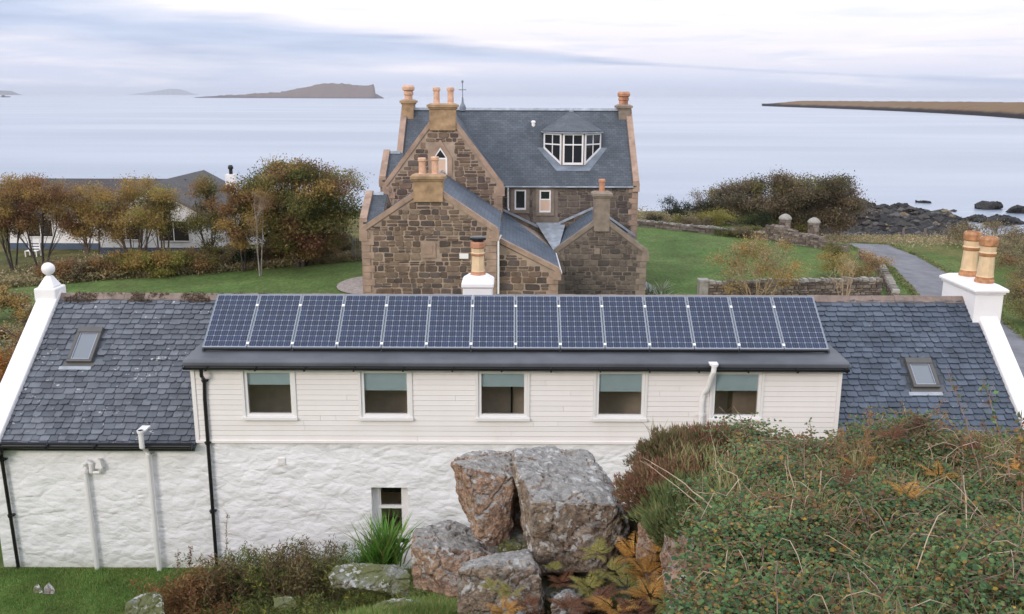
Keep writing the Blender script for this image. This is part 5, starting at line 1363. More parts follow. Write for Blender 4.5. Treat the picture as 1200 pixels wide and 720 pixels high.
def tree(name, base, h, rx, ry, crown_lo, leaves, lsize, mats, label, cat='tree', group=None, bark='bark', trunks=3, tr=0.09, seed=1,
         clumps=26, csize=0.5, lean=(0, 0), twigs=60, spread=0.35, shapef=None, shape='leaf', up=0.3):
    r = random.Random(seed); rs = np.random.RandomState(seed)
    bx, by, bz = base
    t = thing(name, base, label, cat, group)
    # clump centres inside the crown volume, denser towards the skin
    cs = []; guard = 0
    zc = bz + crown_lo + (h - crown_lo) * .5; hz_ = (h - crown_lo) * .5
    while len(cs) < clumps and guard < 6000:
        guard += 1
        v = Vector((r.uniform(-1, 1), r.uniform(-1, 1), r.uniform(-1, 1)))
        L = v.length
        if L > 1 or L < .28: continue
        c = Vector((bx + lean[0] * (v.z + 1) * .5 + v.x * rx, by + lean[1] * (v.z + 1) * .5 + v.y * ry, zc + v.z * hz_))
        if shapef and not shapef(c): continue
        cs.append(c)
    q = MB()
    tops = []
    for k in range(trunks):
        a = 2 * PI * k / trunks + r.uniform(0, 1); d0 = spread * rx * (0.25 if trunks > 1 else 0)
        p0 = Vector((bx + math.cos(a) * d0 * .5, by + math.sin(a) * d0 * .5, bz - .15))
        p3 = Vector((bx + lean[0] * .5 + math.cos(a) * spread * rx, by + lean[1] * .5 + math.sin(a) * spread * ry, bz + crown_lo + (h - crown_lo) * r.uniform(.45, .8)))
        p1 = p0.lerp(p3, .35) + Vector((r.uniform(-.15, .15) * rx * .3, r.uniform(-.1, .1), 0)); p2 = p0.lerp(p3, .7) + Vector((r.uniform(-.1, .1) * rx, r.uniform(-.1, .1), 0))
        pts = [p0, p1, p2, p3]; q.tube(pts, [tr, tr * .75, tr * .5, tr * .2], 6); tops.append(pts)
    for c in cs:
        pts = min(tops, key=lambda T: min((c - T[1]).length, (c - T[2]).length))
        src = pts[1].lerp(pts[2], r.random()) if c.z < pts[2].z else pts[2].lerp(pts[3], r.random() * .6)
        if src.z > c.z: src = pts[0].lerp(pts[1], r.uniform(.5, 1))
        m_ = src.lerp(c, .5) + Vector((r.uniform(-.15, .15), r.uniform(-.15, .15), r.uniform(0, .25))) * csize
        q.tube([src, m_, c], [tr * .32, tr * .22, tr * .08], 4, cap=False)
        for j in range(max(1, twigs // clumps)):
            v = Vector((r.gauss(0, 1), r.gauss(0, 1), abs(r.gauss(0, .8)) + .2)).normalized() * csize * r.uniform(.8, 1.6)
            s_ = m_.lerp(c, r.random()); q.tube([s_, s_ + v * .5 + Vector((0, 0, .03)), s_ + v], [tr * .10 + .004, tr * .07 + .003, .003 + tr * .03], 3, cap=False)
    q.build('trunk', bark, t)
    ml = mats if isinstance(mats, (list, tuple)) else [mats]
    per = leaves // max(1, len(cs)); groups = {m_: [] for m_ in ml}
    for c in cs:
        n_ = int(per * r.uniform(.6, 1.5)); m_ = r.choice(ml)
        P = rs.normal(size=(n_, 3)) * np.array([csize * r.uniform(.8, 1.2), csize, csize * .62]) * .6 + np.array(c)
        groups[m_].append(P)
    for i, (m_, Ps) in enumerate(groups.items()):
        if Ps: 
            PP = np.concatenate(Ps)
            if shapef: PP = PP[[i2 for i2 in range(len(PP)) if PP[i2, 2] > H(PP[i2, 0], PP[i2, 1])]] if False else PP
            leaf_cloud('crown', PP, lsize, m_, t, rs, shape, up=up)
    return t
def ground_at(u, v, y): p = at(u, v, y); return (p.x, y, H(p.x, y))
TR = 'trees in front of the bungalow'
tspec = [ # u, y, height, rx, lo, mats, label
 (14, 62, 6.6, 2.1, 2.2, ['lf_rust', 'lf_gold', 'lf_olive'], 'golden brown tree at the far left edge of the photo', 'bark', 3),
 (48, 61, 6.7, 2.7, 2.5, ['lf_rust', 'lf_rust', 'lf_red', 'lf_gold'], 'dark rust-brown bare-stemmed tree in front of the left half of the bungalow', 'bark', 4),
 (108, 62, 6.0, 2.2, 2.3, ['lf_gold', 'lf_gold', 'lf_rust'], 'low golden tree before the bungalow roof ridge', 'twig', 3),
 (158, 62, 6.6, 3.4, 2.2, ['lf_gold', 'lf_ygreen', 'lf_gold', 'lf_gold'], 'broad yellow-brown tree with many bare stems before the bungalow gable', 'twig', 10),
 (192, 63, 5.5, 1.5, 2.3, ['lf_ygreen', 'lf_olive'], 'thin yellow-green tree between broad tree and gable wall', 'twig', 4),
 (245, 63, 6.4, 1.4, 1.6, ['lf_olive', 'lf_rust', 'lf_olive'], 'slim dark olive tree standing at the right corner of the bungalow', 'bark', 2),
]
for i, (u, y, h_, rx, lo, mt, lb, bk, tn) in enumerate(tspec):
    b_ = ground_at(u, 300, y)
    tree('autumn_tree', b_, h_, rx, rx * .8, lo, 17000 if rx > 1.6 else 10000, .115, mt, lb, 'tree', TR, bk, tn, .08, 100 + i, clumps=52 if rx > 1.5 else 30, csize=.62, twigs=420, spread=.5)
tree('autumn_tree', ground_at(285, 300, 62), 6.3, 1.3, 1.0, 1.6, 10000, .14, ['lf_gold', 'lf_rust'], 'narrow golden tree just left of the big rounded tree', 'tree', None, 'bark', 2, .06, 131, clumps=18, csize=.5, twigs=80)
tree('birch_tree', ground_at(304, 305, 60.5), 6.1, 1.0, 1.0, 2.4, 1700, .09, ['lf_rust', 'lf_gold'], 'leaning birch with two white stems left of the big rounded tree', 'tree', None, 'bark_pale', 2, .055, 132, clumps=14, csize=.5, twigs=90, spread=.35, lean=(.3, 0))
tree('rounded_tree', ground_at(352, 298, 64), 7.4, 4.2, 3.2, 1.0, 62000, .15, ['lf_rust', 'lf_olive', 'lf_olive', 'lf_gold', 'lf_green', 'lf_green', 'lf_red'], 'big rounded green and rust tree standing left of the stone house', 'tree', None, 'bark', 5, .17, 133, clumps=130, csize=.85, twigs=260, spread=.45)
tree('sparse_tree', ground_at(398, 285, 70), 6.9, 2.3, 1.8, 3.0, 5000, .13, ['lf_tan', 'lf_olive'], 'sparse pale tree showing above right of the big rounded tree', 'tree', None, 'twig', 4, .07, 134, clumps=30, csize=.6, twigs=160)
# undergrowth shrubs under the trees
shr = [(20, 330, 47, 2.2, 1.9, ['lf_gold', 'lf_tan', 'lf_rust'], 'tan leafy shrub behind the left gable finial'),
       (18, 362, 38, 2.4, 2.2, ['lf_tan', 'lf_tan', 'lf_rust'], 'bare dark-branched shrub left of the white finial'),
       (150, 318, 57, 1.9, 1.6, ['lf_ygreen', 'lf_gold', 'lf_olive'], 'yellow-green bush under the broad tree'),
       (185, 318, 57, 2.0, 1.7, ['lf_gold', 'lf_ygreen'], 'golden bush under the bungalow gable'),
       (222, 318, 58, 1.6, 1.4, ['lf_olive', 'lf_rust'], 'dull olive bush right of the golden bush'),
       (252, 312, 60, 1.8, 1.4, ['lf_olive', 'lf_brown'], 'dark brown bush at the foot of the slim olive tree'),
       (278, 310, 60, 1.5, 1.3, ['lf_dark', 'lf_brown'], 'low dark bush left of the birch stems'),
       (330, 307, 62, 1.9, 1.3, ['lf_brown', 'lf_brown', 'lf_rust'], 'brown scrub right of the birch stems'),
       (362, 303, 63.5, 2.0, 1.3, ['lf_brown', 'lf_rust'], 'brown scrub under the big rounded tree'),
       (395, 293, 66, 1.8, 1.6, ['lf_brown', 'lf_olive'], 'olive scrub between the big rounded tree and the picket gate'),
       (112, 320, 56, 1.6, 1.4, ['lf_rust', 'lf_tan'], 'rusty scrub under the low golden tree'),
       (75, 318, 55, 1.5, 1.2, ['lf_rust', 'lf_brown'], 'rusty scrub behind the finial')]
for i, (u, v, y, rx, h_, mt, lb) in enumerate(shr):
    y = y + 3.2 if y > 50 else y
    tree('shrub', ground_at(u, v, y), h_, rx, rx * .7, .1, 8000, .13, mt, lb, 'shrub', 'shrubs under the left-hand trees', 'twig', 4, .03, 200 + i, clumps=22, csize=.45, twigs=60, spread=.5)
tree('orange_shrub', (-15.4, 25.5, H(-15.4, 25.5) ), 2.3, 1.5, 1.0, .3, 3800, .085, ['lf_orange', 'lf_rust', 'lf_orange'], 'bright orange shrub behind the board fence', 'shrub', None, 'bark', 4, .04, 230, clumps=22, csize=.4, twigs=60)
tree('bare_tree', (-16.3, 31, H(-16.3, 31)), 3.6, 2.4, 1.4, .9, 900, .06, ['lf_tan', 'lf_rust'], 'small bare spreading tree left of the white finial', 'tree', None, 'bark', 3, .07, 231, clumps=34, csize=.5, twigs=330, spread=.5)

M['lf_thick'] = leafy('thicket_leaf', [(0, (0.10, 0.085, 0.05)), (0.4, (0.085, 0.09, 0.045)), (0.7, (0.13, 0.09, 0.055))])
# wind-shaped thicket by the gate pillars, rising to the right
def wedge(c):
    u_ = (c.x - 17.5) / 17.0
    top = H(c.x, c.y) + 1.0 + 5.2 * (sstep(-0.1, .72, u_)) * (1 - .5 * sstep(.88, 1.06, u_))
    return c.z < top
tree('windswept_thicket', (26.8, 90.0, H(26.8, 90.0)), 6.6, 8.6, 3.4, -.3, 105000, .17, ['lf_brown', 'lf_brown', 'lf_olive', 'lf_brown', 'lf_thick', 'lf_thick'], 'large brown wind-shaped thicket rising to the right behind the gate pillars', 'thicket', None, 'bark', 12, .13, 301, clumps=230, csize=.9, twigs=460, spread=.75, shapef=wedge)
tree('shore_bush', (16.0, 90, H(16.0, 90)), 2.3, 1.5, 1.2, .0, 3600, .12, ['lf_dark'], 'round dark evergreen bush at the left tip of the windswept thicket', 'bush', None, 'bark', 3, .05, 302, clumps=20, csize=.5)
tree('shore_bush', (19.2, 90, H(19.2, 90)), 2.9, 2.3, 1.3, .0, 5200, .12, ['lf_brown', 'lf_dark'], 'dull brown bush beside the round evergreen bush', 'bush', None, 'bark', 3, .05, 303, clumps=26, csize=.6)
tree('shore_bush', (23.5, 85.5, H(23.5, 85.5)), 1.4, 2.6, 1.0, .0, 4200, .12, ['lf_green', 'lf_dark'], 'low green bush in front of the windswept thicket', 'bush', None, 'bark', 3, .05, 304, clumps=26, csize=.5)
tree('shore_bush', (19.5, 85.8, H(19.5, 85.8)), 1.5, 1.8, 1.0, .0, 3000, .11, ['lf_ygreen'], 'pale yellow-green bush behind the long low wall', 'bush', None, 'twig', 3, .04, 305, clumps=20, csize=.5)
for i, (x, y, rx, h_, mt, lb) in enumerate([(13.6, 84.8, .9, 1.5, ['lf_dark', 'lf_brown'], 'small dark bush by the right wall of the stone house'),
        (15.6, 83.8, 1.0, 1.5, ['lf_olive', 'lf_brown'], 'rounded olive bush on the lawn edge, nearer the house'), (17.4, 83, .9, 1.3, ['lf_dark', 'lf_brown'], 'dark bush right of the rounded olive bush'),
        (19.0, 79.0, 1.2, .8, ['lf_olive', 'lf_green'], 'low green bush hiding part of the long low wall'), (20.6, 78.0, 1.5, 1.0, ['lf_brown', 'lf_olive'], 'low brown bush before the long low wall'), (21.5, 78.6, 1.0, .8, ['lf_dark', 'lf_brown'], 'low dark bush where the long low wall meets the drystone wall')]):
    tree('hedge_bush', (x, y, H(x, y)), h_, rx, rx * .8, .0, 2200, .10, mt, lb, 'bush', 'bushes along the far lawn edge', 'twig', 3, .03, 320 + i, clumps=14, csize=.35)
# rough mound of pale growth behind the lawn
P = []
rs = np.random.RandomState(9)
for k in range(9000):
    x = rs.uniform(9, 24); y = rs.uniform(85.5, 93); hz_ = .9 * (0.6 + fbm(x * .5, y * .5, 4)); P.append((x, y, H(x, y) + rs.uniform(0, max(.2, hz_))))
o = leaf_cloud('rough_grass', np.array(P), .16, 'lf_tan', None, rs, up=0.0); tag(o, 'pale rough grass on the bank behind the lawn', 'grass', kind='stuff')
P = []
for k in range(16000):
    x = rs.uniform(31, 60); y = rs.uniform(72, 116)
    if fbm(x * .2, y * .2, 7) < -.15 or H(x, y) < -9.3: continue
    P.append((x, y, H(x, y) + rs.uniform(0, .55)))
o = leaf_cloud('dead_grass', np.array(P), .2, 'lf_tan', None, rs, up=0.0); tag(o, 'straw-coloured tall grass on the bank between road and rocks', 'grass', kind='stuff')
P = []
for k in range(22000):
    x = rs.uniform(-34, -10.5); e = 60 + 0.5 * (x + 24); y = e + abs(rs.normal()) * (1.3 if k % 2 else 4.5) - .4; P.append((x, y, H(x, y) + rs.uniform(0, .5)))
o = leaf_cloud('long_grass', np.array(P), .18, 'lf_tan', None, rs, up=0.0); tag(o, 'long tan grass fringe between the left lawn and the trees', 'grass', kind='stuff')

P = []
for k in range(15000):
    i = rs.randint(len(ROAD) - 1); f = rs.uniform(); a = Vector(ROAD[i]).lerp(Vector(ROAD[i + 1]), f); d = (Vector(ROAD[i + 1]) - Vector(ROAD[i])).normalized()
    o_ = (1.62 + abs(rs.normal()) * .28) * (1 if rs.uniform() > .5 else -1); x, y = a.x + d.y * o_, a.y - d.x * o_
    P.append((x, y, H(x, y) + rs.uniform(.02, .12)))
M['lf_verge'] = leafy('verge_grass', [(0, (0.12, 0.19, 0.05)), (0.4, (0.18, 0.20, 0.07)), (0.7, (0.26, 0.22, 0.11))])
tag(leaf_cloud('verge_grass', np.array(P), .13, 'lf_verge', None, rs, up=0.0), 'ragged grass fringe along both edges of the road', 'grass', kind='stuff')
# garden plants on the right
tree('bare_willow', (14.2, 51.0, H(14.2, 51.0)), 4.2, 2.7, 1.5, .7, 6000, .11, ['lf_tan', 'lf_gold', 'lf_gold'], 'sparse twiggy willow with tan stems before the garden wall', 'shrub', None, 'straw', 8, .035, 401, clumps=46, csize=.55, twigs=420, spread=.6)
tree('bare_willow', (19.3, 51.2, H(19.3, 51.2)), 3.3, 1.1, .8, .5, 260, .08, ['lf_tan'], 'smaller bare straw-stemmed willow at the middle of the garden wall', 'shrub', None, 'straw', 5, .03, 402, clumps=20, csize=.5, twigs=120, spread=.6)
tree('shrub', (22.0, 60.5, H(22.0, 60.5)), 1.9, 1.3, 1.0, .0, 3200, .10, ['lf_ygreen', 'lf_gold'], 'yellow-green shrub inside the curving wall', 'shrub', None, 'twig', 4, .03, 403, clumps=20, csize=.42)
tree('shrub', (23.2, 58.3, H(23.2, 58.3)), 2.1, 1.5, 1.0, .0, 4200, .10, ['lf_gold', 'lf_rust', 'lf_tan'], 'russet brown shrub inside the curving wall', 'shrub', None, 'twig', 4, .03, 404, clumps=24, csize=.45)
tree('shrub', (24.6, 68.6, H(24.6, 68.6)), 1.0, 1.0, .8, .0, 1800, .10, ['lf_green', 'lf_olive'], 'small green shrub before the drystone wall', 'shrub', None, 'twig', 4, .03, 405, clumps=14, csize=.35)
def tuft(name, base, n, L, w_, mat, label, cat, seed=1, splay=.5, group=None, bend=.35):
    rs = np.random.RandomState(seed); V = []
    for k in range(n):
        a = rs.uniform(0, 2 * PI); sp_ = splay * abs(rs.normal()) ; l_ = L * rs.uniform(.55, 1.1); d = np.array([math.cos(a) * sp_, math.sin(a) * sp_, 1.0]); d /= np.linalg.norm(d)
        s_ = np.array([-math.sin(a + rs.uniform(-.8, .8)), math.cos(a), 0]); p = np.array([rs.normal() * .12 * L, rs.normal() * .12 * L, 0]); pts = []
        for j in range(5):
            f = j / 4; c = p + d * l_ * f + np.array([math.cos(a), math.sin(a), -.6]) * bend * l_ * f * f; ww = w_ * (1 - f ** 2 * .95) / 2
            pts += [c - s_ * ww, c + s_ * ww]
        V.append(pts)
    V = np.array(V) + np.array(base)
    o = np_mesh(name, V, [(0, 1, 3, 2), (2, 3, 5, 4), (4, 5, 7, 6), (6, 7, 9, 8)], 10, mat); return tag(o, label, cat, group)
for k, (x, y) in enumerate(((8.9, 52.5), (9.2, 55.0), (8.3, 53.8))):
    tuft('variegated_plant', (x, y, H(x, y)), 60, 1.2, .08, 'lf_white', ['pale striped spiky plant nearest the panels, beside the garden path', 'pale striped spiky plant on the lawn side of the garden path', 'pale striped spiky plant against the right wing wall'][k], 'plant', 5 + k, .8, 'striped plants by the garden path')
# brown scrub behind the right chimney
for i, (x, y, rx, h_, mt, lb) in enumerate([(33.5, 55, 3.2, 3.6, ['lf_brown', 'lf_red', 'lf_rust'], 'dark brown scrub at the right edge above the road'), (28.6, 47, 2.2, 2.6, ['lf_brown', 'lf_gold', 'lf_olive'], 'autumn-brown bush just right of the chimney'),
                                            (38, 64, 3.6, 3.0, ['lf_brown', 'lf_brown', 'lf_tan'], 'broad brown scrub below the rocks at the right'), (40, 75, 3.4, 2.0, ['lf_brown', 'lf_tan'], 'low brown scrub between the scrub and the sea rocks')]):
    tree('scrub_bush', (x, y, H(x, y)), h_, rx, rx * .8, .0, 8000, .11, mt, lb, 'bush', 'brown scrub right of the cottage', 'twig', 6, .05, 420 + i, clumps=36, csize=.6, twigs=200)

# ------------------------------------------------------------------ SHORE ROCKS
def rock(name, pts, mat, label=None, cat='rock', group=None, seed=1, sub=4, amp=.05, parent=None, base=None, fine=0.4, kind=None):
    import bmesh
    bm = bmesh.new()
    for p in pts: bm.verts.new(p)
    bmesh.ops.convex_hull(bm, input=bm.verts)
    for v_ in [v_ for v_ in bm.verts if not v_.link_faces]: bm.verts.remove(v_)
    bmesh.ops.triangulate(bm, faces=bm.faces)
    bmesh.ops.bevel(bm, geom=list(bm.edges), offset=amp * .45, segments=1, affect='EDGES', profile=.6, clamp_overlap=True)
    bmesh.ops.triangulate(bm, faces=bm.faces)
    for k in range(sub):
        L = sorted(e.calc_length() for e in bm.edges)[int(len(bm.edges) * .5)]
        es = [e for e in bm.edges if e.calc_length() > amp * .6]
        if not es or len(bm.verts) > 30000: break
        bmesh.ops.subdivide_edges(bm, edges=es, cuts=1); bmesh.ops.triangulate(bm, faces=bm.faces)
    bm.normal_update()
    size = amp
    for v_ in bm.verts:
        c = v_.co; n = v_.normal
        d = fbm(c.x * 1.6 / (size * 12), c.y * 1.6 / (size * 12), c.z * 1.6 / (size * 12) + seed, 3) * amp * .9
        dist_, _p = mnoise.voronoi(Vector((c.x + seed, c.y, c.z * .8)) / (size * 11) + Vector((1, 1, 1)) * .25 * fbm(c.x * 3, c.y * 3, c.z * 3))
        d -= amp * 1.1 * math.exp(-(dist_[1] - dist_[0]) / .035)
        d += amp * .8 * (((int((_p[0][0] + _p[0][1] * 3 + _p[0][2] * 7) * 97) % 7) / 7.0) - .5)
        d += fbm(c.x / (size * 1.8), c.y / (size * 1.8), c.z / (size * 1.8) + seed, 4) * amp * fine
        # chipped ledges
        s_ = math.sin((c.z * .8 + c.x * .5 + c.y * .4) / (size * 2.2) + 2 * fbm(c.x * 2, c.y * 2, c.z * 2)); d += amp * .12 * (1 if s_ > .6 else 0)
        v_.co = c + n * d
    me = bpy.data.meshes.new(name); bm.to_mesh(me); bm.free(); me.materials.append(M[mat])
    me.polygons.foreach_set('use_smooth', [False] * len(me.polygons))
    o = bpy.data.objects.new(name, me); COL.objects.link(o)
    if parent: o.parent = parent
    if label: tag(o, label, cat, group, kind)
    return o
def blob(cx, cy, cz, sx, sy, sz, seed, n=16, flat=.35):
    r = random.Random(seed); P = []
    for k in range(n):
        v = Vector((r.gauss(0, 1), r.gauss(0, 1), r.gauss(0, 1))).normalized()
        P.append((cx + v.x * sx, cy + v.y * sy, cz + (max(v.z, -.5) * sz)))
    return P
big = [(1006, 239, 163, 3.4, 1.9, 'biggest dark sea rock standing off the shore right of the thicket'), (1033, 240, 162, 1.9, 1.2, 'small dark sea rock right of the biggest one'),
       (1054, 241, 160, 2.3, 1.5, 'upright dark sea rock near the middle of the shore'), (1084, 244, 158, 2.0, .9, 'flat dark rock at the water edge, right of the upright one'),
       (1160, 236, 166, 2.9, 1.3, 'dark rock furthest out on the right of the bay'), (1193, 239, 160, 2.0, 1.2, 'dark rock at the right edge of the bay'),
       (993, 240, 165, 1.2, .7, 'tiny dark rock left of the biggest sea rock'), (1082, 235, 175, 1.6, .4, 'thin sliver of rock awash beyond the shore'),
       (1178, 252, 145, 4.0, 1.1, 'long dark reef in the broken water at the right'), (1147, 247, 150, 4.2, .9, 'long low reef left of the broken water'),
       (1197, 268, 128, 2.6, 1.3, 'dark rock nearest the brown scrub at the right edge')]
for i, (u, v, y, sx, sz, lb) in enumerate(big):
    p = at(u, v, y); rock('sea_rock', blob(p.x, y, SEA + sz * .25, sx, sx * .8, sz, 500 + i, 18), 'shore_rock', lb, 'rock', 'dark rocks along the shore', 510 + i, 4, sx * .12)
# wrack-covered rubble of the shore: far too many stones to count
rs = np.random.RandomState(12); V = []
T = []
for k in range(26):
    v = rs.normal(size=3); T.append(v / np.linalg.norm(v))
import bmesh
protos = []
for s_ in range(5):
    bm = bmesh.new(); r = random.Random(s_)
    for k in range(12): 
        v = Vector((r.gauss(0, 1), r.gauss(0, 1), r.gauss(0, 1) * .7)).normalized(); bm.verts.new(v)
    bmesh.ops.convex_hull(bm, input=bm.verts); bmesh.ops.triangulate(bm, faces=bm.faces)
    bm.verts.ensure_lookup_table(); bm.verts.index_update()
    protos.append(([tuple(v.co) for v in bm.verts], [tuple(v.index for v in f.verts) for f in bm.faces])); bm.free()
q = MB(); cnt = 0
while cnt < 5200:
    x = rs.uniform(28, 100); y = rs.uniform(108, 185); z = H(x, y) if True else 0
    if z < -12.2 or z > -8.3: continue
    if z < -11.3 and rs.uniform() > .25: continue
    cnt += 1
    vs_, fs_ = protos[rs.randint(5)]; s_ = abs(rs.normal()) * .38 + .18; a = rs.uniform(0, 6.28); i = len(q.v)
    for (px, py, pz) in vs_:
        q.v.append((x + s_ * (px * math.cos(a) - py * math.sin(a)) * 1.3, y + s_ * (px * math.sin(a) + py * math.cos(a)), z + pz * s_ * .65))
    for f in fs_: q.f.append(tuple(i + k for k in f)); q.m.append(0)
m, nt, b = new_mat('shore_stones')
c = ramp(nt, island(nt), [(0, (0.016, 0.016, 0.017)), (0.4, (0.028, 0.026, 0.025)), (0.68, (0.042, 0.036, 0.030)), (0.88, (0.085, 0.08, 0.078)), (0.965, (0.17, 0.13, 0.07))], 'CONSTANT')
nt.links.new(c, b.inputs['Base Color']); b.inputs['Roughness'].default_value = .8; M['shore_stones'] = m
tag(q.build('shore_stones', m), 'dark weedy stones and boulders covering the rocky shore', 'stones', kind='stuff')
# ------------------------------------------------------------------ FOREGROUND BOULDERS
def A3(u, v, y): return tuple(at(u, v, y))
def R_(name, pts, mat, label, seed, amp=.03, extra=(), sub=5):
    return rock(name, [A3(*p) for p in pts] + list(extra), mat, label, 'boulder', 'boulders on the crag', seed, sub, amp)
R_('boulder', [(624, 588, 8.6), (722, 592, 8.75), (735, 610, 9.0), (736, 668, 8.9), (700, 672, 8.6), (622, 672, 8.65), (602, 541, 9.25), (612, 612, 9.2), (604, 527, 9.75), (640, 521, 10.1), (690, 529, 10.1), (712, 556, 9.8), (728, 588, 9.4), (620, 660, 9.6), (738, 655, 9.8), (630, 540, 9.9)],
   'rock', 'largest grey-topped boulder with a brown lichen-patched front face', 1, .032)
R_('boulder', [(526, 540, 9.55), (541, 546, 9.2), (560, 596, 9.05), (604, 560, 9.3), (605, 527, 9.95), (550, 530, 10.0), (568, 643, 8.95), (596, 640, 9.15), (602, 600, 9.4), (548, 612, 9.45), (535, 580, 9.5), (598, 610, 9.9), (552, 600, 10.0)],
   'rock_pink', 'upright split boulder with a pinkish left face, left of the largest boulder', 2, .03)
R_('boulder', [(486, 618, 9.6), (484, 640, 9.1), (530, 607, 10.0), (562, 630, 9.6), (596, 652, 9.1), (545, 668, 8.9), (483, 692, 9.1), (536, 700, 8.75), (600, 690, 9.0), (500, 640, 9.0), (590, 640, 9.7)],
   'rock_pink', 'broad sloping boulder below the upright split boulder', 3, .03)
R_('boulder', [(536, 670, 8.15), (560, 663, 8.15), (622, 652, 8.25), (632, 668, 8.15), (548, 655, 8.8), (620, 642, 8.8), (537, 745, 8.0), (634, 745, 8.0), (600, 700, 8.05), (640, 700, 8.6), (545, 720, 8.8)],
   'rock', 'white-crusted boulder at the bottom edge below the split boulder', 4, .026)
R_('boulder', [(584, 638, 9.05), (622, 640, 9.05), (586, 626, 9.4), (620, 622, 9.5), (583, 668, 9.0), (624, 672, 9.0), (600, 622, 9.6)], 'rock_moss', 'small mossy wedge between the split boulder and the largest one', 5, .02)
R_('boulder', [(588, 560, 9.9), (620, 560, 9.9), (588, 650, 9.8), (622, 650, 9.8), (590, 555, 10.3), (618, 555, 10.3), (588, 650, 10.3), (620, 650, 10.3)], 'rock', 'filler rock added behind the two tallest boulders to keep their crack dark', 17, .02)  # added filler: hides the white wall so the crack reads dark
R_('boulder', [(618, 664, 9.3), (740, 664, 9.3), (612, 705, 8.7), (650, 694, 8.6), (700, 700, 8.5), (742, 705, 8.6), (612, 735, 8.6), (744, 735, 8.5), (616, 670, 10.2), (742, 668, 10.2), (614, 720, 10.2), (744, 720, 10.2)], 'rock_moss', 'mossy bedrock under the foot of the largest boulder', 19, .03)
R_('boulder', [(728, 592, 9.5), (762, 600, 9.5), (728, 668, 9.3), (768, 668, 9.3), (730, 590, 10.0), (764, 594, 10.0), (728, 660, 10.0), (768, 660, 10.0)], 'rock', 'filler rock added to darken the gap between the largest boulder and the heather bank', 18, .02)  # added backing rock, stands in for the shade in this gap
R_('boulder', [(648, 702, 7.7), (660, 693, 7.8), (680, 700, 7.8), (684, 735, 7.7), (645, 735, 7.6), (664, 690, 8.1), (684, 700, 8.2), (650, 730, 8.2)], 'rock', 'small white-edged stone among the ferns at the bottom edge', 6, .02)
R_('boulder', [(745, 545, 9.2), (752, 528, 9.4), (770, 520, 9.6), (790, 530, 9.5), (795, 570, 9.3), (742, 560, 9.35), (750, 580, 9.3), (780, 590, 9.6)], 'rock_pink', 'rounded pinkish stone at the left end of the heather bank', 7, .025)
R_('boulder', [(746, 610, 8.0), (757, 598, 8.1), (770, 606, 7.9), (770, 660, 7.7), (748, 665, 7.85), (744, 640, 8.0), (790, 600, 8.4), (790, 660, 8.2), (752, 690, 7.9), (775, 690, 7.7)], 'rock_pink', 'narrow pink rock face left of the brambles', 8, .03)
R_('boulder', [(776, 628, 7.3), (790, 620, 7.35), (812, 632, 7.0), (815, 690, 6.75), (812, 750, 6.5), (778, 750, 6.9), (774, 690, 7.1), (830, 630, 7.6), (832, 730, 7.1), (790, 615, 7.7), (800, 700, 6.75)], 'rock_pink', 'tall pinkish rock column at the foot of the brambles', 9, .03)
R_('boulder', [(868, 533, 8.9), (880, 525, 9.0), (925, 526, 9.0), (938, 536, 8.8), (870, 560, 8.9), (935, 560, 8.9), (900, 522, 9.4), (880, 528, 9.4)], 'rock', 'flat grey slab lying on top of the bramble bank', 10, .02)
R_('boulder', [(384, 672, 12.9), (400, 662, 13.1), (450, 663, 13.0), (480, 674, 12.8), (478, 700, 12.6), (388, 690, 12.8), (420, 690, 12.5), (430, 660, 13.6), (475, 665, 13.5)], 'rock_moss', 'long flat grey rock in front of the iris clump', 11, .03)
R_('boulder', [(430, 712, 11.2), (455, 703, 11.3), (490, 704, 11.2), (498, 716, 11.1), (496, 740, 11.0), (430, 740, 11.0), (460, 702, 11.8), (492, 704, 11.7)], 'rock_moss', 'low grey rock at the bottom edge left of the boulders', 12, .03)
R_('boulder', [(147, 712, 13.1), (158, 700, 13.4), (176, 694, 13.5), (190, 703, 13.3), (192, 738, 12.7), (146, 738, 12.7), (162, 698, 13.8), (188, 699, 13.8)], 'rock_moss', 'mossy green-grey rock at the left of the weeds', 13, .035)
R_('boulder', [(320, 702, 12.6), (345, 700, 12.6), (350, 712, 12.5), (322, 714, 12.4), (335, 698, 12.9)], 'rock_moss', 'small half-buried mossy stone in the grass', 14, .02)
R_('stone', [(38, 690, 13.9), (44, 684, 14.0), (50, 692, 13.9), (46, 688, 14.2), (40, 696, 13.8), (50, 696, 13.8)], 'rock_moss', 'small brown stone on the left lawn', 15, .012)
R_('stone', [(52, 688, 13.9), (58, 682, 14.0), (64, 692, 13.9), (58, 688, 14.2), (50, 696, 13.8), (64, 697, 13.8)], 'rock', 'small grey stone on the left lawn', 16, .015)

# ------------------------------------------------------------------ BRAMBLES
M['lf_bramble'] = leafy('bramble_leaf', [(0, (0.080, 0.155, 0.060)), (0.2, (0.115, 0.20, 0.072)), (0.42, (0.050, 0.105, 0.044)), (0.58, (0.15, 0.225, 0.07)), (0.66, (0.18, 0.18, 0.06)), (0.76, (0.20, 0.15, 0.07)), (0.84, (0.17, 0.09, 0.045)), (0.90, (0.12, 0.055, 0.035)), (0.94, (0.30, 0.17, 0.04)), (0.985, (0.42, 0.30, 0.05))], .5, .2)
M['lf_bramble_brown'] = leafy('browned_bramble_leaf', [(0, (0.17, 0.105, 0.055)), (0.25, (0.12, 0.13, 0.05)), (0.5, (0.21, 0.125, 0.06)), (0.65, (0.09, 0.135, 0.045)), (0.85, (0.23, 0.11, 0.045)), (0.95, (0.32, 0.21, 0.06))], .6, .2)
M['stem_brown'] = simple('bramble_stem', (0.20, 0.125, 0.09), 0.75, 0.35, 9)
M['stem_pale'] = simple('pale_dead_stem', (0.42, 0.32, 0.22), 0.8, 0.25, 9)
rs = np.random.RandomState(21)
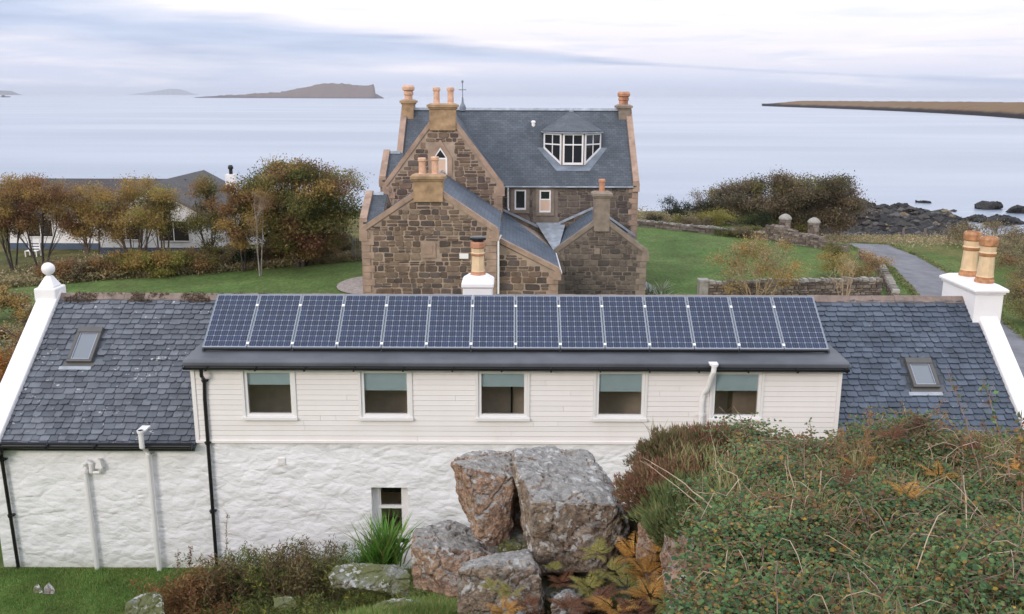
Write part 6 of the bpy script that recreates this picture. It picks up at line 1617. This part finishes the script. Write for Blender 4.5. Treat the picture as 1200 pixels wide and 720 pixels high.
def msurf(x, y):
    return H(x, y)
def bump_h(x, y): return .05 + .36 * max(0, fbm(x * 1.1, y * 1.1, 11) + .25) + .10 * fbm(x * 3.5, y * 3.5, 2)
LP = {'g': [[], [], []], 'b': [[], [], []]}; stems = MB(); stems2 = MB()
def add_leaf(key, p, d, s): LP[key][0].append(p); LP[key][1].append(d); LP[key][2].append(s)
n_st = 0; tries = 0
while n_st < 12500 and tries < 90000:
    tries += 1
    y = 3.6 + 6.1 * rs.uniform() ** .8; x = rs.uniform(.8, 1.3 + y * .64)
    if y > 9.9: continue
    if x < 2.2 and y > 7.7: continue
    lim = (.21 * y + .02) if y < 7.3 else 1.5
    if x < lim + .08 * math.sin(y * 5): continue
    if fbm(x * 2.2, y * 2.2, 17) < -.24: continue
    n_st += 1
    brown = fbm(x * .9, y * .9, 30) * 1.2 + .14 * (y - 7.2) + .10 * (x - 3.2)
    key = 'b' if brown + rs.normal() * .18 > .30 else 'g'
    top = bump_h(x, y); z0 = msurf(x, y) + rs.uniform(.0, top * .7)
    a = rs.uniform(0, 2 * PI); L = rs.uniform(.18, .5); hgt = rs.uniform(.02, .09)
    prev = None; pts = []
    nn = int(L / .038)
    for k in range(nn):
        f = k / nn; px = x + math.cos(a) * L * f; py = y + math.sin(a) * L * f; pz = z0 + hgt * 4 * f * (1 - f) + top * .28
        if px < ((.21 * py - .02) if py < 7.3 else 1.45) + .1 * math.sin(py * 9) or (px < 1.9 and py > 7.9): break
        p = (px, py, pz); pts.append(p)
        sgn = 1 if k % 2 else -1
        pet = np.array([-math.sin(a) * sgn, math.cos(a) * sgn, .25]); pet /= np.linalg.norm(pet)
        s_ = rs.uniform(.018, .040) * (1.55 if rs.uniform() < .07 else 1)
        b0 = np.array(p) + pet * .02
        add_leaf(key, b0, pet, s_)
        for sd_ in (-1, 1):
            q_ = pet + sd_ * np.array([math.cos(a), math.sin(a), 0]) * 1.1; q_ /= np.linalg.norm(q_); add_leaf(key, b0, q_, s_ * .8)
    if len(pts) > 3:
        if n_st % 3 == 0: stems.tube(pts[::3] + [pts[-1]], .0035, 3, cap=False)
        if n_st % 40 == 0:
            c0 = Vector(pts[0]); a2 = rs.uniform(0, 2 * PI); L2 = rs.uniform(.15, .5); h2 = rs.uniform(.02, .16)
            stems2.tube([c0 + Vector((math.cos(a2) * L2 * f, math.sin(a2) * L2 * f, .03 + h2 * 4 * f * (1 - f) + rs.uniform(-.015, .015))) for f in (0, .25, .5, .75, 1)], .0032, 3, cap=False)
for key, mt in (('g', 'lf_bramble'), ('b', 'lf_bramble_brown')):
    P, Dv, S = LP[key]
    T = np.array([(0, 0, 0), (0.3, -0.36, 0.07), (0.72, -0.26, 0.04), (1, 0, -0.10), (0.72, 0.26, 0.04), (0.3, 0.36, 0.07)])
    P = np.array(P); d = np.array(Dv) + rs.normal(size=P.shape) * .2; d /= np.linalg.norm(d, axis=1)[:, None]; n = rs.normal(size=P.shape) * .55; n[:, 2] += 1.0; n[:, 1] -= .75
    s_ = np.cross(n, d); s_ /= np.linalg.norm(s_, axis=1)[:, None]; nn = np.cross(d, s_); S = np.array(S)[:, None, None]
    V = P[:, None] + S * (T[None, :, 0:1] * d[:, None] + T[None, :, 1:2] * s_[:, None] + T[None, :, 2:3] * nn[:, None])
    o = np_mesh('bramble_leaves', V, [(0, 1, 2, 5), (5, 2, 3, 4)], 6, mt)
    tag(o, 'green bramble leaves covering the bank in the foreground' if key == 'g' else 'browned bramble and dock leaves over the top of the bank', 'brambles', kind='stuff')
tag(stems2.build('dry_stems', 'stem_pale'), 'loose pale dry stems arching out of the bramble leaves', 'brambles', kind='stuff')
tag(stems.build('bramble_stems', 'stem_brown'), 'fine tangled brown stems among the brambles', 'brambles', kind='stuff')
# long bare canes arching over the leaves
def cane(p0, d, L, rise, r0, mat, label, group, seed, twigs=0, leaf=None, cat='cane', name='bramble_spray', droop=.5):
    r = random.Random(seed); pts = []; p0 = Vector(p0); d = Vector(d).normalized(); n = 9
    for k in range(n + 1):
        f = k / n; pts.append(p0 + d * L * f + Vector((r.uniform(-.01, .01), r.uniform(-.01, .01), rise * (f - droop * f * f) )))
    t = MB(); t.tube(pts, [r0 * (1 - .7 * k / n) for k in range(n + 1)], 5)
    for j in range(twigs):
        i = r.randint(3, n - 1); v = Vector((r.gauss(0, 1), r.gauss(0, 1), r.gauss(.4, .6))).normalized() * L * r.uniform(.08, .2); t.tube([pts[i], pts[i] + v * .6, pts[i] + v + Vector((0, 0, -.01))], [r0 * .4, r0 * .3, r0 * .15], 3, cap=False)
    o = t.build(name, mat)
    tag(o, label, cat, group)
    if leaf:
        P = []; 
        for k in range(leaf[1]):
            i = r.uniform(2, n); a_ = pts[int(i)]; P.append(tuple(a_ + Vector((r.gauss(0, .02), r.gauss(0, .02), r.gauss(0, .02)))))
        leaf_cloud('foliage', np.array(P), leaf[2], leaf[0], o, np.random.RandomState(seed))
    return o
G1 = 'bare arching canes over the brambles'
def cn(u0, v0, y0, u1, v1, y1, rise, r0, lb, seed, mat='stem_pale', tw=2, leaf=None, droop=1.0, g=G1):
    a = at(u0, v0, y0); b_ = at(u1, v1, y1); d = b_ - a
    return cane(a, d, d.length, rise, r0, mat, lb, g, seed, tw, leaf, droop=droop)
cn(858, 620, 6.5, 762, 542, 7.6, .22, .007, 'pale cane sweeping up left from the middle of the brambles', 1)
cn(834, 607, 6.8, 750, 540, 7.9, .12, .005, 'thinner pale cane just below the sweeping one', 2)
cn(845, 575, 7.2, 832, 505, 7.6, .05, .004, 'upright pale stalk above the heather', 3)
cn(938, 608, 6.4, 921, 532, 6.9, .02, .005, 'straight pale cane in the centre of the brambles', 4)
cn(923, 590, 6.8, 921, 540, 7.1, .02, .004, 'short straight cane beside the central one', 5)
cn(1042, 705, 4.9, 1000, 662, 5.2, .05, .005, 'pale bent cane low in the right brambles', 6)
cn(875, 640, 5.9, 868, 705, 5.3, .03, .005, 'pale cane hanging at the lower middle of the brambles', 7)
cn(960, 560, 7.6, 1010, 560, 7.4, .16, .004, 'hooped pale cane on the crest of the bank', 8)
cn(982, 540, 8.2, 1012, 530, 8.0, .20, .004, 'small hooped cane against the slates', 9)
cn(1126, 590, 6.4, 1128, 520, 7.4, .03, .005, 'tall reddish cane at the right', 10, 'stem_brown', 8, ('lf_bramble_brown', 60, .03))
cn(1015, 560, 7.9, 1018, 478, 8.2, .0, .007, 'tall rusty seed spike standing in front of the slates', 11, 'stem_brown', 10, ('lf_rust', 300, .022), g=None)
cn(988, 560, 8.0, 986, 500, 8.2, .0, .006, 'shorter rusty seed spike left of the tall one', 12, 'stem_brown', 10, ('lf_rust', 200, .022), g=None)
cn(1150, 560, 6.8, 1110, 430, 7.5, .10, .006, 'long thin leafy bramble spray reaching over the right-hand slates', 13, 'stem_brown', 8, ('lf_bramble_brown', 40, .045), g=None)
cn(1185, 560, 6.2, 1150, 440, 6.8, .14, .006, 'leafy bramble spray crossing the white skew', 14, 'stem_brown', 8, ('lf_bramble', 46, .045), g=None)
cn(1196, 600, 5.8, 1196, 480, 6.2, .0, .007, 'leafy rust-coloured spray at the right edge', 15, 'stem_brown', 10, ('lf_bramble_brown', 90, .05), g=None)
rr = random.Random(77)
for k in range(46):
    u = rr.uniform(880, 1195); v = rr.uniform(545, 715); y = 9 / (1.0 + .0) * 0 + rr.uniform(4.6, 8.6)
    x = rr.uniform(1.8, 1.2 + y * .62); z = H(x, y) + bump_h(x, y) * .8
    a = rr.uniform(0, 6.28); L = rr.uniform(.3, .9)
    t = MB()
    pts = [Vector((x + math.cos(a) * L * f, y + math.sin(a) * L * f, z + .12 + rr.uniform(.12, .3) * 4 * f * (1 - f))) for f in (0, .2, .4, .6, .8, 1)]
    t.tube(pts, [.004, .004, .0035, .003, .0025, .002], 4)
    tag(t.build('bramble_cane', 'stem_pale' if k % 3 == 0 else 'stem_brown'), 'thin arching bare cane half sunk in the bramble leaves', 'cane', 'arching canes sunk in the bramble leaves')
# rough grass pushing up through the brambles
def mg(x, y, r_): return x > 1.5 and x < 1.3 + y * .62 and fbm(x * .8, y * .8, 41) > -.05 - .05 * (y - 6)
# leafy sprigs that stand proud of the skyline
for k, (u, v, y) in enumerate(((786, 508, 8.9), (882, 520, 8.9), (920, 508, 9.0), (958, 518, 8.9))):
    p = at(u, v + 22, y); q_ = at(u + 4, v - 4, y)
    cn(u, v + 24, y, u + 3, v - 2, y, .0, .004, ['little green sprig on the heather skyline', 'green sprig right of the heather', 'green sprig against the white boards, right of the flat slab', 'green sprig nearest the right end of the white boards'][k], 60 + k, 'stem_brown', 5, ('lf_green', 30, .04), g='green sprigs on the crest of the bank')

# heather mounds
M['lf_heather'] = leafy('heather_sprig', [(0, (0.24, 0.12, 0.08)), (0.3, (0.19, 0.13, 0.07)), (0.5, (0.29, 0.15, 0.10)), (0.7, (0.13, 0.14, 0.055)), (0.88, (0.34, 0.21, 0.13))], .8, .15)
M['lf_heather2'] = leafy('dull_heather_sprig', [(0, (0.17, 0.15, 0.07)), (0.3, (0.21, 0.13, 0.08)), (0.55, (0.12, 0.15, 0.06)), (0.75, (0.26, 0.19, 0.11))], .8, .2)
def mound_plant(name, c, rx, ry, rz_, n, size, mat, label, cat, seed, group=None, upv=.9):
    rs = np.random.RandomState(seed); v = rs.normal(size=(n, 3)); v[:, 2] = np.abs(v[:, 2]); v /= np.linalg.norm(v, axis=1)[:, None]
    rad = 1 - np.abs(rs.normal(size=n)) * .12
    lump = np.array([1 + .42 * fbm(a * 3.6, b_ * 3.6, c_ * 3.6 + seed, 5) for a, b_, c_ in v])
    P = v * (rad * lump)[:, None] * np.array([rx, ry, rz_]) + np.array(c)
    d = v * np.array([1, 1, 1]) + np.array([0, 0, upv])
    o = leaf_cloud(name, P, size, mat, None, rs, 'blade', 0, .28, d); return tag(o, label, cat, group)
HG = 'heather mounds at the left end of the bank'
for k, (u, v, y, rx, ry, rz_, n, lb) in enumerate(((838, 528, 8.9, .42, .35, .26, 9000, 'reddish heather mound topping the bank beneath the last upper window'), (790, 530, 8.9, .36, .3, .24, 7000, 'rusty heather mound left of the topmost one'),
        (775, 570, 8.4, .36, .3, .26, 8000, 'orange-brown heather hanging over the rock edge'), (862, 548, 8.6, .45, .3, .22, 7000, 'dull heather between the mounds and the brambles'), (805, 560, 8.3, .34, .3, .22, 6000, 'dark heather under the two crest mounds'))):
    p = at(u, v, y); mound_plant('heather_mound', (p.x, p.y, p.z - .16), rx * 1.15, ry * 1.3, rz_ * 1.4, int(n * 1.9), .042, ['lf_heather', 'lf_heather2'][k % 2], lb, 'heather', 70 + k, HG)
M['lf_fine'] = leafy('fine_green_foliage', [(0, (0.15, 0.20, 0.08)), (0.4, (0.20, 0.23, 0.09)), (0.7, (0.11, 0.155, 0.065)), (0.85, (0.27, 0.23, 0.10))], .7, .25)
for k, (u, v, y, rx, rz_, n, lb) in enumerate(((820, 590, 7.9, .42, .24, 7000, 'feathery green mound below the heather'), (795, 612, 7.6, .24, .2, 4000, 'yellow-green grassy tuft at the rock edge'), (845, 610, 7.3, .35, .2, 6000, 'grassy green tuft left of the yellow leaves'))):
    p = at(u, v, y); mound_plant('green_mound', (p.x, p.y, p.z - .14), rx * 1.2, .4, rz_ * 1.4, int(n * 1.6), .06, 'lf_fine', lb, 'plant', 80 + k, 'feathery green mounds')

# ------------------------------------------------------------------ FERNS
M['fern_orange'] = leafy('orange_bracken', [(0, (0.50, 0.24, 0.06)), (0.4, (0.38, 0.16, 0.045)), (0.7, (0.52, 0.33, 0.08))], .6, .3)
M['fern_yellow'] = leafy('yellow_green_bracken', [(0, (0.26, 0.25, 0.07)), (0.35, (0.15, 0.18, 0.05)), (0.6, (0.36, 0.27, 0.07)), (0.85, (0.22, 0.13, 0.05))], .6, .3)
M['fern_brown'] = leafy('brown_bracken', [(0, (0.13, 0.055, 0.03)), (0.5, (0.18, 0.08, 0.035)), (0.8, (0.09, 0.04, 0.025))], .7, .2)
def fern(base, nf, L, mat, label, seed, group='bracken around the boulders', tilt=.9):
    rs = np.random.RandomState(seed); V = []
    base = np.array(base)
    for f in range(nf):
        a = rs.uniform(0, 2 * PI); l_ = L * rs.uniform(.65, 1.1); el = rs.uniform(.5, 1.1) * tilt
        fwd = np.array([math.cos(a), math.sin(a), 0]); n = 16
        pp = [base + fwd * l_ * (k / n) * math.cos(el * .6) + np.array([0, 0, 1]) * l_ * (math.sin(el) * (k / n) - .45 * (k / n) ** 2) for k in range(n + 1)]
        sd_ = np.array([-math.sin(a), math.cos(a), 0])
        for k in range(2, n):
            t = k / n; pl_ = l_ * .40 * (1 - t) ** .8 * min(1, t * 5); d0 = (pp[k + 1] - pp[k]); d0 /= np.linalg.norm(d0)
            for s_ in (-1, 1):
                dr = sd_ * s_ + d0 * .55 + np.array([0, 0, -.25 + rs.normal() * .1]); dr /= np.linalg.norm(dr); m_ = 7
                for j in range(1, m_):
                    tt = j / m_; c0 = pp[k] + dr * pl_ * tt; pn_ = pl_ * .24 * (1 - tt * .8)
                    for s2 in (-1, 1):
                        e = d0 * s2 + dr * .4; e /= np.linalg.norm(e)
                        V.append([c0 - dr * .004, c0 + e * pn_, c0 + dr * pn_ * .55])
    o = np_mesh('bracken_fern', np.array(V), [(0, 1, 2)], 3, mat); return tag(o, label, 'fern', group)
FS = [(690, 690, 7.9, 8, .34, 'fern_yellow', 'green-yellow fern directly left of the dark brown dying fern'), (660, 684, 8.2, 7, .28, 'fern_brown', 'brown fern under the foot of the largest boulder'), (758, 675, 7.5, 10, .40, 'fern_orange', 'large orange fern in front of the narrow pink rock face'), (745, 655, 7.9, 9, .42, 'fern_orange', 'bright orange fern against the pink rock face'), (770, 650, 7.6, 7, .34, 'fern_orange', 'orange fern right of the bright one, at the rock column'), (718, 672, 7.7, 8, .36, 'fern_yellow', 'yellow-green fern under the largest boulder'),
      (700, 650, 8.2, 6, .30, 'fern_yellow', 'pale green fern against the front of the largest boulder'), (735, 690, 7.3, 8, .36, 'fern_yellow', 'yellowing fern in the middle of the gully'), (762, 700, 7.0, 7, .34, 'fern_orange', 'orange fern low at the foot of the rock column'),
      (700, 705, 7.1, 9, .36, 'fern_brown', 'dark brown dying fern right of the small white-edged stone'), (720, 715, 6.8, 8, .34, 'fern_orange', 'orange-brown fern at the bottom edge of the photo'), (745, 720, 6.7, 7, .3, 'fern_brown', 'brown fern at the bottom edge by the rock column'),
      (600, 695, 7.8, 6, .26, 'fern_yellow', 'yellow fern before the white-crusted boulder'), (575, 690, 7.9, 5, .22, 'fern_yellow', 'small green fern left of the yellow one'), (620, 712, 7.6, 7, .26, 'fern_brown', 'brown fern at the foot of the white-crusted boulder'), (592, 716, 7.5, 7, .26, 'fern_orange', 'orange fern at the bottom edge below the white-crusted boulder'),
      (785, 712, 6.6, 6, .28, 'fern_yellow', 'green fern in front of the tall rock column'), (648, 668, 8.3, 6, .2, 'fern_yellow', 'little fern in the shade under the largest boulder'), (668, 715, 7.1, 8, .3, 'fern_brown', 'brown fern in front of the small white-edged stone')]
for k, (u, v, y, nf, L, mt, lb) in enumerate(FS):
    p = at(u, v, y); fern(tuple(p), nf + 2, L * .86, mt, lb, 90 + k)
# dark fill of dead growth in the gully
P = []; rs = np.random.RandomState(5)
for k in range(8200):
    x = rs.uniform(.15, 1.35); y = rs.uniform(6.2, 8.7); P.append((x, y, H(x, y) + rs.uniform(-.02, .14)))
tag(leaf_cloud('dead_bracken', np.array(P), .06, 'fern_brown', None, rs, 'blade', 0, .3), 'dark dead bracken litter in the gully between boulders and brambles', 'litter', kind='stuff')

# ------------------------------------------------------------------ IRIS CLUMP, WEEDS AND GRASS
M['iris'] = leafy('iris_leaf', [(0, (0.12, 0.27, 0.045)), (0.4, (0.17, 0.33, 0.06)), (0.65, (0.09, 0.20, 0.035)), (0.85, (0.28, 0.35, 0.09)), (0.95, (0.34, 0.26, 0.1))], .45, .35)
p = at(452, 664, 14.2); tuft('iris_clump', (p.x, p.y, p.z), 420, .98, .028, 'iris', 'bright green clump of sword-shaped iris leaves below the narrow window', 'plant', 3, .42, None, .22)
p = at(428, 664, 14.3); tuft('iris_clump', (p.x, p.y, p.z), 110, .5, .022, 'iris', 'shorter green leaf clump left of the tall iris leaves', 'plant', 4, .7, None, .4)
# weeds: upright stems with fine leaves
M['lf_weed_brown'] = leafy('brown_weed', [(0, (0.21, 0.16, 0.08)), (0.3, (0.15, 0.15, 0.06)), (0.6, (0.26, 0.18, 0.08)), (0.85, (0.14, 0.09, 0.06))], .8, .2)
M['lf_weed_green'] = leafy('green_weed', [(0, (0.14, 0.18, 0.055)), (0.4, (0.10, 0.145, 0.04)), (0.65, (0.20, 0.19, 0.06)), (0.95, (0.42, 0.34, 0.05))], .8, .25)
M['lf_weed_rust'] = leafy('rust_weed', [(0, (0.27, 0.13, 0.055)), (0.4, (0.20, 0.10, 0.045)), (0.7, (0.28, 0.18, 0.07))], .8, .2)
def weed(base, w_, h_, ns, mat, label, seed, leaf=.07, per=62, group='weeds along the foot of the wall'):
    r = random.Random(seed); rs = np.random.RandomState(seed); q = MB(); P = []; Dn = []
    for k in range(ns):
        x = base[0] + r.gauss(0, w_ * .5); y = base[1] + r.gauss(0, .25); z = H(x, y) - .02; hh = h_ * r.uniform(.5, 1.1); lx, ly = r.gauss(0, .16), r.gauss(0, .12)
        pts = [Vector((x + lx * f * hh, y + ly * f * hh, z + hh * f)) for f in (0, .35, .7, 1)]
        q.tube(pts, [.006, .005, .004, .002], 3, cap=False)
        for j in range(per):
            f = r.uniform(.15, 1.0) ** .7; sp_ = .10 * (1 - f * .5); P.append((x + lx * f * hh + r.gauss(0, sp_), y + ly * f * hh + r.gauss(0, sp_), z + hh * f + r.gauss(0, .02)))
            Dn.append((r.gauss(0, 1), r.gauss(0, 1), .7))
    t = thing('weed_clump', (base[0], base[1], H(base[0], base[1])), label, 'weeds', group)
    q.build('stems', 'stem_brown', t); d = np.array(Dn); leaf_cloud('foliage', np.array(P), leaf, mat, t, rs, 'blade', 0, .3, d)
WS = [(205, 14.2, .55, .75, 70, 'lf_weed_rust', 'rust-brown weeds right of the mossy rock'), (235, 14.4, .5, .85, 60, 'lf_weed_rust', 'reddish weeds at the left end of the bank by the white pipe'), (262, 14.6, .6, .95, 70, 'lf_weed_brown', 'brown weeds at the foot of the tall black downpipe'),
      (295, 14.7, .6, 1.05, 70, 'lf_weed_green', 'green-brown weeds just right of the tall black downpipe'), (330, 14.8, .6, 1.0, 70, 'lf_weed_brown', 'tall brown weeds midway along the wall'), (365, 14.8, .55, 1.1, 65, 'lf_weed_brown', 'tallest dark weeds left of the iris leaves'),
      (395, 14.8, .5, .95, 55, 'lf_weed_green', 'olive weeds beside the short iris clump'), (280, 13.7, .8, .55, 80, 'lf_weed_green', 'low green weeds in front of the downpipe weeds'), (335, 13.6, .8, .5, 80, 'lf_weed_green', 'low green weeds in front of the flat grey rock, left part'),
      (232, 13.4, .5, .6, 70, 'lf_weed_rust', 'deep rusty clump nearest the mossy rock'), (405, 13.3, .7, .35, 50, 'lf_weed_green', 'low mossy weeds beside the long flat rock'), (485, 12.9, .4, .3, 40, 'lf_weed_green', 'small grassy weeds left of the broad sloping boulder')]
for k, (u, y, w_, h_, ns, mt, lb) in enumerate(WS):
    p = at(u, 650, y); weed((p.x, y), w_, h_, ns, mt, lb, 600 + k)
def stalk(u, v0, v1, y, lb, seed, mat='stem_brown', leaf=('lf_weed_brown', 60, .03)):
    cn(u, v0, y, u + 1, v1, y, 0, .007, lb, seed, mat, 8, leaf, g=None)
stalk(265, 655, 600, 15.2, 'tall dark dock stalk beside the tall black downpipe', 701); stalk(222, 665, 640, 15.2, 'pinkish seed head in front of the wall left of the downpipe', 702, leaf=('lf_heather', 90, .04)); stalk(208, 668, 645, 15.0, 'short seed head left of the pinkish one', 703, leaf=('lf_heather', 50, .035))
# grass blades
def blades(name, xr, yr, n, L, mat, label, seed, cond=None):
    rs = np.random.RandomState(seed); V = []
    while len(V) < n:
        x = rs.uniform(*xr); y = rs.uniform(*yr)
        if cond and not cond(x, y, rs): continue
        z = H(x, y) - .005; a = rs.uniform(0, 2 * PI); l_ = L * rs.uniform(.5, 1.2) * (1 + .8 * max(0, fbm(x * 1.2, y * 1.2, 6))); w_ = .006; b_ = rs.uniform(.1, .7) * l_
        s_ = (math.cos(a) * w_, math.sin(a) * w_); d = (-math.sin(a) * b_, math.cos(a) * b_)
        V.append([(x - s_[0], y - s_[1], z), (x + s_[0], y + s_[1], z), (x + s_[0] * .7 + d[0] * .4, y + s_[1] * .7 + d[1] * .4, z + l_ * .6), (x - s_[0] * .7 + d[0] * .4, y - s_[1] * .7 + d[1] * .4, z + l_ * .6), (x + d[0], y + d[1], z + l_ * .92)])
    V = np.array(V); V = V[:, [0, 1, 2, 3, 3, 2, 4, 4]]
    return tag(np_mesh(name, V, [(0, 1, 2, 3), (4, 5, 6, 7)], 8, mat), label, 'grass', kind='stuff')
M['grass'] = leafy('grass_blade', [(0, (0.16, 0.29, 0.07)), (0.35, (0.20, 0.34, 0.085)), (0.6, (0.12, 0.22, 0.05)), (0.8, (0.27, 0.33, 0.10)), (0.93, (0.38, 0.32, 0.15))], .6, .35)
M['grass_long'] = leafy('long_grass_blade', [(0, (0.15, 0.23, 0.055)), (0.35, (0.19, 0.27, 0.065)), (0.6, (0.11, 0.17, 0.04)), (0.8, (0.29, 0.27, 0.10)), (0.93, (0.38, 0.30, 0.15))], .6, .35)
blades('lawn_grass', (-10.5, -5.6), (12.2, 15.95), 42000, .055, 'grass', 'short green lawn grass at the foot of the left wall', 31)
blades('bank_grass', (-6.2, -0.2), (10.0, 15.9), 30000, .14, 'grass_long', 'longer mixed grass on the bank in front of the wall', 32, lambda x, y, r_: True)
blades('crag_grass', (-2.0, 1.4), (6.4, 10.2), 9000, .12, 'grass_long', 'grass growing between the boulders', 33, lambda x, y, r_: x < 0.02 or (y > 9.2 and x < .9))

M['grass_dry'] = leafy('dry_grass_blade', [(0, (0.34, 0.29, 0.13)), (0.3, (0.22, 0.27, 0.09)), (0.55, (0.42, 0.33, 0.18)), (0.75, (0.28, 0.22, 0.12)), (0.9, (0.16, 0.22, 0.07))], .6, .35)
o = blades('bank_top_grass', (1.5, 6.8), (4.2, 9.5), 12000, .24, 'grass_dry', 'rough yellow-green grass pushing up through the brambles', 35, mg)

# bracken and upright dead stalks along the crest of the bank
rr = random.Random(5)
CR = [(900, 545, 8.2), (1005, 560, 8.0), (1040, 548, 8.3), (1075, 535, 8.6), (1100, 560, 7.6), (1135, 545, 8.0), (1165, 540, 8.2), (1190, 560, 7.4), (1180, 620, 5.9), (1120, 640, 5.8), (1060, 600, 6.8), (985, 600, 6.9)]
for k, (u, v, y) in enumerate(CR):
    x = at(u, v, y).x; z = H(x, y) + bump_h(x, y) + .08
    fern((x, y, z), 6, .26, ['fern_brown', 'fern_orange', 'fern_brown'][k % 3], 'small withered bracken frond cluster among the brambles', 900 + k, 'withered bracken among the brambles', 1.0)
for k in range(22):
    u = rr.uniform(870, 1198); y = rr.uniform(7.6, 9.2); x = at(u, 520, y).x; z = H(x, y) + bump_h(x, y) * .5; hh = rr.uniform(.22, .48)
    q = MB(); lx = rr.gauss(0, .12); p0 = Vector((x, y, z)); pts = [p0, p0 + Vector((lx * .4, 0, hh * .5)), p0 + Vector((lx * 1.3, 0, hh))]
    q.tube(pts, [.006, .0045, .002], 4)
    o = q.build('withered_weed', ['stem_brown', 'stem_pale'][k % 2]); tag(o, 'thin upright dead stalk standing on the crest of the bramble bank', 'weed', 'dead stalks on the crest of the bank')
    P = [tuple(pts[0].lerp(pts[2], rr.uniform(.25, 1)) + Vector((rr.gauss(0, .02), rr.gauss(0, .02), 0))) for _ in range(46)]
    leaf_cloud('foliage', np.array(P), .026, ['lf_rust', 'lf_bramble_brown', 'lf_fine'][k % 3], o, np.random.RandomState(k))
